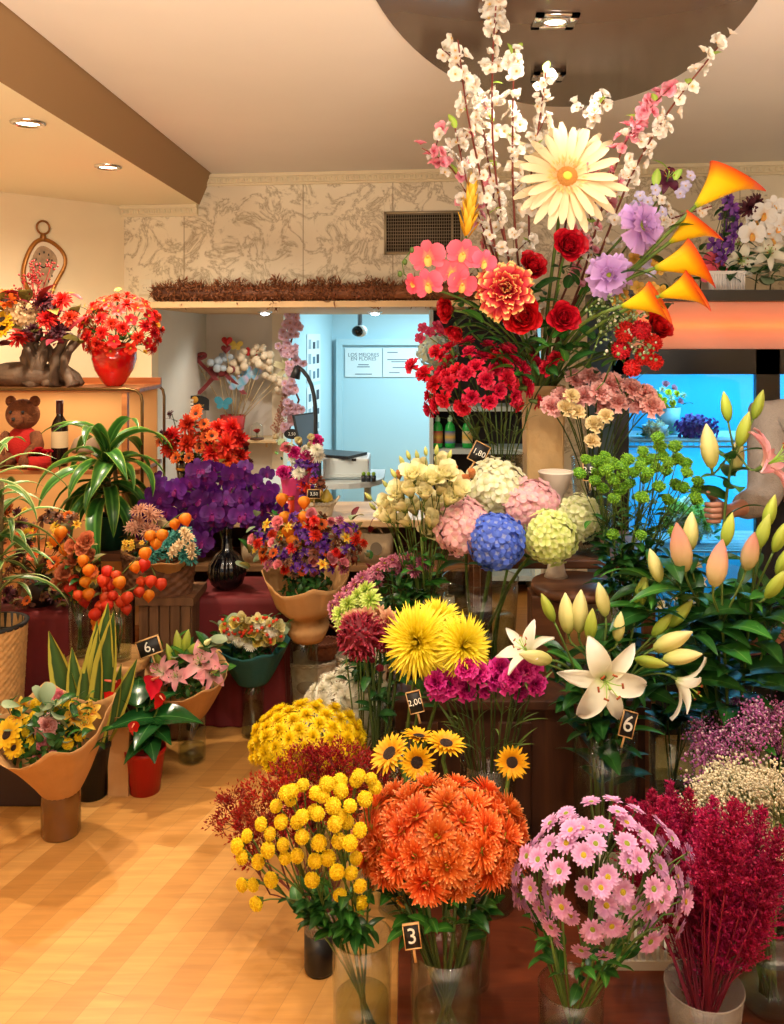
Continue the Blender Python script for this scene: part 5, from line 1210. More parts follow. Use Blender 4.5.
# yellow spider chrysanthemums, crimson balls
SPY = petal('spider_yellow', [(0, (220, 176, 10)), (.5, (240, 214, 24)), (1, (250, 230, 70))], trans=.3, var=.02)
spy = [H_mum('spider%d' % k, SPY, 8, 46, 1.0, .085, k, .08, 1.4, -.7, 'strap', 5, .5) for k in range(2)]
vs = vfloor('clear glass cylinder vase of big yellow spider chrysanthemums', 402, 2.52, 742, 52)
for px, py, Y, dia, d, l in ((418, 642, 2.46, 82, (-.3, -.9, .3), 'largest yellow spider chrysanthemum, beside the crimson ball blooms'), (463, 646, 2.44, 68, (.35, -.85, .35), 'yellow spider chrysanthemum over the magenta carnations'), (437, 622, 2.56, 60, (.05, -.5, .85), 'yellow spider chrysanthemum at the back of the three, before the small bottle')):
    P = at(px, py, Y); d = V(d).normalized(); s = m_of(dia, Y) / 2; base = V((vs[0][0] + U(-.02, .02), vs[0][1] + U(-.02, .02), .02)); t = thing('spider_chrysanthemum', l, 'chrysanthemum', base)
    rim = V((vs[0][0] + (px - 430) / 1200, vs[0][1], vs[1])); pts = bez(base, base.lerp(rim, .9), rim.lerp(P, .6), P - d * s * .5, 8) + [P - d * s * .1]; f = MB(); f.tube([p - base for p in pts], .005, 6); ob('stem', f.mesh('stem', GREEN), t)
    put_head(t, rnd.choice(spy), P - base, d, s)
    for q in range(2): put_leaf(t, 'dark', pts[5 + q] - base, U(0, 6.28), .07, -.3)
price_tag('chalkboard price tag hanging on the stems under the yellow spider chrysanthemums', 415, 702, 2.42, 13, 20, '2,00', math.radians(-14))
CRB = petal('ball_crimson', [(0, (96, 8, 18)), (.7, (140, 20, 36)), (1, (180, 60, 76))], trans=.2, var=.04); crb = [H_ball('crimson_ball%d' % k, CRB, 190, .3, .15, .78, seed=k, e=.4) for k in range(2)]
vb = vfloor('clear glass cylinder vase of crimson ball chrysanthemums', 378, 2.66, 745, 44)
for px, py, Y, dia, d, l in ((360, 636, 2.62, 56, (-.3, -.8, .5), 'big crimson ball chrysanthemum with a bare brown stalk, nearest the paper-wrapped bouquet'), (384, 634, 2.72, 42, (.4, -.6, .6), 'smaller crimson ball chrysanthemum half behind the largest yellow spider bloom')):
    P = at(px, py, Y); d = V(d).normalized(); s = m_of(dia, Y) / 2; base = V((vb[0][0] + U(-.02, .02), vb[0][1], .02)); t = thing('ball_chrysanthemum', l, 'chrysanthemum', base)
    rim = V((vb[0][0], vb[0][1], vb[1])); pts = bez(base, base.lerp(rim, .9), rim.lerp(P, .6), P - d * s * .5, 8); f = MB(); f.tube([p - base for p in pts], .005, 6); ob('stem', f.mesh('stem', DSTEM), t); put_head(t, rnd.choice(crb), P - base, d, s)
    for q in range(2): put_leaf(t, 'dark', pts[5 + q] - base, U(0, 6.28), .07, -.3)
H = [(at(x, y, 2.66), V((0, -.5, .8)).normalized()) for x, y in ((372, 660), (392, 652), (380, 668), (398, 668))]
stems('stalk_flower', 'leafy cut stalk below the crimson ball blooms', 'stalk', 'leafy stalks', vb, H, [crb[0]], .012, 1, DSTEM, .0045, 'dark', 4, .06)
# pots of chrysanthemums on the bench end: dusty pink, lime, peach, dark foliage
DPK = petal('mum_dusty_pink', [(0, (110, 30, 60)), (.6, (180, 90, 120)), (1, (214, 140, 160))], trans=.2, var=.06); dpk = [H_mum('dusty_mum%d' % k, DPK, 3, 14, 1, .28, k, .1, 1.1, nL=3, cmat=GOLDC) for k in range(2)]
v = vfloor('glass vase of dusty pink chrysanthemums behind the crimson balls', 388, 3.0, 690, 54)
H = [(at(x + U(-3, 3), y + U(-3, 3), 2.86 + U(-.05, .06)), V(((x - 380) / 50, -.6, .7)).normalized()) for x, y in ((334, 604), (340, 596), (346, 590), (354, 584), (362, 580), (370, 575), (378, 570), (337, 612), (350, 597), (358, 590), (366, 584), (374, 580), (384, 566), (392, 562), (400, 560), (408, 560), (416, 562), (424, 562), (430, 568), (396, 570), (406, 568), (416, 572), (426, 576), (342, 606))]
stems('chrysanthemum', 'dusty pink chrysanthemum fringing the dark leafy clump', 'chrysanthemum', 'dusty pink chrysanthemums', v, H, dpk, .026, 3, GREEN, .002, ['dark', 'darklance'], 12, .07, (.6, .98))
LIM = petal('mum_lime', [(0, (130, 160, 40)), (.6, (186, 206, 84)), (1, (214, 224, 130))], trans=.25, var=.04); lim = [H_mum('lime_mum%d' % k, LIM, 5, 16, 1, .2, k, .1, 1.35, nL=3) for k in range(2)]
v = vfloor('glass vase of lime green chrysanthemums behind the crimson balls', 362, 2.86, 700, 44)
stems('chrysanthemum', 'frilly lime green chrysanthemum between dusty pink and crimson ones', 'chrysanthemum', 'lime chrysanthemums', v, [(at(x, y, 2.78 + U(-.03, .04)), V((-.4 + U(-.3, .3), -.7, .5)).normalized()) for x, y in ((340, 614), (348, 604), (358, 596), (366, 590), (352, 614), (362, 606), (344, 624), (370, 600))], lim, .034, 2, GREEN, .002, 'dark', 2, .06)
PEA = petal('mum_peach', [(0, (150, 70, 50)), (.6, (206, 136, 100)), (1, (226, 180, 140))], trans=.25, var=.04); pea = H_mum('peach_mum', PEA, 4, 16, 1, .26, 4, .1, 1.3, nL=3)
stems('chrysanthemum', 'peach chrysanthemum just above the crimson ball blooms', 'chrysanthemum', 'peach chrysanthemums', v, [(at(x, y, 2.74 + U(-.03, .03)), V((U(-.3, .3), -.8, .4)).normalized()) for x, y in ((352, 622), (366, 618), (378, 616), (388, 622))], [pea], .04, 2, GREEN, .002)
for q, (px, py, l) in enumerate(((392, 598, 'dark leafy stalk clump under the dusty pink fringe'), (408, 590, 'dark leafy stalks right behind the small glass bottle'), (404, 618, 'dark leafy stalks low between lime blooms and the yellow spider blooms'), (420, 606, 'dark leafy stalks in front of the lisianthus vase'))):
    base = V((v[0][0], v[0][1] + .12, .03)); t = thing('leaf_spray', l, 'foliage', base); C = at(px, py, 2.88); f = MB(); f.tube([(0, 0, 0), (C - base) * .5, C - base], .004, 5); ob('stem', f.mesh('stem', DSTEM), t)
    for z in range(34): put_leaf(t, rnd.choice(['dark', 'dark', 'ovate', 'olive'] if 'olive' in LF else ['dark', 'dark', 'ovate']), C + V((U(-.07, .07), U(-.05, .05), U(-.09, .08))) - base, U(0, 6.28), U(.045, .075), U(-.2, .8), U(-.6, .6))
# magenta carnations
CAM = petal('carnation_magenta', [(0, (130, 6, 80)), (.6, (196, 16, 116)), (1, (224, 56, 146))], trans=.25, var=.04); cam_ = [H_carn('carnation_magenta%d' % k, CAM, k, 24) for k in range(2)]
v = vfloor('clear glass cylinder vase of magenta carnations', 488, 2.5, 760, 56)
stems('carnation', 'magenta carnation standing before the dark bench', 'carnation', 'magenta carnations', v, [(at(x, y, 2.42 + U(-.04, .05)), V((U(-.5, .5), -.75, .5)).normalized()) for x, y in ((449, 684), (440, 690), (436, 682), (466, 690), (478, 674), (482, 688), (466, 668), (500, 668), (513, 678), (508, 684), (525, 672), (536, 684), (530, 668), (494, 678), (456, 676), (518, 690))], cam_, .036, 1, DSTEM, .0024, 'thin', 4, .1, (.4, .9))

# ================================================================== WHITE LILIES
LW = petal('lily_white', [(0, (206, 214, 130)), (.2, (240, 234, 206)), (1, (248, 240, 224))], trans=.35, var=.02); lw = [H_lily('white_lily%d' % k, LW, k, 1.15, 1.0) for k in range(2)]; lwh = H_lily('white_lily_half', LW, 8, 1.3, .55)
LBG = petal('lily_bud_green', [(0, (120, 150, 40)), (.5, (176, 190, 70)), (1, (206, 206, 110))], trans=.25, var=.05); LBC = petal('lily_bud_cream', [(0, (170, 180, 80)), (.5, (226, 214, 140)), (1, (236, 226, 170))], trans=.25, var=.04); LBP = petal('lily_bud_pink', [(0, (160, 172, 84)), (.3, (212, 186, 132)), (.65, (212, 146, 126)), (1, (190, 130, 104))], trans=.25, var=.03)
bud = {'g': H_bud('bud_green', LBG, .36), 'c': H_bud('bud_cream', LBC, .4), 'p': H_bud('bud_pink', LBP, .42)}
v = vfloor('clear glass cylinder vase of white lilies with a number tag', 604, 2.5, 726, 62)
def lily_stem(label, v, open_, buds, top, leaves=9, lkey=('darklance', 'lance', 'dark'), lsz=.13, low=.35, cat='lily', mat=GREEN, base=None, sr=.005):
    """open_: (px,py,Y,dia,dir,spec)  buds: (px,py,Y,len_px,dir,kind); top: where the stalk forks"""
    (cx, cy), rz, rr, bz, br = v
    T = at(*top); base = base or V((cx + U(-.4, .4) * br, cy + U(-.4, .4) * br, bz + .01)); t = thing('lily', label, cat, base)
    rim = V((cx, cy, rz)) + V((max(-.7, min(.7, (T.x - cx) / .3)) * rr, -.2 * rr, 0)); pts = bez(base, base.lerp(rim, .9), rim.lerp(T, .5), T, 10)
    f = MB(); f.tube([p - base for p in pts], sr, 7, 0, sr * .8); 
    def twig(P, d):
        f.tube([p - base for p in bez(T, T + (P - T) * .4 + V((0, 0, .01)), P - V(d).normalized() * .03, P, 5)], sr * .62, 6)
    for px, py, Y, dia, d, spec in open_:
        P = at(px, py, Y); d = V(d).normalized(); s = m_of(dia, Y) / 2; twig(P - d * s * .45, d); put_head(t, spec, P - base, d, s)
    for px, py, Y, L, d, k in buds:
        d = V(d).normalized(); s = m_of(L, Y) / 2; P = at(px, py, Y) - d * s; twig(P - d * s * .1, d); put_head(t, bud[k], P - base, d, s)
    ob('stem', f.mesh('stem', mat), t)
    for q in range(leaves):
        i = low + (1 - low) * q / leaves; p = pts[min(10, int(i * 10))].lerp(pts[min(10, int(i * 10) + 1)], U(0, 1)); put_leaf(t, rnd.choice(lkey), p - base, q * 2.4 + U(-.4, .4), lsz * U(.75, 1.15), U(-.1, .3), U(-.4, .4))
    return t
lily_stem('white lily stem with the big open star bloom facing the viewer above its number tag', v, [(606, 682, 2.3, 86, (0, -1, .12), lw[0])], [(591, 625, 2.42, 34, (.05, -.2, 1), 'g'), (602, 600, 2.45, 34, (-.2, 0, 1), 'c')], (600, 680, 2.45), 16)
lily_stem('white lily stem with a half-open bloom pointing to the magenta carnations', v, [(526, 650, 2.4, 54, (-.5, -.45, .7), lwh)], [(548, 608, 2.44, 30, (-.45, 0, 1), 'g'), (536, 657, 2.34, 36, (-1, -.3, .3), 'c')], (578, 678, 2.46), 9)
lily_stem('white lily stem with a nodding side-on bloom and two horizontal yellow buds', v, [(684, 684, 2.38, 60, (.85, -.35, -.45), lwh)], [(672, 641, 2.4, 42, (.9, -.2, .5), 'c'), (682, 657, 2.38, 38, (1, -.2, .22), 'c'), (651, 662, 2.36, 32, (1, -.3, -.1), 'g')], (628, 680, 2.45), 14)
lily_stem('white lily stem still in bud, two plump cream buds side by side on top', v, [], [(567, 614, 2.47, 40, (-.08, 0, 1), 'c'), (580, 612, 2.46, 42, (.05, 0, 1), 'c'), (619, 627, 2.44, 30, (.1, -.1, 1), 'c')], (590, 660, 2.47), 15)
lily_stem('white lily stem still in bud, slim green buds leaning to the pink lilies', v, [], [(642, 592, 2.5, 36, (.25, 0, 1), 'g'), (662, 625, 2.46, 30, (.6, 0, .7), 'g'), (681, 614, 2.46, 34, (.65, 0, .75), 'g')], (626, 665, 2.48), 15)
price_tag('small chalkboard tag reading six on the white lily vase', 628, 724, 2.38, 13, 24, '6', math.radians(16))
v2b = vfloor('tall clear glass vase in the shade behind the white lilies', 672, 2.72, 730, 46)
# ================================================================== PINK LILIES
LP = petal('lily_pink', [(0, (246, 226, 200)), (.3, (240, 176, 176)), (.8, (236, 150, 160)), (1, (244, 196, 196))], trans=.35, var=.03); lp = [H_lily('pink_lily%d' % k, LP, k, 1.2, .8) for k in range(2)]
v = vfloor('tall clear glass vase of pink lilies before the cooler', 735, 2.55, 700, 66)
lily_stem('pink lily stem with a swollen pink bud upright in front of the person\'s apron', v, [], [(718, 564, 2.36, 48, (.15, -.1, 1), 'p'), (728, 530, 2.42, 34, (.25, 0, 1), 'g'), (750, 552, 2.4, 40, (.15, -.2, 1), 'p')], (722, 625, 2.45), 20, ('ovate', 'lance', 'dark', 'darklance'), .17)
lily_stem('pink lily stem with a streaked pink bud and a green one beside the green buttons', v, [], [(681, 548, 2.4, 50, (-.2, -.1, 1), 'p'), (691, 532, 2.48, 38, (.05, 0, 1), 'c'), (655, 566, 2.45, 34, (-.3, 0, 1), 'c')], (700, 610, 2.5), 18, ('ovate', 'lance', 'dark', 'darklance'), .16)
lily_stem('pink lily stem with plump green buds spreading toward the right wall', v, [], [(763, 532, 2.42, 36, (.35, 0, 1), 'g'), (770, 512, 2.46, 34, (.3, 0, 1), 'g'), (780, 537, 2.4, 34, (.35, -.2, 1), 'g'), (776, 584, 2.34, 36, (.5, -.2, .8), 'g'), (784, 560, 2.4, 34, (.4, -.2, 1), 'g')], (752, 600, 2.45), 18, ('ovate', 'lance', 'dark', 'darklance'), .17)
# the stem the person holds
HAND = at(716, 512, 2.62)
tb = HAND + V((.0, -.02, -.55))
lily_stem('tall lily stem held in the person\'s hand, pale cream bud and open pink bloom', (((tb.x, tb.y), HAND.z, .01, tb.z, .01)), [(772, 462, 2.52, 76, (.7, -.4, .5), lp[0])], [(726, 407, 2.6, 30, (-.15, 0, 1), 'g'), (758, 405, 2.62, 30, (.35, 0, 1), 'g'), (744, 430, 2.55, 36, (.25, -.1, 1), 'g'), (709, 447, 2.56, 44, (-.12, 0, 1), 'c'), (737, 455, 2.62, 34, (.1, 0, 1), 'c')], (734, 452, 2.6), 9, ('lance', 'ovate', 'dark'), .13, .55, base=tb)
# alstroemeria behind the pink buds
ALS = petal('alstro_cream', [(0, (226, 190, 60)), (.5, (240, 226, 180)), (1, (240, 214, 196))], trans=.3, var=.05); als = [H_lily('alstroemeria%d' % k, ALS, k, .9, .7) for k in range(2)]
v = vfloor('glass vase of cream alstroemeria behind the pink lily buds', 672, 2.85, 720, 44)
stems('alstroemeria', 'small cream and yellow alstroemeria among dark leaves behind the pink lily buds', 'alstroemeria', 'cream alstroemeria', v, [(at(x, y, 2.74 + U(-.04, .04)), V((U(-.5, .5), -.7, .6)).normalized()) for x, y in ((656, 584), (664, 580), (688, 576), (696, 564), (700, 580), (678, 600), (660, 604), (716, 596), (706, 606), (650, 596), (696, 622), (742, 632), (740, 642), (690, 604))], als, .026, 2, GREEN, .002, ['dark', 'darklance'], 9, .09, (.5, .95))
# white slatted crate on the floor at the back
P = at(650, 985, 2.22); t = thing('slatted_crate', 'small white slatted crate on the added platform behind the front vases', 'crate', (P.x, 2.25, .021)); f = MB(); CRT = plain('crate_white', (206, 190, 168), .5); w = .08; hz = .16
for k in range(9): f.box((-w + k * .0185, -.01, .02), (-w + k * .0185 + .009, 0, hz)); 
f.box((-w - .01, -.014, 0), (w + .01, .004, .022)); f.box((-w - .01, -.014, hz), (w + .01, .004, hz + .02)); ob('front_slat', f.mesh('front_slat', CRT, False), t)
f = MB()
for s in (-1, 1): f.box((s * w - .005, -.01, 0), (s * w + .005, .18, hz + .02))
f.box((-w, .175, 0), (w, .185, hz + .02)); f.box((-w, 0, 0), (w, .18, .01)); ob('frame', f.mesh('frame', CRT, False), t)

# ================================================================== THE PERSON BEHIND THE LILIES
SKIN = plain('skin', (166, 114, 92), .5, noise=.05, nscale=20); NAIL = plain('nail', (200, 140, 116), .3)
def skin_mesh(name, nodes, edges, mat, parent, sub=2):
    """one smooth surface grown along joints: nodes {key: (co, rx, ry)}"""
    ks = list(nodes); me = bpy.data.meshes.new(name); me.from_pydata([nodes[k][0] for k in ks], [(ks.index(a), ks.index(b)) for a, b in edges], []); me.materials.append(mat)
    o = ob(name, me, parent); m = o.modifiers.new('skin', 'SKIN'); m.use_smooth_shade = True
    for i, k in enumerate(ks):
        sv = me.skin_vertices[0].data[i]; sv.radius = nodes[k][1:3]; sv.use_root = (i == 0)
    s = o.modifiers.new('sub', 'SUBSURF'); s.levels = sub; s.render_levels = sub
    bpy.context.view_layer.update()
    me2 = bpy.data.meshes.new_from_object(o.evaluated_get(bpy.context.evaluated_depsgraph_get())); o.modifiers.clear(); o.data = me2
    if not me2.materials: me2.materials.append(mat)
    for p in me2.polygons: p.use_smooth = True
    return o
PX, PY = 1.33, 2.92
pt = thing('person', 'person in grey sweater and dark apron holding a lily stem behind the lilies', 'person', (PX, PY, 0))
def pl(v_): return (v_[0] - PX, v_[1] - PY, v_[2])
hw = HAND + V((.045, .045, -.012)); hr = at(772, 640, 2.62)
body = {
 'pelvis': ((0, 0, .86), .15, .11), 'waist': ((0, 0, 1.02), .125, .095), 'chest': ((0, 0, 1.2), .145, .105), 'upper': ((0, .01, 1.33), .12, .09), 'neck0': ((0, .01, 1.4), .055, .055), 'neck': ((0, .0, 1.46), .048, .05), 'head0': ((0, -.02, 1.52), .066, .075), 'head': ((-.01, -.015, 1.6), .074, .088), 'crown': ((-.01, .0, 1.67), .058, .07),
 'shl': ((-.16, .01, 1.33), .062, .062), 'ell': ((-.21, -.1, 1.09), .042, .042), 'wrl': (pl(hw), .024, .02), 'pall': (pl(HAND + V((.012, .035, -.002))), .02, .032),
 'shr': ((.16, .01, 1.33), .062, .062), 'elr': ((.2, -.06, 1.06), .042, .042), 'wrr': (pl(hr + V((.05, .03, .02))), .024, .02), 'palr': (pl(hr), .02, .03),
 'hipl': ((-.085, 0, .8), .085, .085), 'knl': ((-.095, -.01, .46), .055, .055), 'anl': ((-.1, .02, .09), .036, .036), 'tol': ((-.105, -.1, .04), .036, .028),
 'hipr': ((.085, 0, .8), .085, .085), 'knr': ((.095, -.01, .46), .055, .055), 'anr': ((.1, .02, .09), .036, .036), 'tor': ((.105, -.1, .04), .036, .028)}
ed = [('pelvis', 'waist'), ('waist', 'chest'), ('chest', 'upper'), ('upper', 'neck0'), ('neck0', 'neck'), ('neck', 'head0'), ('head0', 'head'), ('head', 'crown'), ('upper', 'shl'), ('shl', 'ell'), ('ell', 'wrl'), ('wrl', 'pall'), ('upper', 'shr'), ('shr', 'elr'), ('elr', 'wrr'), ('wrr', 'palr'), ('pelvis', 'hipl'), ('hipl', 'knl'), ('knl', 'anl'), ('anl', 'tol'), ('pelvis', 'hipr'), ('hipr', 'knr'), ('knr', 'anr'), ('anr', 'tor')]
# fingers of the holding hand wrap round the stem
A = V(pl(HAND + V((.012, .035, 0))))
for k in range(4):
    z = .024 - .016 * k; r = .0082 if k != 3 else .007; L = (1, 1.08, 1.02, .86)[k]
    c = V(pl(HAND)) + V((0, 0, z))
    body['f%da' % k] = (tuple(A + V((-.004, -.008, z * 1.0))), .0095, .0095)
    body['f%db' % k] = (tuple(c + V((.004, -.022 * L, .002))), r + .001, r + .001)
    body['f%dc' % k] = (tuple(c + V((-.019 * L, -.026 * L, .001))), r, r)
    body['f%dd' % k] = (tuple(c + V((-.03 * L, -.004, -.001))), r * .9, r * .9)
    body['f%de' % k] = (tuple(c + V((-.022 * L, .014, -.002))), r * .75, r * .75)
    ed += [('pall', 'f%da' % k), ('f%da' % k, 'f%db' % k), ('f%db' % k, 'f%dc' % k), ('f%dc' % k, 'f%dd' % k), ('f%dd' % k, 'f%de' % k)]
c = V(pl(HAND)); body['ta'] = (tuple(A + V((-.004, .01, .03))), .0115, .0115); body['tb'] = (tuple(c + V((-.012, .026, .046))), .0095, .0095); body['tc'] = (tuple(c + V((-.022, .006, .055))), .0075, .0075); ed += [('pall', 'ta'), ('ta', 'tb'), ('tb', 'tc')]
B = V(pl(hr))
for k in range(4):
    z = .02 - .014 * k; body['g%da' % k] = (tuple(B + V((-.022, -.012, z))), .009, .009); body['g%db' % k] = (tuple(B + V((-.05 - .004 * (k in (1, 2)), -.016, z * 1.1 - .006))), .008, .008); body['g%dc' % k] = (tuple(B + V((-.074, -.006, z * 1.1 - .014))), .0065, .0065); ed += [('palr', 'g%da' % k), ('g%da' % k, 'g%db' % k), ('g%db' % k, 'g%dc' % k)]
body['ua'] = (tuple(B + V((-.008, -.02, .034))), .01, .01); body['ub'] = (tuple(B + V((-.032, -.03, .044))), .008, .008); ed += [('palr', 'ua'), ('ua', 'ub')]
skin_mesh('body', body, ed, SKIN, pt)
# face on the head
f = MB()
EYM = [plain('eye_white', (230, 226, 220), .2), plain('eye_dark', (40, 24, 16), .15)]
for s in (-1, 1): g_ = MB(); g_.ball((-.01 + s * .031, -.093, 1.605), .0115, 10, 8, 0); g_.ball((-.01 + s * .031, -.1025, 1.605), .0055, 8, 6, 1); ob('eye', g_.mesh('eye', EYM), pt)
f = MB(); f.ball((-.01, -.105, 1.578), .013, 10, 8, 0, (.9, 1.2, 1.1)); f.ball((-.01, -.1, 1.592), .008, 8, 6, 0, (.8, 1, 2.2))
ob('nose', f.mesh('nose', SKIN), pt)
for s in (-1, 1): g_ = MB(); g_.ball((-.01 + s * .078, .0, 1.59), .018, 8, 6, 0, (.4, .8, 1.4)); ob('ear', g_.mesh('ear', SKIN), pt)
f = MB(); f.ball((-.01, -.096, 1.548), .018, 12, 6, 0, (1.1, .4, .32)); ob('mouth', f.mesh('mouth', plain('lips', (160, 80, 74), .4)), pt)
HAIR = plain('hair_dark', (36, 24, 20), .5, noise=.3, nscale=60, bump=.5, bscale=120)
skin_mesh('hair', {'a': ((-.01, .015, 1.685), .078, .085), 'b': ((-.01, .055, 1.62), .08, .06), 'c': ((-.01, .07, 1.53), .06, .05), 'd': ((-.01, .085, 1.44), .04, .035), 'e': ((-.01, .09, 1.34), .025, .02)}, [('a', 'b'), ('b', 'c'), ('c', 'd'), ('d', 'e')], HAIR, pt)
SWE = plain('sweater_grey', (140, 128, 118), .9, noise=.08, nscale=30, bump=.4, bscale=200)
ew = V(body['ell'][0]).lerp(V(body['wrl'][0]), .72); er = V(body['elr'][0]).lerp(V(body['wrr'][0]), .3)
skin_mesh('sweater', {'pelvis': ((0, 0, .9), .165, .125), 'waist': ((0, 0, 1.02), .145, .112), 'chest': ((0, 0, 1.2), .162, .122), 'upper': ((0, .01, 1.345), .128, .1), 'neck0': ((0, .01, 1.4), .07, .07), 'shl': ((-.165, .01, 1.335), .078, .078), 'ell': (body['ell'][0], .06, .06), 'cl': (tuple(ew), .042, .042), 'shr': ((.165, .01, 1.335), .078, .078), 'elr': (body['elr'][0], .06, .06), 'cr': (tuple(er), .048, .048)},
  [('pelvis', 'waist'), ('waist', 'chest'), ('chest', 'upper'), ('upper', 'neck0'), ('upper', 'shl'), ('shl', 'ell'), ('ell', 'cl'), ('upper', 'shr'), ('shr', 'elr'), ('elr', 'cr')], SWE, pt)
APR = plain('apron_dark', (34, 28, 30), .8, bump=.2, bscale=80)
f = MB(); rows = []
for z, w_, y in ((1.27, .09, -.135), (1.18, .1, -.14), (1.02, .17, -.13), (.9, .2, -.15), (.7, .22, -.155), (.5, .24, -.15)):
    rows.append([(w_ * math.sin(a) / math.sin(1.35), y + (w_ * .75) * (1 - math.cos(a)) , z) for a in [(-1.35 + 2.7 * j / 16) for j in range(17)]])
f.grid(rows); o = ob('apron', f.mesh('apron', APR), pt); m = o.modifiers.new('thick', 'SOLIDIFY'); m.thickness = .004
TRO = plain('trousers_black', (26, 24, 28), .8)
skin_mesh('trousers', {'p': ((0, 0, .87), .16, .12), 'hl': ((-.085, 0, .79), .098, .098), 'kl': ((-.095, -.01, .46), .068, .068), 'al': ((-.1, .02, .13), .055, .055), 'hr': ((.085, 0, .79), .098, .098), 'kr': ((.095, -.01, .46), .068, .068), 'ar': ((.1, .02, .13), .055, .055)}, [('p', 'hl'), ('hl', 'kl'), ('kl', 'al'), ('p', 'hr'), ('hr', 'kr'), ('kr', 'ar')], TRO, pt)
for s in (-1, 1):
    f = MB(); f.ball((s * .103, -.045, .045), .05, 14, 8, 0, (.95, 2.3, .9)); f.box((s * .103 - .045, -.15, 0), (s * .103 + .045, .06, .018)); ob('shoe', f.mesh('shoe', plain('shoe_black', (30, 26, 26), .5)), pt)
# ================================================================== LEFT SIDE OF THE SHOP
VELV = plain('velvet_wine', (98, 8, 12), .75, noise=.15, nscale=12)
KRAFT = plain('kraft_paper', (190, 142, 88), .8, noise=.06, nscale=14, bump=.25, bscale=25)
TEAL = plain('teal_paper', (20, 84, 84), .7, noise=.08, nscale=10, bump=.3, bscale=25)
WICK = plain('wicker_tan', (186, 140, 84), .7, noise=.2, nscale=40); WICKD = plain('wicker_brown', (96, 58, 32), .7, noise=.25, nscale=40); WICKW = plain('wicker_white', (206, 190, 164), .7, noise=.12, nscale=40)
def woven(mb, r0, r1, h, rows, nst=28, sq=1.0, amp=.03):
    """basket wall of strands passing in and out of the stakes"""
    n = nst * 4; R = rows * 4; P = []
    for i in range(R + 1):
        z = h * i / R; row = []
        for j in range(n):
            a = 2 * PI * j / n; k = (r0 + (r1 - r0) * i / R); w = math.sin(a * nst / 2 + PI * (i // 4)) * abs(math.sin(PI * i / 4))
            rr = k * (1 + amp * w); row.append((rr * math.cos(a), rr * math.sin(a) * sq, z))
        P.append(row)
    mb.grid(P, None, 0, True)
    mb.grid([[(k * .9 * math.cos(2 * PI * j / 24), k * .9 * sq * math.sin(2 * PI * j / 24), z) for j in range(24)] for k, z in ((.01, .01), (r0 * 1.0, .01), (r1, h))], None, 0, True)
def basket(label, X, Y, z, r0, r1, h, mat, rows=8, sq=1.0, oval=None, handle=False, name='wicker_basket', cat='basket', inner=None):
    t = thing(name, label, cat, (X, Y, z)); f = MB(); woven(f, r0, r1, h, rows, 28, sq); ob('body', f.mesh('body', mat), t)
    f = MB()
    for q in range(2): f.tube([((r1 * (1.0 + .004 * math.sin(14 * a))) * math.cos(a), r1 * sq * math.sin(a), h + .006 * math.sin(14 * a + q * PI)) for a in [2 * PI * k / 56 for k in range(57)]], .006 if r1 < .2 else .008, 5, cap=False)
    ob('rim', f.mesh('rim', mat), t)
    if oval:
        f = MB(); w = r1 * .38; f.grid([[(w * .001 * math.cos(a), -(r0 + r1) / 2 * 1.045, h * .5) for a in [2 * PI * k / 24 for k in range(24)]], [(w * math.cos(a), -((r0 + (r1 - r0) * .5) * sq * 1.05) * math.sqrt(1 - (.38 * math.cos(a)) ** 2), h * .5 + h * .16 * math.sin(a)) for a in [2 * PI * k / 24 for k in range(24)]]], None, 0, True)
        ob('plaque', f.mesh('plaque', plain('plaque_grey', (150, 132, 108), .8)), t)
    if handle:
        f = MB(); f.tube([(r1 * math.cos(a), 0, h + r1 * 1.0 * math.sin(a)) for a in [PI * k / 16 for k in range(17)]], .006, 6); ob('handle', f.mesh('handle', mat), t)
    return t
def velvet_table(label, px, ptop, Y, wpx, depth, zlow=0.0):
    c = at(px, ptop, Y); w = m_of(wpx, Y) / 2; h = c.z; t = thing('velvet_table', label, 'table', (c.x, Y + depth / 2, 0)); d = depth / 2
    f = MB(); rg = random.Random(int(px)); P = []; n = 96
    for z, k in ((h, .001), (h, .92), (h - .006, .985), (h - .03, 1.0), (h * .6, 1.02), (h * .25, 1.05), (zlow + .004, 1.07)):
        row = []
        for j in range(n):
            a = 2 * PI * j / n; q = max(abs(math.cos(a)), abs(math.sin(a))); x, y = math.cos(a) / q, math.sin(a) / q
            fold = (1 + (.035 * math.sin(a * 16) + .02 * math.sin(a * 7 + 1)) * max(0, (h - .02 - z) / h))
            row.append((x * w * k * fold, y * d * k * fold, z))
        P.append(row)
    f.grid(P, None, 0, True); ob('cloth', f.mesh('cloth', VELV), t)
    f = MB(); f.box((-w * .85, -d * .85, 0), (w * .85, d * .85, h - .012)); ob('frame', f.mesh('frame', CD, False), t)
    return h
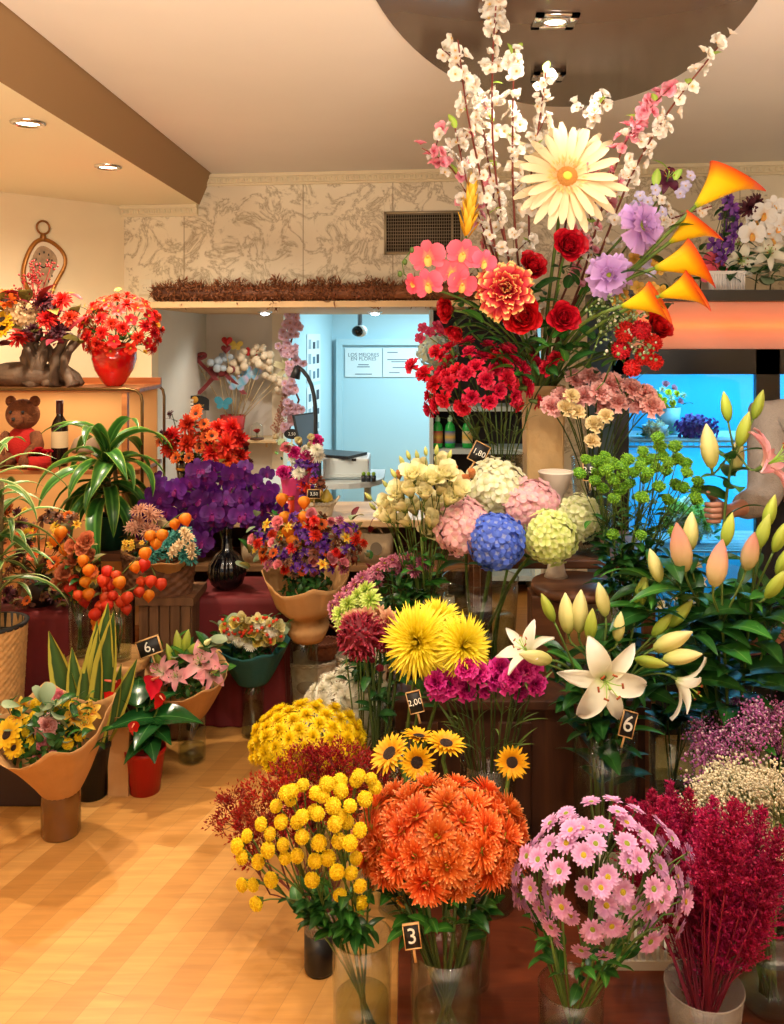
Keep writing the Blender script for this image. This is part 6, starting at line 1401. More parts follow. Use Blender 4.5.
def wrap(parent, mat, r0, r1, h, tilt=(0, 0), z0=0.0, lobes=5, amp=.12, low=.0, n=72, name='wrap_paper', waist=None, seed=1, sharp=1.0):
    """cone of wrapping paper; tilt: how far its mouth leans; low: how much lower the front edge is"""
    rg = random.Random(seed); P = []; rows = 12
    for i in range(rows + 1):
        t = i / rows; row = []
        for j in range(n):
            a = 2 * PI * j / n; front = max(0, -math.sin(a))
            pk = abs(2 * ((a * lobes / (2 * PI) + seed * .37) % 1) - 1) ** sharp
            hh = h * (1 - low * front + amp * pk * t)
            r = r0 + (r1 - r0) * (t ** .9) * (1 + amp * 1.1 * (pk - .5) * t)
            r *= 1 + .03 * (abs(2 * ((a * 1.6 + seed + .3 * t) % 1) - 1) - .5) * (.5 + t) + .012 * math.sin(a * 23 + seed)
            if waist: r *= 1 - waist[1] * math.exp(-((t - waist[0]) / .09) ** 2)
            row.append((r * math.cos(a) + tilt[0] * t * t * h, r * math.sin(a) + tilt[1] * t * t * h, z0 + hh * t))
        P.append(row)
    f = MB(); f.grid(P, None, 0, True); o = ob(name, f.mesh(name, mat), parent); m = o.modifiers.new('thick', 'SOLIDIFY'); m.thickness = .0016; return o
f = MB(); rg = random.Random(21)
for q in fib(300):
    if q.z > -.05: f.petal(0, .34, .15, .3, -.8, .2, 0, 0, 'lily', 4, 2, M=basis(q * rg.uniform(.45, .85), q + V((rg.uniform(-1, 1), rg.uniform(-1, 1), rg.uniform(-1, .4))), rg.uniform(0, 6)), rg=rg)
FOLI = f.mesh('bouquet_foliage', DLEAF)
def bouquet(label, cat, X, Y, z, mat, r0, r1, h, tilt, heads, greens, low=.25, lobes=5, amp=.12, name='bouquet', waist=None, seed=1, core=True, sharp=1.0):
    """a wrapped bunch: paper, blooms and greenery move as one; heads: (px,py,Y,dia,dir,spec)"""
    t = thing(name, label, cat, (X, Y, z)); wrap(t, mat, r0, r1, h, tilt, 0, lobes, amp, low, waist=waist, seed=seed, sharp=sharp); b = V((X, Y, z))
    ob('foliage', FOLI, t, Matrix.Translation((tilt[0] * h * .6, tilt[1] * h * .62, h * .72)) @ Matrix.Rotation(-tilt[1] * 1.2, 4, 'X') @ Matrix.Diagonal((r1 * .74, r1 * .74, r1 * .6, 1)))
    f = MB()
    for k in range(9): a = k * .7; f.tube([(r0 * .5 * math.cos(a), r0 * .5 * math.sin(a), -.04 if h > .12 else 0), (r0 * .6 * math.cos(a + 2), r0 * .6 * math.sin(a + 2), h * .3), (r1 * .4 * math.cos(a) + tilt[0] * h * .5, r1 * .4 * math.sin(a) + tilt[1] * h * .5, h * .8)], .003, 5)
    ob('stem', f.mesh('stem', DSTEM), t)
    for px, py, Yh, dia, d, spec in heads: put_head(t, spec, at(px, py, Yh) - b, d, m_of(dia, Yh) / 2)
    for k, n, (px, py, rx, ry, Yg), sz in greens:
        for _ in range(n):
            p = at(px + U(-rx, rx), py + U(-ry, ry), Yg + U(-.04, .06)); put_leaf(t, rnd.choice(k), p - b, U(0, 6.28), sz * U(.7, 1.3), U(0, .9), U(-.6, .6))
    return t
FD = lambda x=0, y=-.8, z=.6: (x + U(-.3, .3), y, z + U(-.2, .2))
# small shared heads
ROSEY = petal('rose_cream', [(0, (214, 180, 110)), (1, (240, 222, 170))], trans=.3); rosey = H_rose('cream_rose', ROSEY, 3)
ROSEP = petal('rose_pink', [(0, (214, 90, 110)), (1, (236, 150, 160))], trans=.3); rosep = H_rose('pink_rose', ROSEP, 4)
ROSEO = petal('rose_peach', [(0, (190, 90, 50)), (1, (226, 140, 96))], trans=.3); roseo = H_rose('peach_rose', ROSEO, 5)
YLD = petal('daisy_yellow', [(0, (214, 150, 10)), (1, (246, 200, 40))], trans=.2); yld = H_daisy('yellow_daisy', YLD, BROWNC, 16, 2, .75, .28, .25, -.3, .25, .3, .1)
ALY = petal('alstro_yellow', [(0, (226, 110, 20)), (.35, (240, 180, 40)), (1, (246, 216, 90))], trans=.3); aly = H_lily('yellow_alstro', ALY, 5, 1.0, .8)
PUR = petal('statice_purple', [(0, (70, 20, 110)), (1, (116, 50, 160))], trans=.2, var=.08); pur = H_mum('purple_statice', PUR, 2, 7, 1, .5, 3, .1, 1.0, nL=2)
GRYG = petal('grey_green', [(0, (110, 130, 90)), (1, (160, 176, 140))], trans=.2); ggl = leafmesh('euca', GRYG, 1, .7, .4, -.5, 'round'); LF['euca'] = ggl
REDP = petal('petal_scarlet', [(0, (150, 10, 8)), (.6, (206, 30, 16)), (1, (226, 60, 30))], trans=.25, var=.05); redp = [H_mum('scarlet_mum%d' % k, REDP, 4, 16, 1, .26, k, .1, 1.3, nL=3) for k in range(2)]; redf = H_five('scarlet_five', REDP, GOLDC, 3, W=.8)
ORGD = petal('daisy_orange', [(0, (170, 50, 8)), (1, (230, 110, 30))], trans=.25); orgd = H_daisy('orange_daisy', ORGD, BROWNC, 12, 2, .75, .3, .3, -.3, .22, .28, .1)
LANO = petal('lantern_orange', [(0, (232, 150, 30)), (.5, (236, 130, 24)), (1, (226, 110, 30))], trans=.35, var=.05); LANR = petal('lantern_red', [(0, (214, 70, 30)), (1, (206, 44, 24))], trans=.3, var=.06)
lano, lanr = H_lantern('lantern_o', LANO), H_lantern('lantern_r', LANR)
BRN = petal('dried_brown', [(0, (70, 34, 20)), (1, (130, 74, 40))], trans=.2, var=.1); brn = H_mum('dried_brown', BRN, 2, 10, 1, .4, 3, .1, 1.0, nL=3, cmat=BROWNC)
WINE = petal('leaf_wine', [(0, (90, 10, 20)), (1, (130, 24, 34))], trans=.2, var=.08); LF['wine'] = leafmesh('wine', WINE, 1, .4, .6, -.9)
OLIVE = petal('leaf_olive', [(0, (86, 76, 30)), (1, (130, 116, 50))], trans=.2, var=.08); LF['olive'] = leafmesh('olive', OLIVE, 1, .45, .6, -1.1)

# ------------------------------------------------------------------ the rack on the left wall
RY = 4.0; zt_ = EYE - (388 - CY) * RY / FPX; z2 = EYE - (470 - CY) * RY / FPX
xa, xb = -2.12, at(144, 388, RY).x
SHO = wood('rack_wood', (150, 84, 44), (190, 118, 66), 5, .4, 'X'); TUBE = plain('rack_metal', (110, 84, 50), .3, .8)
t = thing('display_rack', 'warm wooden wall rack with a bent metal tube frame, vases along its top', 'rack', (xb, RY, 0)); ox = xb
for k, z in enumerate((zt_, z2, .62, .2)):
    f = MB(); f.box((xa - ox, .0, z - .02), (-.02, .36, z)); bevel(ob('shelf', f.mesh('shelf', SHO, False), t), .003)
f = MB(); f.box((xa - ox, .34, zt_), (-.02, .36, zt_ + .03)); ob('back_rail', f.mesh('back_rail', SHO, False), t)
f = MB(); f.box((xa - ox, .345, .2), (-.04, .355, zt_ - .02)); ob('back_panel', f.mesh('back_panel', plain('rack_back_warm', (226, 176, 118), .7), False), t)
for y in (-.008, .35):
    f = MB(); f.tube([(xa - ox, y, zt_ - .004), (-.06, y, zt_ - .004), (-.03, y, zt_ - .012), (-.012, y, zt_ - .03), (-.006, y, zt_ - .06), (-.006, y, 0)], .007, 8); ob('tube_frame', f.mesh('tube_frame', TUBE), t)
f = MB(); f.box((-.1, 0, 0), (-.075, .03, zt_ - .02)); ob('post', f.mesh('post', SHO, False), t)
for z in (.42, .84): f = MB(); f.box((-.1, .0, z), (-.005, .02, z + .03)); ob('rung', f.mesh('rung', SHO, False), t)
area('rack_light', ((xa + xb) / 2, RY + .2, zt_ - .03), .6, 1.8, (1, .76, .46), sy=.06); area('rack_light_low', ((xa + xb) / 2, RY + .2, z2 - .03), .6, 1.0, (1, .76, .46), sy=.06)
# wavy clock on the corner wall
P = at(42, 268, 4.3); 
wl = V((-1.69, 5.34, 0)); wd = (V((-2.82, 4.1, 0)) - wl).normalized(); 
k = (42 - CX) / FPX; s_ = (k * wl.y - wl.x) / (wd.x - k * wd.y); Wp = wl + wd * s_; cz = EYE - (268 - CY) * Wp.y / FPX; sc = Wp.y / FPX
t = thing('wall_clock', 'wavy gold wall clock shaped like a pocket watch with a loop on top', 'clock', (Wp.x, Wp.y, cz), math.atan2(-wd.y, -wd.x)); 
nrm = V((0, -1, 0))
pts = []
for q in range(48):
    a = 2 * PI * q / 48; x, z = math.cos(a), math.sin(a)
    w = .105 * (1 + .12 * math.sin(z * 2.6 + .3)) ; h = .165
    pts.append(V((x * w + .018 * math.sin(z * 3.0), 0, z * h - .01)))
f = MB(); f.prism([(p.x, -.004, p.z) for p in pts][::-1], (0, -.016, 0)); ob('face', f.mesh('face', plain('clock_face', (236, 214, 186), .5, noise=.1), False), t)
f = MB(); f.tube([p + V((0, -.016, 0)) for p in pts + pts[:1]], .013, 8, cap=False); ob('frame', f.mesh('frame', plain('clock_gold', (170, 112, 50), .35, .6)), t)
f = MB(); f.prism([(p.x * .66 - .006, -.0205, p.z * .72 + .008) for p in pts][::-1], (0, -.003, 0)); ob('dial', f.mesh('dial', plain('clock_dial', (170, 140, 110), .6, noise=.3, nscale=30), False), t)
f = MB()
for q in range(12): a = q * PI / 6; f.box((.052 * math.sin(a) - .003, -.0265, .085 * math.cos(a) - .006), (.052 * math.sin(a) + .003, -.0235, .085 * math.cos(a) + .006))
ob('hour_mark', f.mesh('hour_mark', BOARD, False), t)
f = MB(); f.tube([(0, -.028, 0), (-.04, -.028, .012)], .003, 5); f.tube([(0, -.028, 0), (.03, -.028, .05)], .0025, 5); ob('clock_hand', f.mesh('clock_hand', BOARD), t)
f = MB(); f.lathe([(.014, .15), (.018, .165), (.012, .19)], 12, c=(0, -.014, 0)); f.tube([(.036 * math.cos(a), -.014, .222 + .036 * math.sin(a)) for a in [2 * PI * q / 24 for q in range(25)]], .006, 6, cap=False); ob('loop', f.mesh('loop', plain('clock_loop', (150, 96, 44), .35, .6)), t)
# red vase with scarlet flowers
P = at(114, 388, RY + .14); t = thing('red_vase', 'glossy bright red egg-shaped vase on top of the wooden rack', 'vase', (P.x, RY + .14, zt_ + .001)); k = .1 / 1.0
f = MB(); f.lathe([(.001, 0), (.036, 0), (.05, .014), (.086, .075), (.101, .125), (.1, .165), (.085, .192), (.06, .203), (.052, .2), (.052, .18), (.001, .1)], 36); ob('body', f.mesh('body', plain('red_glaze', (196, 6, 12), .12, coat=.8)), t)
vr = ((P.x, RY + .14), zt_ + .2, .05, zt_ + .09, .04)
stems('alstroemeria', 'scarlet open flower in the egg-shaped red vase on the rack', 'flower', 'scarlet flowers in the red vase', vr, dome(121, 330, 37, 34, RY + .12, 50, .9, -.6, .5, jit=.05), [redf, redp[0]], .034, 5, GREEN, .0018, ['lance', 'ovate'], 4, .06, (.6, .95))
stems('spray_tip', 'thin yellow-green sprig poking out between the scarlet flowers', 'foliage', 'yellow-green sprigs in the red vase', vr, [(at(x, y, RY + .1), V(((x - 118) / 40, -.4, .5)).normalized()) for x, y in ((85, 306), (96, 312), (118, 300), (118, 290), (150, 318), (158, 325), (150, 345), (88, 330), (94, 346), (145, 352), (110, 345))], [H_five('yellow_tip', ALY, GOLDC, 9)], .014, 1, GREEN, .0014, 'thin', 3, .07)
# driftwood arrangement
BARK = plain('driftwood', (92, 70, 52), .7, noise=.35, nscale=18, bump=.6, bscale=40)
P = at(34, 388, RY + .15); b = V((P.x, RY + .15, zt_ + .001)); t = thing('dried_arrangement', 'autumn arrangement of wine leaves and dried blooms on a gnarled driftwood base', 'arrangement', b)
f = MB(); rg = random.Random(3)
for q in range(15):
    a = rg.uniform(0, 6.28); x0 = rg.uniform(-.2, .2); f.tube(bez((x0 + rg.uniform(-.04, .04), rg.uniform(-.08, .06), 0), (x0, -.04, .06), (x0 + rg.uniform(-.1, .1), rg.uniform(-.1, 0), .12), (x0 + rg.uniform(-.08, .08), rg.uniform(-.06, .06), .24), 8), [rg.uniform(.016, .03) * k for k in (1.5, 1.2, 1, 1.1, .9, 1, .8, .7, .5)], 8)
f.tube([(.0, 0, .03), (.12, 0, .07), (.2, -.02, .035), (.235, -.03, .01)], [.05, .05, .03, .012], 9); f.ball((-.05, 0, .05), .09, 12, 8, 0, (2.2, 1, .7)); ob('driftwood', f.mesh('driftwood', BARK), t)
CRH = H_hyd('hydrangea_dried', petal('hydrangea_dried', [(0, (190, 150, 100)), (1, (226, 196, 150))], trans=.25), 80, 12)
put_head(t, CRH, at(24, 310, RY + .08) - b, (0, -.7, .6), m_of(40, RY) / 2); put_head(t, redp[0], at(47, 318, RY) - b, (0, -.8, .3), .05)
DKF = petal('dark_bloom', [(0, (50, 16, 22)), (1, (90, 34, 44))], trans=.2); dkf = H_mum('dark_bloom', DKF, 4, 14, 1, .3, 4, .1, 1.3, nL=3)
for x, y, d_, sp in ((45, 300, 26, dkf), (47, 312, 22, dkf), (33, 330, 18, dkf), (5, 300, 30, orgd), (2, 320, 28, yld), (3, 328, 26, yld), (62, 300, 22, redp[1]), (18, 338, 20, redp[0]), (58, 330, 22, dkf), (70, 318, 20, redp[1])): put_head(t, sp, at(x, y, RY + .02) - b, FD(), m_of(d_, RY) / 2)
for q in range(64): put_leaf(t, rnd.choice(['wine', 'wine', 'olive', 'wine']), at(U(-8, 82), U(296, 346), RY + U(-.02, .15)) - b, U(0, 6.28), U(.07, .14), U(-.3, .5), U(-.6, .6))
f = MB(); rg = random.Random(9)
for q in range(9):
    p0 = V((-.05 + rg.uniform(-.08, .1), 0, .2)); p1 = at(rg.uniform(14, 68), rg.uniform(262, 300), RY) - b; f.tube([p0, p0.lerp(p1, .6) + V((0, 0, .02)), p1], .002, 4)
    for z in range(14): f.octa(p1 + V((rg.gauss(0, .018), rg.gauss(0, .018), rg.gauss(0, .018))), .006)
ob('berry_sprig', f.mesh('berry_sprig', petal('berry_red', [(0, (120, 20, 20)), (1, (160, 30, 26))], trans=0)), t)
# plush bear, bottle and red box on the second shelf
PLU = plain('plush_brown', (120, 66, 34), .95, noise=.2, nscale=60, bump=.8, bscale=150); PLR = plain('plush_red', (180, 24, 18), .9, bump=.5, bscale=150)
P = at(20, 470, RY + .1); t = thing('plush_bear', 'brown plush bear in a red jumper sitting on the second rack shelf', 'soft toy', (P.x, RY + .13, z2 + .001))
f = MB(); f.ball((0, 0, .095), .075, 16, 12, 0, (1, .85, 1.2)); ob('jumper', f.mesh('jumper', PLR), t)
f = MB(); f.ball((0, 0, .235), .075, 18, 14, 0, (1, .95, .95)); f.ball((0, -.065, .215), .034, 12, 8)
for s in (-1, 1): f.ball((s * .055, 0, .295), .026, 10, 8, 0, (1, .6, 1))
ob('head', f.mesh('head', PLU), t)
f = MB(); f.ball((0, -.1, .222), .009, 8, 6)
for s in (-1, 1): f.ball((s * .028, -.066, .25), .008, 8, 6)
ob('nose', f.mesh('nose', BOARD), t)
for s in (-1, 1):
    f = MB(); f.tube([(s * .06, -.01, .14), (s * .09, -.05, .1), (s * .07, -.085, .07)], [.03, .028, .026], 10); f.ball((s * .07, -.09, .068), .027, 10, 8); ob('arm', f.mesh('arm', PLU), t)
    f = MB(); f.tube([(s * .04, -.02, .035), (s * .06, -.1, .03)], [.035, .032], 10); f.ball((s * .062, -.11, .034), .034, 10, 8); ob('leg', f.mesh('leg', PLU), t)
P = at(58, 470, RY + .1); t = thing('wine_bottle', 'dark wine bottle with a pale label beside the plush bear', 'bottle', (P.x, RY + .12, z2 + .001)); H = .3
f = MB(); f.lathe([(.001, 0), (.034, 0), (.037, .01), (.037, .18), (.03, .205), (.015, .23), (.0135, .28), (.0155, .282), (.0155, .298), (.001, .298)], 24); ob('body', f.mesh('body', plain('bottle_dark', (26, 14, 12), .12)), t)
f = MB(); f.lathe([(.0376, .085), (.0376, .16)], 24); ob('label', f.mesh('label', plain('label_cream', (206, 180, 140), .7)), t)
f = MB(); f.lathe([(.016, .24), (.0165, .28), (.0165, .3), (.001, .3)], 16); ob('foil_cap', f.mesh('foil_cap', plain('foil_wine', (70, 16, 18), .4)), t)
P = at(36, 470, RY + .05); t = thing('flower_box', 'round red box of red paper roses in front of the plush bear', 'flower box', (P.x + .02, RY + .035, z2 + .001))
f = MB(); f.lathe([(.001, 0), (.05, 0), (.05, .06), (.046, .06), (.001, .05)], 24); ob('box', f.mesh('box', PLR), t)
for q in range(9): a = q * 2.4; r = .012 * math.sqrt(q); put_head(t, rose[0], (r * 1.2 * math.cos(a), r * 1.2 * math.sin(a), .075 + .01 * (q < 3)), (.2 * math.cos(a), .2 * math.sin(a) - .3, 1), .02)
P = at(84, 470, RY + .12); t = thing('ceramic_mushroom', 'grey-brown domed ornament beside the wine bottle, behind the strap leaves', 'ornament', (P.x, RY + .14, z2 + .001)); f = MB(); f.lathe([(.001, 0), (.03, 0), (.024, .05), (.022, .07)], 18); ob('stem', f.mesh('stem', WHITECH), t); f = MB(); f.lathe([(.02, .068), (.06, .06), (.066, .08), (.05, .12), (.02, .14), (.001, .143)], 24); ob('cap', f.mesh('cap', plain('mushroom_grey', (150, 124, 100), .6)), t)

# ------------------------------------------------------------------ big leafy pot plants
DRA = petal('dracaena_leaf', [], across=[(0, (150, 170, 70)), (.1, (60, 110, 40)), (.38, (34, 84, 30)), (.5, (90, 140, 60)), (.62, (34, 84, 30)), (.9, (60, 110, 40)), (1, (150, 170, 70))], rough=.3, trans=.2, var=.08)
dra = [leafmesh('dracaena%d' % k, DRA, 1, .15 + .02 * k, 1.15 - .25 * k, -2.5 + .2 * k, 'strap', 10, .35, .55) for k in range(3)]
for k in range(3): LF['dra%d' % k] = dra[k]
DY = 3.72; P = at(112, 548, DY); zp = P.z; t = thing('dracaena', 'potted dracaena with drooping strap leaves in a dark green pot before the rack', 'plant', (at(112, 0, DY).x, DY, zp))
f = MB(); f.lathe([(.001, 0), (.055, 0), (.072, .12), (.076, .125), (.076, .14), (.066, .14), (.06, .12), (.001, .115)], 28); ob('pot', f.mesh('pot', plain('pot_green', (12, 62, 48), .4)), t)
top = at(105, 462, DY).z - zp
f = MB()
for x, y in ((0, 0), (.02, .015), (-.018, .01)): f.tube([(x, y, .11), (x * 1.4 - .01, y, top * .6), (x * 1.2 - .02, y, top)], .009, 7)
ob('trunk', f.mesh('trunk', plain('trunk_brown', (110, 88, 50), .8, noise=.2, nscale=40)), t)
for q in range(40):
    a = q * 2.4; hgt = top - .16 + .2 * q / 40; put_leaf(t, 'dra%d' % (q % 3), (-.02, 0, hgt), a, U(.27, .38), (-.5 if q < 18 else 0.0 if q < 32 else .5) + U(-.2, .2), U(-.3, .3))
t = thing('plant_stand', 'dark square plant stand under the drooping dracaena', 'stand', (at(112, 0, DY).x, DY, 0))
f = MB(); f.box((-.12, -.1, zp - .03), (.12, .12, zp)); ob('top_board', f.mesh('top_board', CD, False), t)
for x, y in ((-.1, -.08), (.1, -.08), (-.1, .1), (.1, .1)): f = MB(); f.box((x - .015, y - .015, 0), (x + .015, y + .015, zp - .03)); ob('leg', f.mesh('leg', CD, False), t)
PAL = petal('palm_leaf', [], across=[(0, (206, 214, 150)), (.14, (150, 170, 90)), (.2, (70, 112, 50)), (.5, (96, 140, 70)), (.8, (70, 112, 50)), (.86, (150, 170, 90)), (1, (206, 214, 150))], rough=.35, trans=.2, var=.08)
for k in range(3): LF['pal%d' % k] = leafmesh('palm%d' % k, PAL, 1, .085 + .015 * k, 1.2 - .3 * k, -2.0 + .2 * k, 'strap', 10, .3, .5)
PY2 = 3.18; P = at(-8, 622, PY2); t = thing('striped_plant', 'leafy plant of long cream-edged arching leaves in a woven planter', 'plant', (P.x, PY2, .235)); h = P.z - .235
f = MB(); woven(f, .1, .118, h, 28, 54, 1.0, .016); ob('planter', f.mesh('planter', WICK), t)
f = MB(); f.lathe([(.118, h - .012), (.123, h), (.106, h + .002), (.104, h - .05), (.001, h - .05)], 30); ob('liner', f.mesh('liner', plain('liner_black', (24, 20, 18), .6)), t)
f = MB()
for x in (-.02, 0.02, 0): f.tube([(x, 0, h - .06), (x * 1.6, 0, h + .25), (x * 2, -.01, h + .5)], .008, 7)
ob('trunk', f.mesh('trunk', bpy.data.materials['trunk_brown']), t)
for q in range(54): put_leaf(t, 'pal%d' % (q % 3), (U(-.04, .04), U(-.02, .02), h + .06 + .5 * q / 54), q * 2.4, U(.22, .34), U(-.3, .45), U(-.3, .3))

# ------------------------------------------------------------------ velvet table and dried bouquet, round stool
hv = velvet_table('wine velvet draped table at the far side, beside the woven planter', 26, 612, 3.42, 98, .3)
P = at(38, 600, 3.5); base = V((P.x, 3.52, hv + .001)); t = thing('dried_bouquet', 'brown and yellow dried bouquet in a dark pot on the far velvet table', 'bouquet', base)
f = MB(); f.lathe([(.001, 0), (.05, 0), (.065, .06), (.06, .1), (.055, .1), (.001, .05)], 24); ob('pot', f.mesh('pot', plain('pot_dark', (40, 28, 22), .5)), t)
f = MB()
for q in range(26): p1 = at(U(-8, 92), U(515, 590), 3.48 + U(-.08, .1)) - base; f.tube(bez((0, 0, .08), (0, 0, .16), p1 * .7, p1, 4), .002, 4)
ob('stem', f.mesh('stem', DSTEM), t)
for q in range(86):
    x, y = U(-8, 94), U(508, 606); sp = rnd.choice([brn, brn, brn, yld, orgd, dkf, aly]); put_head(t, sp, at(x, y, 3.46 + U(-.1, .1)) - base, FD((x - 40) / 60), m_of(U(10, 17), 3.46) / 2)
for q in range(95): put_leaf(t, rnd.choice(['olive', 'olive', 'dark', 'wine', 'olive']), at(U(-8, 94), U(520, 612), 3.5 + U(-.1, .1)) - base, U(0, 6.28), U(.04, .07), U(-.3, .8), U(-.6, .6))
SY = 3.3; P = at(102, 662, SY); zs_ = P.z; t = thing('round_stool', 'low round wooden stool carrying the lantern-fruit vases', 'stool', (P.x, SY + .05, 0)); r = .155
f = MB(); f.lathe([(.001, zs_ - .035), (r * .97, zs_ - .035), (r, zs_ - .028), (r, zs_ - .006), (r * .97, zs_), (.001, zs_)], 40); ob('seat', f.mesh('seat', wood('stool_wood', (170, 122, 70), (206, 156, 96), 8, .45, 'X')), t)
for q in range(4): a = q * PI / 2 + .78; f = MB(); f.tube([(r * .6 * math.cos(a), r * .6 * math.sin(a), zs_ - .03), (r * .8 * math.cos(a), r * .8 * math.sin(a), 0)], .014, 8); ob('leg', f.mesh('leg', CD), t)
SXc = at(102, 0, SY).x
v1 = vase('clear glass vase of red and orange lantern stems on the round stool', at(118, 0, SY + .02).x, SY + .03, zs_ + .001, zs_ + .2, .045, .047, water=.3)
v2 = vase('clear glass vase of peach roses and orange lanterns on the round stool', at(76, 0, SY + .02).x, SY + .06, zs_ + .001, zs_ + .2, .04, .042, water=.3)
def lantern_stem(label, v, spots, spec):
    (cx, cy), rz, rr, bz, br = v; base = V((cx + U(-.3, .3) * br, cy + U(-.3, .3) * br, bz + .01)); t = thing('lantern_stem', label, 'lantern plant', base)
    Ps = [at(x, y, SY + U(-.05, .03)) for x, y in spots]; f = MB(); rim = V((cx, cy, rz)) + V(((Ps[-1].x - cx) * .15, -.01, 0)); pts = [base, rim] + [p + V((U(-.008, .008), .008, .028)) for p in Ps]
    dense = [pts[0], pts[0].lerp(pts[1], .5), pts[1]]
    for i in range(1, len(pts) - 1): dense += [pts[i].lerp(pts[i + 1], .5), pts[i + 1]]
    for _ in range(2): dense = [dense[0]] + [(dense[i - 1] + dense[i] * 2 + dense[i + 1]) / 4 for i in range(1, len(dense) - 1)] + [dense[-1]]
    f.tube([p - base for p in dense], .0028, 5, 0, .0016); ob('stem', f.mesh('stem', GREEN), t)
    for p in Ps: put_head(t, spec if not isinstance(spec, tuple) else rnd.choice(spec), p + V((0, 0, .024)) - base, (U(-.25, .25), U(-.3, .1), 1), .023 * U(.85, 1.1))
lantern_stem('long arching stem of orange lantern husks reaching over the wicker basket', v1, [(97, 630), (107, 606), (119, 584), (134, 569), (144, 555), (150, 538), (157, 546), (162, 537), (174, 526), (184, 521)], lano)
lantern_stem('stem of orange and red lantern husks bending toward the wine velvet under the purple orchids', v1, [(118, 602), (128, 599), (139, 594), (140, 584), (151, 583), (149, 597), (161, 586), (145, 566)], (lanr, lanr, lano))
lantern_stem('upright stem of red lantern husks in the middle of the stool vase', v1, [(126, 611), (122, 604), (113, 598), (107, 592), (112, 586), (108, 573), (116, 578), (104, 582)], lanr)
lantern_stem('stem of red lantern husks drooping over the rim of its vase', v1, [(107, 607), (97, 623), (94, 616), (100, 608), (104, 600)], (lanr, lanr, lano))
lantern_stem('stem of red lanterns hanging beside the peach roses', v2, [(78, 598), (71, 591), (84, 603), (74, 582), (88, 596), (84, 584)], (lanr, lanr, lano))
lantern_stem('stem of golden orange lanterns above the peach roses', v2, [(70, 566), (64, 551), (56, 541), (60, 534), (84, 562), (88, 572)], lano)
stems('rose', 'peach rose beside the orange lanterns on the round stool', 'rose', 'peach roses on the round stool', v2, [(at(x, y, SY + U(-.03, .05)), V((U(-.4, .4), -.8, .4)).normalized()) for x, y in ((72, 546), (82, 548), (90, 556), (86, 540), (64, 572), (60, 584), (72, 560))], [roseo], .034, 1, DSTEM, .0025, ['olive', 'dark'], 3, .06)

# ------------------------------------------------------------------ snake plant, black pots, dark box
SAN = petal('snake_leaf', [], across=[(0, (190, 180, 70)), (.14, (190, 180, 70)), (.18, (50, 80, 36)), (.5, (70, 104, 50)), (.82, (50, 80, 36)), (.86, (190, 180, 70)), (1, (190, 180, 70))], rough=.4, trans=.1, var=.05)
for k in range(2): LF['san%d' % k] = leafmesh('snake%d' % k, SAN, 1, .19, 1.5, .08 - .2 * k, 'strap', 8, .5, .6)
NY = 3.13; P = at(92, 740, NY); t = thing('snake_plant', 'snake plant with yellow-edged upright leaves in a black pot behind the kraft bouquet', 'plant', (P.x, NY, 0)); h = P.z
f = MB(); f.lathe([(.001, 0), (.05, 0), (.066, h - .02), (.07, h - .018), (.07, h), (.06, h), (.058, h - .02), (.001, h - .025)], 28); ob('pot', f.mesh('pot', plain('pot_black', (20, 18, 18), .4)), t)
for x, y, tx, ty in ((-.03, 0, 48, 632), (-.02, .02, 62, 655), (-.03, -.02, 72, 648), (.0, .0, 95, 622), (.01, .02, 106, 604), (.02, -.02, 112, 612), (.03, .0, 136, 660), (-.01, -.03, 84, 660), (.04, .02, 120, 665)):
    b0 = V((x, y, h - .03)); e = at(tx, ty, NY) - V((P.x, NY, 0)); d = e - b0; L = d.length
    M = Matrix.Translation(b0) @ V((0, 0, 1)).rotation_difference(d.normalized()).to_matrix().to_4x4() @ Matrix.Rotation(PI / 2 + U(-.5, .5), 4, 'Z') @ Matrix.Scale(L, 4)
    ob('leaf', LF['san0'], t, M)
P = at(20, 745, 3.05); t = thing('storage_box', 'low dark wooden box on the floor behind the kraft bouquet', 'box', (at(10, 0, 3.05).x, 3.05, 0)); h = at(0, 745, 3.05).z
f = MB(); f.box((-.3, 0, 0), (.12, .27, h)); bevel(ob('body', f.mesh('body', plain('box_dark', (44, 24, 20), .6), False), t), .006)
f = MB(); f.box((-.31, -.008, h), (.13, .278, h + .02)); bevel(ob('lid', f.mesh('lid', plain('box_lid', (52, 28, 24), .6), False), t), .004)
t = thing('paper_bag', 'small plain kraft bag standing between the black pot and the red pot', 'bag', (at(118, 0, 3.12).x, 3.14, 0)); w = .035; h = .24
f = MB(); f.grid([[(x * k, y * k2, z) for x, y in ((-w, -.02), (w, -.02), (w, .02), (-w, .02))] for z, k, k2 in ((0, .001, .001), (0, 1, 1), (h * .5, 1, 1.05), (h, 1.05, .5))], None, 0, True); ob('body', f.mesh('body', KRAFT, False), t)
f = MB(); f.tube([(-.015, -.01, h), (-.012, -.012, h + .03), (.012, -.012, h + .03), (.015, -.01, h)], .002, 5); ob('handle', f.mesh('handle', KRAFT), t)

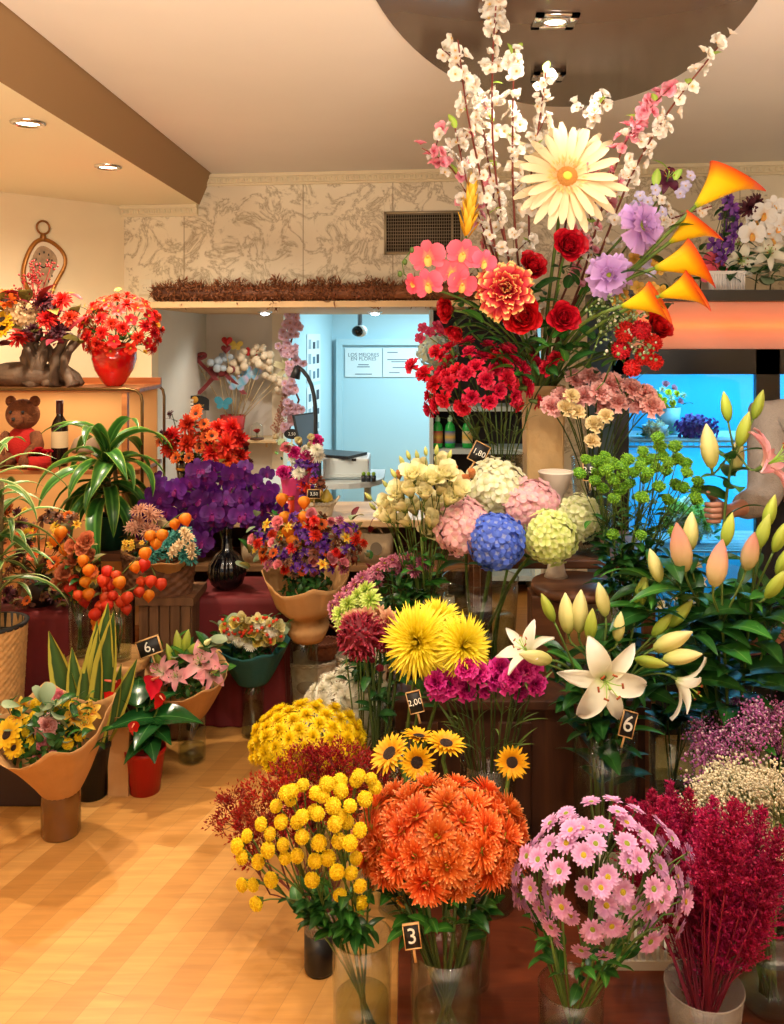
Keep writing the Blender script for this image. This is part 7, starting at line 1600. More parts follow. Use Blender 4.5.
# ------------------------------------------------------------------ front kraft bouquet in its amber vase
BY = 2.89; AMB = plain('amber_glass', (104, 62, 22), .18, coat=.5, noise=.25, nscale=6)
P = at(61, 843, BY); zv = at(0, 788, BY).z
t = thing('amber_vase', 'short amber brown glass vase holding the front kraft bouquet', 'vase', (P.x, BY, 0)); r = m_of(38, BY) / 2
f = MB(); f.lathe([(.001, 0), (r * .94, 0), (r, .008), (r, zv - .012), (r * .92, zv), (r * .86, zv), (r * .92, zv - .015), (r * .92, .02), (.001, .015)], 32); ob('body', f.mesh('body', AMB), t)
f = MB(); f.tube([(r * .91 * math.cos(a), r * .91 * math.sin(a), zv) for a in [2 * PI * q / 32 for q in range(33)]], .004, 6, cap=False); ob('rim', f.mesh('rim', AMB), t)
BT = BY - .07
hd = [(47, 727, BT - .02, 27, FD(), carp[0]), (44, 745, BT - .05, 16, FD(), rosep), (40, 755, BT - .05, 15, FD(), rosep), (53, 757, BT - .05, 15, FD(), rosep), (58, 696, BT + .1, 16, FD(), rosep), (44, 700, BT + .08, 14, FD(), rosep),
      (75, 716, BT, 34, FD(.2), aly), (90, 712, BT + .02, 28, FD(.4), aly), (86, 722, BT, 26, FD(.3), aly), (7, 735, BT - .04, 34, FD(-.3), yld), (16, 718, BT, 26, FD(-.2), aly), (14, 748, BT - .05, 22, FD(-.2), yld), (22, 706, BT + .05, 22, FD(), aly)]
hd += [(x, y, BT + (730 - y) * .002, 15, FD(), buty[0]) for x, y in ((30, 745), (68, 744), (80, 736), (20, 752), (35, 716), (47, 711), (27, 723), (56, 706), (58, 737), (24, 733), (42, 703), (68, 704), (32, 738), (64, 728), (36, 704))]
bouquet('kraft-wrapped mixed bouquet, yellow and pink, in the amber vase at the front', 'bouquet', P.x, BY, zv - .02, KRAFT, .05, .185, .27, (-.03, -.3), hd, [(['dark', 'ovate', 'euca', 'lance', 'dark'], 96, (48, 728, 50, 28, BT), .055)], low=.28, lobes=4, amp=.22, seed=2, sharp=2)
# ------------------------------------------------------------------ anthurium in the red pot
AY = 3.16; P = at(145, 790, AY); t = thing('anthurium', 'red anthurium with glossy heart leaves in a bright red pot on the floor', 'plant', (P.x, AY, 0)); h = at(0, 747, AY).z; r = m_of(40, AY) / 2
f = MB(); f.lathe([(.001, 0), (r * .72, 0), (r * .97, h - .016), (r * 1.03, h - .014), (r * 1.03, h), (r * .93, h), (r * .9, h - .02), (.001, h - .025)], 32); ob('pot', f.mesh('pot', plain('pot_red', (178, 22, 18), .35)), t)
HRT = petal('heart_leaf', [], across=[(0, (22, 62, 24)), (.47, (30, 80, 32)), (.5, (84, 130, 66)), (.53, (30, 80, 32)), (1, (22, 62, 24))], rough=.22, trans=.12); LF['heart'] = leafmesh('heart', HRT, 1, .62, .35, -.7, 'heart', 7, .15)
ANT = petal('spathe_red', [(0, (150, 8, 16)), (1, (206, 26, 34))], rough=.2, trans=.1); 
def H_anth():
    m = MB(); m.petal(-PI / 2, 1.6, 1.35, .1, -.5, .15, -.3, 0, 'heart', 8, 6, base=.3); s = MB(); s.tube(bez((0, 0, 0), (0, -.1, .3), (0, -.3, .55), (0, -.35, .75), 5), [.1, .09, .08, .07, .06, .04], 8)
    return [('spathe', m.mesh('anthurium_spathe', ANT)), ('spadix', s.mesh('anthurium_spadix', petal('spadix_pink', [(0, (226, 150, 110)), (1, (214, 90, 70))], trans=0)))]
anth = H_anth(); b = V((P.x, AY, 0)); f = MB(); org = V((0, 0, h - .02)); sb = MB()
for x, y, dY, sz, az, tl, rl in ((176, 718, -.02, .2, .0, -.1, .2), (162, 706, .05, .16, .7, .2, 0), (130, 722, -.06, .17, 3.6, -.1, -.2), (126, 704, .02, .15, 2.8, .2, 0), (145, 728, -.1, .16, 4.5, -.3, 0), (136, 742, -.1, .13, 4.0, -.5, 0), (152, 742, -.1, .12, 5.2, -.5, 0), (138, 696, .06, .16, 1.8, .3, 0), (150, 694, .08, .15, 1.2, .3, 0), (122, 738, 0, .13, 3.3, -.3, 0), (160, 732, -.06, .14, 5.6, -.2, 0)):
    e = at(x, y, AY + dY) - b; st = e - V((math.cos(az), math.sin(az), 0)) * sz * .5; sb.tube(bez(org, org + V((0, 0, .08)), st - V((0, 0, .05)), st, 5), .003, 5); put_leaf(t, 'heart', st, az, sz, tl, rl)
for x, y, dY, sz, d, rl in ((116, 682, -.02, .058, (-.5, -.5, .8), -.6), (152, 680, .02, .058, (.5, -.2, .6), .5), (134, 724, -.1, .03, (0, -.9, .3), 0), (160, 696, -.04, .035, (.7, -.6, .2), .4)):
    e = at(x, y, AY + dY) - b; sb.tube(bez(org, org + V((0, 0, .12)), e - V((0, 0, .08)), e, 6), .003, 5); put_head(t, anth, e, d, sz, rl)
ob('stem', sb.mesh('stem', GREEN), t)
# ------------------------------------------------------------------ lily bouquet with the price sign
LY = 3.39; vl = vase('plain clear glass vase under the kraft-wrapped pink lily bouquet', at(192, 0, LY).x, LY, 0, at(0, 712, LY).z, .05, .054, water=.3)
bo = bouquet('kraft-wrapped pink lily bouquet standing in a clear vase beside the anthurium', 'bouquet', vl[0][0], LY, at(0, 718, LY).z, KRAFT, .04, .155, .19, (0, -.25),
  [(200, 662, LY - .1, 40, FD(.1), lp[1]), (212, 672, LY - .1, 34, FD(.5), lp[0]), (160, 672, LY - .1, 36, FD(-.4), lp[1]), (176, 676, LY - .12, 26, FD(), lp[0])], [(['dark', 'darklance', 'euca', 'ovate'], 44, (188, 664, 32, 18, LY - .04), .08)], low=.3, lobes=3, amp=.2, seed=4, sharp=2)
b = V(bo.location)
for x, y, L, d, k in ((178, 644, 26, (-.1, 0, 1), 'g'), (186, 642, 24, (.2, 0, 1), 'g'), (192, 650, 24, (.8, 0, .7), 'g'), (202, 646, 22, (.8, 0, .6), 'c'), (158, 660, 22, (-.5, -.2, .8), 'g'), (170, 655, 22, (-.3, 0, 1), 'g')):
    d = V(d).normalized(); s = m_of(L, LY) / 2; put_head(bo, bud[k], at(x, y, LY - .06) - d * s - b, d, s)
price_tag('chalkboard price sign with a white six beside the lily bouquet buds', 149, 647, 3.28, 22, 15, '6,', math.radians(-20))
# ------------------------------------------------------------------ teal bouquet
TY2 = 3.6; vt = vase('slim clear glass cylinder under the teal-wrapped bouquet', at(253, 0, TY2).x, TY2, 0, at(0, 672, TY2).z, .044, .046, water=.5)
yfr = H_rose('yellow_rose', petal('rose_yellow', [(0, (226, 180, 60)), (1, (244, 224, 120))], trans=.3), 8)
hd = [(x, y, TY2 - .12 + (632 - y) * -.001, U(12, 17), FD((x - 252) / 50), rnd.choice([lis[1], lis[2], lis[0], cuw[0], yfr])) for x, y in [(252 + 32 * math.cos(q * 2.4) * math.sqrt(q / 30), 632 + 15 * math.sin(q * 2.4) * math.sqrt(q / 30)) for q in range(30)]]
hd += [(252 + U(-30, 30), 630 + U(-13, 13), TY2 - .15, 3.6, FD(), lanr) for q in range(30)]
bouquet('teal paper bouquet of cream roses and red berries in front of the wine velvet table', 'bouquet', vt[0][0], TY2, at(0, 682, TY2).z, TEAL, .06, .15, .17, (0, -.12), hd, [(['dark', 'euca', 'dark', 'ovate'], 50, (252, 634, 36, 16, TY2 - .1), .05)], low=.15, lobes=6, amp=.1, seed=3)
# ------------------------------------------------------------------ second velvet table, black vase, purple orchids
hv2 = velvet_table('wine velvet draped table carrying the black ribbed vase', 236, 598, 3.68, 92, .34)
VY = 3.82; P = at(227, 0, VY); t = thing('black_vase', 'black ribbed bulb vase with a slim neck on the wine velvet table', 'vase', (P.x, VY, hv2 + .001)); r = m_of(37, VY) / 2
f = MB(); f.lathe([(.001, 0), (r * .5, 0), (r * .8, .02), (r, .065), (r * .95, .105), (r * .6, .145), (r * .3, .165), (r * .27, .25), (r * .34, .28), (r * .27, .28), (r * .22, .2), (.001, .1)], 72, mod=lambda a, i: 1 + (.045 * math.cos(18 * a) if 1 < i < 6 else 0)); ob('body', f.mesh('body', plain('vase_black', (10, 10, 12), .15, coat=.5)), t)
f = MB(); f.tube([(r * .32 * math.cos(a), r * .32 * math.sin(a), .28) for a in [2 * PI * q / 24 for q in range(25)]], .003, 6, cap=False); ob('rim', f.mesh('rim', bpy.data.materials['vase_black']), t)
PUO = petal('orchid_purple', [(0, (120, 36, 140)), (.5, (76, 14, 104)), (1, (92, 24, 126))], trans=.25, var=.08); PUL = petal('orchid_purple_lip', [(0, (150, 40, 120)), (1, (120, 20, 110))]); puo = [H_orchid('purple_orchid%d' % k, PUO, PUL, k) for k in range(2)]
vp = ((P.x, VY), hv2 + .28, .016, hv2 + .1, .02)
spr = [('purple orchid spray arching low over the wicker basket side', [(160, 498), (148, 506), (140, 520), (150, 526), (166, 512), (172, 500), (160, 484), (178, 518)]), ('purple orchid spray fanning out in the middle above the black vase', [(200, 500), (190, 488), (184, 502), (206, 486), (214, 498), (196, 514), (212, 514), (176, 490)]), ('purple orchid spray reaching toward the counter', [(240, 498), (252, 502), (262, 496), (270, 490), (258, 512), (246, 514), (232, 488), (268, 506)]), ('purple orchid spray hanging down in front of the black vase neck', [(222, 516), (208, 528), (202, 542), (196, 552), (226, 520), (212, 520), (192, 540), (200, 530)]), ('purple orchid spray rising into the scarlet bunch', [(206, 476), (198, 470), (214, 472), (224, 480), (190, 482), (232, 474), (238, 484)]), ('darker purple orchid spray at the back of the black vase', [(244, 478), (254, 484), (236, 510), (226, 500), (250, 516), (262, 510), (240, 516)])]
for l, sp in spr:
    base = V((P.x + U(-.01, .01), VY + U(-.01, .01), hv2 + .12)); t = thing('orchid_spray', l, 'orchid', base); Ps = [at(x, y, VY - .1 + U(-.08, .06)) for x, y in sp]; ctr = Ps[0]
    f = MB(); mid = V((P.x, VY, hv2 + .3)); main = bez(base, mid, mid.lerp(ctr, .5) + V((0, 0, .05)), ctr + V((0, .02, 0)), 8); f.tube([p - base for p in main], .003, 5)
    for p in Ps[1:]: f.tube([ctr + V((0, .02, 0)) - base, ctr.lerp(p, .5) + V((0, .02, .01)) - base, p + V((0, .01, 0)) - base], .0018, 4)
    ob('stem', f.mesh('stem', DSTEM), t)
    for p in Ps:
        put_head(t, rnd.choice(puo), p - base, (U(-.5, .5), -1, U(-.3, .3)), m_of(U(19, 25), VY) / 2, U(-.5, .5))
        for q in range(1): put_head(t, puo[0], p + V((U(-.05, .05), U(0, .06), U(-.05, .05))) - base, (U(-.8, .8), -.8, U(-.5, .5)), m_of(U(16, 22), VY) / 2, U(-.5, .5))
# ------------------------------------------------------------------ wicker basket with teal dried bouquet on the slatted crate
KY = 3.62; P = at(160, 592, KY); t = thing('slatted_pedestal', 'tall slatted wooden crate carrying the brown wicker basket', 'pedestal', (at(170, 0, KY).x, KY + .02, 0)); h = P.z; w = m_of(52, KY) / 2
SLW = wood('slat_wood', (86, 56, 34), (126, 86, 54), 6, .6)
for q in range(5): x = -w + q * (2 * w / 5); f = MB(); f.box((x + .004, -.1, .02), (x + 2 * w / 5 - .004, -.085, h - .03)); ob('slat', f.mesh('slat', SLW, False), t)
f = MB(); f.box((-w, -.085, 0), (w, .12, h - .03)); f.box((-w - .01, -.105, h - .03), (w + .01, .13, h)); f.box((-w - .004, -.108, h * .45), (w + .004, -.1, h * .45 + .04)); ob('frame', f.mesh('frame', SLW, False), t)
basket('oblong brown wicker basket on the slatted crate, holding a teal dried bunch', at(160, 0, KY).x, KY - .01, h + .001, .13, .15, m_of(38, KY), WICKD, 9, .6)
DTE = petal('dried_teal', [(0, (20, 90, 84)), (1, (70, 150, 134))], trans=.2, var=.08); dte = H_mum('teal_dried', DTE, 3, 10, 1, .25, 2, .1, 1.2, nL=3); CRD = petal('dried_cream', [(0, (206, 160, 110)), (1, (236, 214, 170))], trans=.2); crd = H_mum('cream_dried', CRD, 3, 10, 1, .3, 5, .1, 1.2, nL=3); PKB = petal('dried_blush', [(0, (190, 120, 96)), (1, (226, 170, 140))], trans=.25); pkb = H_mum('blush_dried', PKB, 3, 12, 1, .16, 6, .1, 1.2, prof='strap', nL=3)
hd = [(172 + U(-22, 24), 546 + U(-16, 16), KY - .1 + U(-.03, .03), U(10, 15), FD(), dte) for q in range(34)] + [(178 + U(-10, 14), 542 + U(-12, 14), KY - .13, U(9, 13), FD(), crd) for q in range(12)]
bouquet('small dried bunch in teal and cream lying in the brown wicker basket', 'bouquet', at(172, 0, KY).x, KY, h + .03, KRAFT, .03, .09, .14, (0, -.5), hd, [(['olive', 'euca'], 10, (172, 550, 24, 12, KY - .06), .04)], low=.2, seed=6)
bouquet('pale blush dried bunch behind the teal one in the brown wicker basket', 'bouquet', at(143, 0, KY).x, KY + .02, h + .03, KRAFT, .02, .07, .14, (-.1, -.2), [(142 + U(-14, 16), 522 + U(-14, 14), KY - .04 + U(-.03, .03), U(12, 18), FD(), pkb) for q in range(20)] + [(132 + U(-12, 20), 548 + U(-8, 6), KY - .08, 7, FD(), aly) for q in range(14)], [(['olive'], 8, (140, 540, 16, 10, KY), .05)], low=.1, seed=7)
# ------------------------------------------------------------------ central kraft bouquet
CY2 = 3.6; vc = vase('wide clear glass cylinder under the waisted kraft bouquet', at(304, 0, CY2).x, CY2, 0, at(0, 612, CY2).z, .055, .057, water=.25)
bb = V((vc[0][0] + .015, CY2, at(0, 640, CY2).z))
hd = []
for q in range(96):
    a, r_ = q * 2.4, math.sqrt(q / 96); x, y = 308 + 58 * r_ * math.cos(a), 544 + 31 * r_ * math.sin(a); sp = rnd.choice([pur, pur, pur, pur, redp[0], redp[1], orgd, rosep, dpk[0], brn, brn, aly]); hd.append((x, y, CY2 - .08 + U(-.04, .06), U(9, 15), FD((x - 308) / 60), sp))
hd += [(x, y, CY2 - .06, 13, (0, 0, 1), lano) for x, y in ((282, 494), (304, 497), (285, 512), (304, 512), (288, 526), (292, 535), (296, 538), (306, 520))]
bq = bouquet('kraft bouquet with a tied waist, purple statice and orange lanterns, below the counter', 'bouquet', bb.x, bb.y, bb.z, KRAFT, .06, .17, .27, (0, -.1), hd, [(['euca', 'euca', 'dark', 'olive', 'wine'], 70, (308, 544, 64, 28, CY2 - .02), .06)], low=.2, lobes=4, amp=.16, waist=(.38, .5), seed=5, sharp=1.5)
f = MB()
for x0, y0 in ((282, 500), (304, 502), (300, 520)): p = at(x0, y0, CY2 - .05) - bb; f.tube(bez((0, 0, .15), (0, -.02, .3), p - V((0, 0, .08)), p, 5), .002, 4)
ob('stem', f.mesh('stem', GREEN), bq)
# baskets on the floor
P = at(311, 690, 3.98); basket('white wicker basket with an oval plaque on the floor below the counter', P.x, 3.93, 0, m_of(46, 3.95) / 2, m_of(57, 3.95) / 2, .185, WICKW, 8, .75, True)
P = at(362, 690, 3.95); basket('white wicker basket half hidden by the crimson balls and white chrysanthemums', P.x, 3.93, 0, m_of(44, 3.95) / 2, m_of(52, 3.95) / 2, .2, WICKW, 8, .75, True)
basket('reddish brown handled basket standing behind the waisted kraft bouquet', at(322, 0, 3.95).x, 3.93, .19, .06, .08, .07, plain('wicker_red', (120, 62, 30), .7, noise=.2, nscale=40), 5, .7, handle=True)
# linen storage bags on the counter shelves
LIN = plain('linen', (196, 172, 136), .9, noise=.06, nscale=30, bump=.3, bscale=200)
for px, py, w_, h_, rz, l in ((347, 552, 44, 40, .25, 'beige linen bag with an oval plaque leaning on the upper counter shelf'), (378, 556, 30, 30, -.1, 'beige linen bag beside the leaning one on the upper counter shelf'), (282, 562, 40, 26, 0, 'beige linen bag at the waisted bouquet end of the counter shelf'), (258, 540, 36, 22, 0, 'grey beige folded bag behind the purple orchids on the counter shelf')):
    P = at(px, py, 4.16); z = .546 if py < 600 else .33; W, Hh = m_of(w_, 4.16) / 2, min(.17, m_of(h_, 4.16)); t = thing('linen_bag', l, 'bag', (P.x, 4.22, z), rz)
    f = MB(); n = 20; f.grid([[(W * k * math.copysign(abs(math.cos(a)) ** .5, math.cos(a)), .07 * k * math.copysign(abs(math.sin(a)) ** .5, math.sin(a)), zz) for a in [2 * PI * j / n for j in range(n)]] for zz, k in ((0, .001), (0, .95), (Hh * .5, 1.0), (Hh, 1.06), (Hh - .002, 1.02), (.02, .9))], None, 0, True); ob('body', f.mesh('body', LIN), t)
    f = MB(); f.grid([[(W * .4 * k * math.cos(a), -.078, Hh * .5 + Hh * .22 * k * math.sin(a)) for a in [2 * PI * j / 20 for j in range(20)]] for k in (.01, 1)], None, 0, True); ob('plaque', f.mesh('plaque', plain('linen_plaque', (120, 104, 84), .8)), t)
    f = MB(); f.tube(bez((-W * .4, -.07, Hh), (-W * .3, -.085, Hh + .04), (W * .3, -.085, Hh + .04), (W * .4, -.07, Hh), 8), .004, 6); ob('handle', f.mesh('handle', LIN), t)

# ================================================================== ON THE COUNTER
CYc = 4.22
# pink wrapped posy
P = at(298, 508, CYc); hd = [(298 + U(-16, 20), 458 + U(-20, 16), CYc - .05 + U(-.03, .03), U(11, 17), FD(), rnd.choice([rosep, redp[0], pur, cam_[0], cuw[0], lis[0]])) for q in range(26)]
hd += [(314 + U(-14, 12), 486 + U(-10, 10), CYc - .08, U(9, 13), FD(), rnd.choice([brn, pur, redp[0]])) for q in range(12)]
PINKP = plain('pink_paper', (206, 60, 120), .6, bump=.3, bscale=30)
bouquet('small bright posy in hot pink paper standing on the counter', 'bouquet', at(294, 0, CYc).x, CYc, ZC + .001, PINKP, .032, .075, .2, (.05, -.05), hd, [(['ovate', 'dark', 'euca'], 26, (296, 462, 20, 18, CYc), .04)], low=.1, seed=8)
P = at(291, 508, CYc - .04); t = thing('candle_jar', 'red candle jar on the counter in front of the pink posy', 'candle', (P.x - .005, 4.14, ZC + .001)); f = MB(); f.lathe([(.001, 0), (.026, 0), (.027, .005), (.027, .1), (.024, .1), (.024, .07), (.001, .07)], 24); ob('jar', f.mesh('jar', plain('candle_red', (190, 50, 24), .25)), t); f = MB(); f.lathe([(.0275, .085), (.0275, .1), (.023, .1)], 24); ob('rim', f.mesh('rim', plain('candle_rim', (150, 90, 50), .3, .5)), t)
t = thing('glass_bauble', 'small green glass bauble on the counter beside the candle jar', 'ornament', (at(276, 0, 4.16).x, 4.2, ZC + .001)); f = MB(); f.ball((0, 0, .03), .03, 16, 12); ob('ball', f.mesh('ball', plain('bauble_green', (30, 130, 60), .12)), t); f = MB(); f.lathe([(.009, .058), (.009, .068), (.001, .069)], 10); ob('cap', f.mesh('cap', CHROME), t)
bk = basket('small pale wicker basket of fruit with a price card on the counter', at(319, 0, CYc).x, 4.2, ZC + .001, .062, .075, .06, WICKW, 5, .75)
f = MB()
for s in (-1, 1): f.tube([(s * .075 + .0, -.02, .06), (s * .095, -.02, .085), (s * .095, .02, .085), (s * .075, .02, .06)], .006, 6)
ob('handle', f.mesh('handle', WICKW), bk)
FRU = plain('fruit_yellow', (206, 178, 70), .4, noise=.2, nscale=12)
for x, y, z, l in ((-.035, -.01, .085, 'yellow-green pear lying in the counter basket, nearest the candle'), (.0, .02, .09, 'yellow-green pear at the back of the counter basket'), (.038, -.01, .085, 'yellow-green pear lying in the counter basket, nearest the printer')):
    t = thing('pear', l, 'fruit', (at(319, 0, CYc).x + x, 4.2 + y, ZC + z - .03)); f = MB(); f.lathe([(.001, 0), (.02, .004), (.031, .022), (.029, .038), (.016, .056), (.011, .066), (.001, .07)], 16); ob('flesh', f.mesh('flesh', FRU), t); f = MB(); f.tube([(0, 0, .068), (.004, 0, .084)], .0018, 5); ob('stalk', f.mesh('stalk', DSTEM), t)
price_tag('tiny black price card on the fruit basket', 314, 494, 4.11, 12, 8, '3,50', 0)
# receipt printer and card terminal
t = thing('receipt_printer', 'black receipt printer with a white paper slip at the wall end of the counter', 'printer', (at(256, 0, CYc).x, 4.28, ZC + .001)); f = MB(); f.box((-.08, -.07, 0), (.08, .07, .12)); bevel(ob('body', f.mesh('body', plain('till_black', (26, 26, 30), .35), False), t), .012)
f = MB(); f.grid([[(x, y, z) for x in (-.045, .045)] for y, z in ((.0, .122), (-.03, .14), (-.06, .142), (-.085, .13))]); o = ob('paper_slip', f.mesh('paper_slip', plain('slip_white', (230, 228, 222), .7)), t); m = o.modifiers.new('t', 'SOLIDIFY'); m.thickness = .001
f = MB(); f.box((.03, -.073, .03), (.06, -.068, .045)); ob('button', f.mesh('button', WHITECH, False), t)
# scarlet bunch in a dark gold vase
P = at(188, 0, 4.3); t = thing('gold_striped_vase', 'tall black vase with a gold band holding the scarlet bunch on the counter', 'vase', (P.x, 4.3, ZC + .001)); f = MB(); f.lathe([(.001, 0), (.05, 0), (.055, .02), (.05, .16), (.062, .27), (.058, .27), (.046, .16), (.001, .1)], 28); ob('body', f.mesh('body', bpy.data.materials['vase_black']), t)
for z, r_ in ((.2, .0552), (.25, .0605)): f = MB(); f.lathe([(r_, z), (r_ + .002, z + .006), (r_ + .001, z + .012)], 28); ob('gold_band', f.mesh('gold_band', plain('band_gold', (190, 140, 50), .3, .7)), t)
vg = ((P.x, 4.3), ZC + .27, .058, ZC + .1, .04)
stems('chrysanthemum', 'big scarlet chrysanthemum in the black and gold vase on the counter', 'chrysanthemum', 'scarlet chrysanthemums on the counter', vg, [(at(x, y, 4.22 + U(-.03, .04)), V(((x - 203) / 60, -.8, .4)).normalized()) for x, y in ((172, 435), (188, 424), (188, 443), (218, 428), (232, 428), (226, 446), (240, 440), (240, 456), (228, 460), (170, 448), (206, 436), (212, 452))], redp, .056, 1, GREEN, .003, ['dark', 'olive'], 2, .07)
stems('daisy', 'small orange daisy between the scarlet chrysanthemums on the counter', 'daisy', 'orange daisies on the counter', vg, [(at(x, y, 4.17 + U(-.03, .03)), V(((x - 203) / 60, -.8, .4)).normalized()) for x, y in ((196, 414), (204, 424), (200, 448), (206, 437), (218, 447), (212, 436), (189, 458), (225, 468), (197, 410), (236, 470), (160, 442), (176, 458))], [orgd], .032, 1, GREEN, .002, ['dark'], 1, .06)
stems('dark_sprig', 'dark plum sprig edging the scarlet bunch', 'foliage', 'dark plum sprigs', vg, [(at(x, y, 4.2), V(((x - 203) / 40, -.5, .2)).normalized()) for x, y in ((163, 442), (162, 432), (242, 478), (250, 462), (170, 414), (246, 448))], [dkf], .02, 1, DSTEM, .002, ['wine', 'dark'], 3, .06)

# ================================================================== ALCOVE: PICKS ON STICKS, SHELF, GARLAND
AY_ = 6.55
RIB = plain('ribbon_maroon', (130, 44, 46), .6); STK = plain('stick_pale', (206, 178, 128), .7)
SW = wood('alcove_shelf_wood', (206, 170, 120), (226, 194, 150), 5, .5, 'X')
a, b = at(205, 438, 6.6), at(279, 438, 6.6); t = thing('alcove_shelf', 'pale wooden shelf board on the alcove wall under the cotton sticks', 'shelf', ((a.x + b.x) / 2, 6.6, a.z)); w = (b.x - a.x) / 2
f = MB(); f.box((-w, -.14, -.022), (w, .17, 0)); bevel(ob('board', f.mesh('board', SW, False), t), .003)
for x in (-w * .7, w * .7): f = MB(); f.box((x - .008, -.06, -.06), (x + .008, .17, -.022)); ob('bracket', f.mesh('bracket', SW, False), t)
ZS = a.z
P = at(232, 0, AY_); t = thing('paper_bucket', 'red paper-wrapped bucket on the alcove shelf holding the decorative sticks', 'bucket', (P.x, AY_ + .03, ZS + .001)); f = MB(); f.lathe([(.001, 0), (.07, 0), (.09, .17), (.084, .17), (.066, .02), (.001, .02)], 30, mod=lambda a, i: 1 + .04 * math.cos(11 * a)); ob('body', f.mesh('body', plain('paper_red', (190, 40, 34), .55)), t); f = MB(); f.tube([(.078 * math.cos(q), .078 * math.sin(q), .07) for q in [2 * PI * k / 24 for k in range(25)]], .006, 6, cap=False); ob('ribbon', f.mesh('ribbon', RIB), t)
HUB = V((P.x, AY_ + .03, ZS + .05))
def pick(label, px, py, kind, mat, size=.04, name='decor_stick', group=None):
    T = at(px, py, AY_ - .02 + U(-.05, .05)); base = HUB + V((U(-.04, .04), U(-.03, .03), 0)); t = thing(name, label, 'decorative stick', base, 0, group); f = MB(); e = T - base; f.tube([(0, 0, 0), e * .5 + V((0, 0, .01)), e], .003, 5); ob('stick', f.mesh('stick', STK), t); f = MB()
    rg = random.Random(int(px * 7 + py))
    if kind == 'balls':
        for q in range(9): f.ball(e + V((rg.uniform(-1, 1), rg.uniform(-1, .4), rg.uniform(-1, 1))) * size * 1.1, size * rg.uniform(.42, .62), 10, 7)
        nm = 'cotton_ball'
        for q in range(9): pass
    elif kind == 'star':
        for q in range(16): f.petal(q * .3927 * 2.6, size * 1.9, size * .5, .1 + .5 * (q % 2), -.3, .2, 0, 0, 'strap', 4, 2, M=basis(e, (.1, -1, .1), 0, 1), rg=rg)
        nm = 'petals'
    elif kind == 'wing':
        for s in (-1, 1): f.petal(PI / 2 - s * 1.0, size * 1.6, size * 1.2, .2, -.2, 0, 0, 0, 'round', 4, 3, M=basis(e, (.1, -1, .2), 0, 1), rg=rg); f.petal(-PI / 2 + s * .9, size * 1.1, size * .9, .2, -.2, 0, 0, 0, 'round', 4, 3, M=basis(e, (.1, -1, .2), 0, 1), rg=rg)
        nm = 'wing'
    elif kind == 'heart':
        pts_ = [(size * .07 * 16 * math.sin(a) ** 3, size * .07 * (13 * math.cos(a) - 5 * math.cos(2 * a) - 2 * math.cos(3 * a) - math.cos(4 * a))) for a in [2 * PI * q / 28 for q in range(28)]]
        f.prism([(e.x + x, e.y - .006, e.z + z) for x, z in pts_], (0, .012, 0)); nm = 'heart'
    else:
        for s in (-1, 1):
            f.tube(bez(e, e + V((s * .1, -.02, .08)), e + V((s * .13, -.02, -.02)), e, 10), [.004] + [size * .26] * 9 + [.004], 6)
            f.grid([[e + V((s * (.02 + .03 * q) + k * size * .34, -.02 - .01 * math.sin(q * 1.5), -.032 * q)) for k in (-1, 1)] for q in range(6)])
        f.ball(e + V((0, -.02, 0)), size * .6, 8, 6); nm = 'ribbon_bow'
    ob(nm, f.mesh(nm, mat), t)
COT = plain('cotton_cream', (226, 204, 170), .9); COB = plain('cotton_blue', (190, 200, 206), .9); YEL = plain('pick_yellow', (214, 180, 70), .7); REDK = plain('pick_red', (196, 40, 36), .6); OPL = petal('pick_opal', [(0, (220, 230, 240)), (.5, (120, 190, 220)), (1, (236, 200, 220))], trans=.3); TEAK = plain('pick_teal', (60, 150, 170), .6); STARM = petal('star_cream', [(0, (206, 190, 130)), (1, (236, 226, 180))], trans=.2)
pick('pale blue cotton ball stick next to the maroon bow', 217, 362, 'balls', COB, .05); pick('pale blue cotton ball stick just above its neighbour', 226, 355, 'balls', COB, .042)
pick('cream cotton ball stick in the middle of the alcove sticks', 238, 366, 'balls', COT, .055); pick('cream cotton ball stick, second in the middle of the alcove sticks', 247, 358, 'balls', COT, .05); pick('cream cotton ball stick leaning toward the pink blossom', 262, 362, 'balls', COT, .055); pick('cream cotton ball stick under the leaning one', 269, 372, 'balls', COT, .045); pick('cream cotton ball stick, topmost by the red one', 258, 352, 'balls', COT, .042); pick('white cotton ball stick lowest toward the pink blossom', 278, 384, 'balls', COT, .05)
pick('maroon ribbon bow stick against the alcove corner', 194, 358, 'bow', RIB, .055); pick('long maroon ribbon bow stick behind the cotton balls', 222, 372, 'bow', RIB, .06); pick('pale star-shaped dried flower stick by the pilaster', 287, 368, 'star', STARM, .06)
pick('red heart stick highest above the cotton balls', 227, 341, 'heart', REDK, .035); pick('maroon heart stick just under the red one', 226, 349, 'heart', RIB, .032); pick('yellow butterfly stick beside the hearts', 236, 346, 'wing', YEL, .035); pick('red ball stick above the cream cotton', 252, 350, 'balls', REDK, .03)
pick('shiny blue-white butterfly stick under the cream cotton', 237, 384, 'wing', OPL, .055); pick('shiny pink-white butterfly stick beside the blue-white one', 252, 374, 'wing', OPL, .05); pick('shiny pale butterfly stick nearest the leaning cotton balls', 243, 372, 'wing', OPL, .045); pick('teal butterfly stick low over the scarlet bunch', 223, 404, 'wing', TEAK, .045)
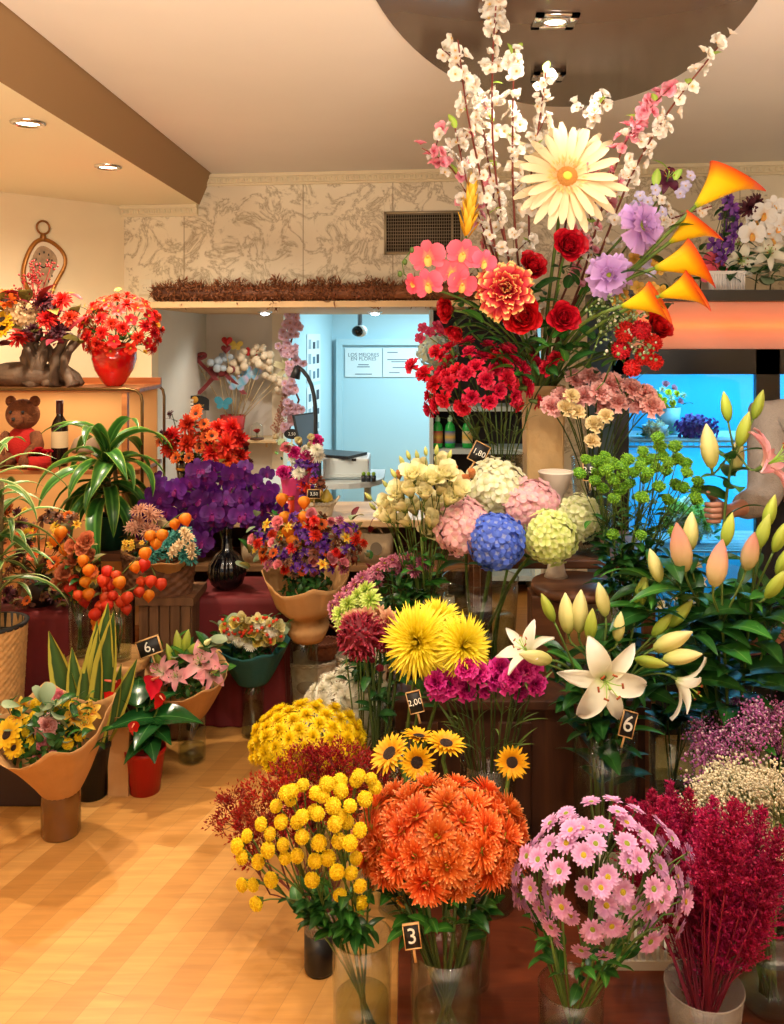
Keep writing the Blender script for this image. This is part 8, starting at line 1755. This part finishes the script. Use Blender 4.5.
# plaque, dome
P = at(195, 403, 6.3); t = thing('chalk_plaque', 'black arched price plaque with white lines on the alcove wall side', 'sign', (P.x, 6.3, P.z)); w, h = m_of(28, 6.3) / 2, m_of(15, 6.3) / 2
f = MB(); f.prism([(-w, -.004, -h), (w, -.004, -h), (w, -.004, h * .3)] + [(w * math.cos(a), -.004, h * .3 + h * .7 * math.sin(a)) for a in [PI * q / 10 for q in range(1, 10)]] + [(-w, -.004, h * .3)], (0, .012, 0)); ob('board', f.mesh('board', BOARD, False), t)
for q in range(3): f = MB(); f.box((-w * .85, -.007, -h * .75 + q * h * .48), (-w * .1, -.004, -h * .75 + q * h * .48 + h * .34)); ob('white_strip', f.mesh('white_strip', WHITECH, False), t)
f = MB(); f.lathe([(.001, 0), (h * .45, 0), (h * .45, .002), (.001, .002)], 20); o = ob('seal', f.mesh('seal', plain('seal_orange', (226, 160, 50), .5)), t); o.matrix_local = Matrix.Translation((0, -.004, h * .45)) @ Matrix.Rotation(PI / 2, 4, 'X')
lettering(t, 'flor', h * .6, (w * .45, -.0045, -h * .3), mat=plain('letter_gold', (190, 150, 80), .6))
f = MB(); f.box((-.004, 0, -h - .12), (.004, .008, -h)); ob('peg', f.mesh('peg', STK, False), t)
P = at(257, 437, 6.5); t = thing('glass_dome', 'tiny red rose under a clear glass dome on the alcove shelf', 'ornament', (P.x, 6.5, ZS + .001)); f = MB(); f.lathe([(.001, 0), (.05, 0), (.05, .012), (.001, .012)], 24); ob('base', f.mesh('base', CD), t); f = MB(); f.lathe([(.045, .013), (.045, .08), (.035, .11), (.001, .125)], 24); ob('dome', f.mesh('dome', GLASS), t); put_head(t, rose[0], (0, 0, .06), (0, -.4, 1), .028); f = MB(); f.tube([(0, 0, .012), (0, 0, .05)], .003, 5); ob('stem', f.mesh('stem', GREEN), t); put_leaf(t, 'ovate', (0, 0, .02), 3.6, .035, .1); put_leaf(t, 'ovate', (0, 0, .02), 5.6, .035, .1)
# pink blossom garland hanging on the pilaster
GPK = petal('garland_pink', [(0, (226, 140, 160)), (.4, (236, 184, 196)), (1, (240, 206, 214))], trans=.35, var=.06); blg = [H_five('garland_bloom%d' % k, GPK, BLC, k, W=.95, ruf=.06, layers=2) for k in range(2)]
P = at(290, 318, 6.5); t = thing('blossom_garland', 'pink blossom garland hanging down the pilaster beside the office', 'garland', P); Ps = [at(x, y, 6.5) for x, y in ((290, 316), (293, 335), (288, 352), (297, 366), (292, 384), (299, 400), (293, 416), (288, 434))]
f = MB(); f.tube([p - P for p in Ps], .008, 6); ob('stem', f.mesh('stem', TWIG), t)
for q in range(80):
    k = U(0, 6.6); p = Ps[int(k)].lerp(Ps[int(k) + 1], k % 1) + V((U(-.07, .06), U(-.06, .0), U(-.05, .05))); put_head(t, rnd.choice(blg), p - P, (U(-.6, .6), -1, U(-.4, .4)), U(.026, .038))
P = at(276, 415, 6.55); t = thing('blush_pampas', 'blush pink dried plume on the shelf end below the blossom garland', 'dried flower', V((P.x, 6.55, ZS + .001))); ob('bloom_plume', plume('pampas', PKB, 6, 120, .14, .06), t, basis((0, 0, .02), (.22, 0, 1), 0, .34)); f = MB(); f.lathe([(.001, 0), (.025, 0), (.02, .03), (.004, .04), (.003, .06)], 10); ob('stem', f.mesh('stem', STK), t)
P = at(292, 434, 6.2); t = thing('oval_sign', 'small dark oval sign on a stick behind the pink posy', 'sign', (P.x, 6.2, P.z)); f = MB(); f.prism([(.055 * math.cos(a), -.005, .035 * math.sin(a)) for a in [2 * PI * q / 28 for q in range(28)]], (0, .01, 0)); ob('board', f.mesh('board', BOARD, False), t); f = MB(); f.tube([(0, 0, -.03), (0, 0, -.5)], .005, 6); ob('stick', f.mesh('stick', STK), t); lettering(t, '2,50', .03, (0, -.006, 0), mat=WHITECH)

# ================================================================== ON AND IN THE COOLER
QY = 3.78; P = at(722, 0, QY); t = thing('white_planter', 'square white ribbed planter on top of the flower cooler', 'planter', (P.x, QY, ZTOP + .001)); h = m_of(20, QY); w = m_of(36, QY) / 2; f = MB(); f.box((-w, -.06, 0), (w, .06, h))
for q in range(14): x = -w + (q + .5) * 2 * w / 14; f.tube([(x, -.061, 0), (x, -.061, h)], .004, 6)
ob('body', f.mesh('body', plain('planter_white', (214, 204, 196), .5), False), t); f = MB(); f.box((-w - .004, -.066, h - .012), (w + .004, .064, h)); ob('rim', f.mesh('rim', bpy.data.materials['planter_white'], False), t)
b0 = V((P.x, QY, ZTOP + h)); VIP = petal('stock_violet', [(0, (90, 40, 120)), (1, (130, 70, 160))], trans=.25, var=.08); vip = H_mum('violet_stock', VIP, 2, 8, 1, .5, 3, .1, 1.0, nL=3)
WHO = petal('orchid_white', [(0, (226, 200, 170)), (.4, (236, 230, 222)), (1, (240, 236, 232))], trans=.3, var=.02); who = H_orchid('white_orchid', WHO, ORL, 3)
def top_spray(label, cat, name, spots, spec, dia, lk=None, nl=0):
    base = b0 + V((U(-.04, .04), U(-.02, .02), -.04)); t = thing(name, label, cat, base); Ps = [at(x, y, QY - .04 + U(-.04, .04)) for x, y in spots]; f = MB(); c = Ps[0]; f.tube([p - base for p in bez(base, base + V((0, 0, .12)), c + V((0, .03, -.05)), c + V((0, .02, 0)), 6)], .003, 5)
    for p in Ps[1:]: f.tube([c + V((0, .02, 0)) - base, p + V((0, .015, 0)) - base], .0016, 4)
    ob('stem', f.mesh('stem', DSTEM), t)
    for p in Ps: put_head(t, rnd.choice(spec) if isinstance(spec, list) and isinstance(spec[0], list) else spec, p - base, (U(-.4, .4), -1, U(-.2, .3)), m_of(dia * U(.85, 1.15), QY) / 2, U(-.4, .4))
    for q in range(nl): put_leaf(t, lk, c.lerp(base, U(0, .9)) - base, U(0, 6.28), U(.07, .12), U(-.5, .3))
top_spray('violet stock spike hanging beside the callas on top of the cooler', 'stock', 'violet_stock', [(728, 198), (732, 206), (726, 214), (734, 220), (728, 228), (733, 236), (724, 240), (730, 246), (720, 250), (714, 244), (722, 258), (716, 256), (736, 212), (738, 228)], vip, 15, 'dark', 4)
top_spray('white orchid spray on top of the cooler nearest the right wall', 'orchid', 'orchid_spray', [(764, 214), (774, 206), (782, 212), (756, 222), (768, 228), (778, 226), (752, 234), (772, 240), (786, 222)], who, 24, 'dark', 4)
top_spray('white lily opening low on top of the cooler', 'lily', 'lily', [(741, 261)], lw[1], 40, 'darklance', 6)
top_spray('second white lily half behind the orchids on top of the cooler', 'lily', 'lily', [(770, 252), (736, 244)], lw[0], 30, 'dark', 6)
top_spray('dark plum bloom beside the topmost calla', 'flower', 'plum_bloom', [(756, 203), (750, 208)], dkf, 20, 'dark', 2)
top_spray('coral pink petals behind the middle callas', 'orchid', 'orchid_spray', [(716, 264), (722, 272), (712, 276)], orc[0], 26)
for k, (px, py, l) in enumerate(((755, 275, 'dark leafy trail spilling over the front of the cooler top'), (770, 270, 'blue-green leafy trail near the right wall on the cooler top'), (700, 270, 'dark leaves behind the planter on the cooler top'))):
    base = V((at(px, 0, QY).x, QY, ZTOP + .01)); t = thing('leaf_spray', l, 'foliage', base); f = MB(); f.tube([(0, 0, 0), (0, -.02, .06), (.03, -.04, .1)], .003, 5); ob('stem', f.mesh('stem', DSTEM), t)
    for q in range(22): put_leaf(t, 'euca' if k == 1 else rnd.choice(['dark', 'darklance']), at(px + U(-18, 18), py + U(-22, 12), QY - .03 + U(-.03, .05)) - base, U(0, 6.28), U(.05, .1), U(-.6, .5), U(-.5, .5))
def cool_bunch(label, px, py, rx, ry, specs, dia, n, z, Yc=3.78, lk='ovate'):
    X = at(px, 0, Yc).x; t = thing('cooler_bunch', label, 'flower bunch', (X, Yc, z + .001)); b = V((X, Yc, z)); hp = max(.05, at(0, py + ry, Yc).z - z + .02); f = MB(); f.lathe([(.001, 0), (.04, 0), (.055, hp), (.05, hp), (.001, hp * .6)], 20); ob('bucket', f.mesh('bucket', plain('cool_bucket', (180, 200, 210), .4)), t)
    for q in range(n): a, r = q * 2.4, math.sqrt((q + .5) / n); put_head(t, rnd.choice(specs), at(px + rx * r * math.cos(a), py + ry * r * math.sin(a), Yc - .06 * (1 - r * r)) - b, FD(math.cos(a) * r), m_of(dia, Yc) / 2)
    for q in range(10): put_leaf(t, lk, at(px + U(-rx, rx), py + U(0, ry), Yc) - b, U(0, 6.28), .06, U(-.2, .6))
cool_bunch('bunch of violet flowers behind the cooler glass, on its upper wire shelf', 697, 427, 22, 11, [vip], 11, 30, ZCOOL, 3.78)
cool_bunch('small cream bunch behind the cooler glass beside the violet one', 655, 430, 12, 8, [crd, cuw[0]], 11, 12, ZCOOL, 3.76)
cool_bunch('loose mixed pastel bunch high behind the cooler glass', 668, 398, 18, 14, [rosep, crd, cuy[0]], 8, 16, ZCOOL, 3.9)
cool_bunch('pale green bunch on the lower cooler shelf', 690, 520, 26, 20, [lim[0], cuw[0]], 16, 22, .725, 3.78)
# ================================================================== LEAFY FILL AROUND LILIES AND BUTTONS
def leafy(label, vb_, px, py, Y, rx, ry, n, kinds, sz, mat=GREEN):
    (cx, cy), rz, rr, bz_, br = vb_; base = V((cx + U(-.5, .5) * br, cy + U(-.3, .5) * br, bz_ + .012)); t = thing('leaf_spray', label, 'foliage', base); C = at(px, py, Y)
    rim = V((cx, cy, rz)) + V(((C.x - cx) * .2, 0, 0)); pts = bez(base, base.lerp(rim, .9), rim.lerp(C, .6), C, 7); f = MB(); f.tube([p - base for p in pts], .003, 5); ob('stem', f.mesh('stem', mat), t)
    for _ in range(n):
        p = at(px + U(-rx, rx), py + U(-ry, ry), Y + U(-.05, .07)); f = MB(); q = pts[-2].lerp(C, U(0, 1)); f.tube([q - base, q.lerp(p, .5) + V((0, 0, .01)) - base, p - base], .0014, 4); ob('twig', f.mesh('twig', mat), t)
        put_leaf(t, rnd.choice(kinds), p - base, U(0, 6.28), sz * U(.7, 1.2), U(-.5, .5), U(-.6, .6))
P = at(735, 700, 2.55); vpl = ((P.x, 2.55), P.z, .09, .03, .085)
for px, py, l in ((664, 612, 'broad lily leaves in front of the lower cooler glass'), (704, 630, 'broad lily leaves low between the pink buds'), (744, 606, 'broad lily leaves in front of the dark apron'), (772, 626, 'broad lily leaves below the plump green buds near the right wall'), (690, 668, 'broad lily leaves just above the pink baby\'s breath'), (676, 580, 'broad lily leaves among the small cream flowers behind the pink buds')): leafy(l, vpl, px, py, 2.5, 30, 24, 18, ['ovate', 'dark', 'lance', 'darklance'], .15)
P = at(604, 726, 2.5); vwl = ((P.x, 2.5), P.z, .08, .03, .08)
for px, py, l in ((572, 668, 'dark lily leaves beside the half-open bloom over the magenta carnations'), (612, 646, 'dark lily leaves behind the big open white lily'), (640, 690, 'dark lily leaves under the two horizontal yellow buds'), (590, 712, 'dark lily leaves hanging over the rim of the white lily vase')): leafy(l, vwl, px, py, 2.54, 26, 20, 16, ['darklance', 'dark', 'lance'], .12)
P = at(618, 592, 2.86); vgb = ((P.x, 2.86), P.z, .065, bz + .012, .055)
for px, py, l in ((606, 520, 'green chrysanthemum leaves under the buttons nearest the hydrangeas'), (640, 512, 'green chrysanthemum leaves in the middle under the buttons'), (662, 524, 'green chrysanthemum leaves under the buttons nearest the cooler'), (622, 556, 'green chrysanthemum leaves just above their vase'), (644, 570, 'green chrysanthemum leaves low beside the white lily buds')): leafy(l, vgb, px, py, 2.74, 24, 24, 22, ['ovate', 'ovate', 'dark', 'thin'], .055)
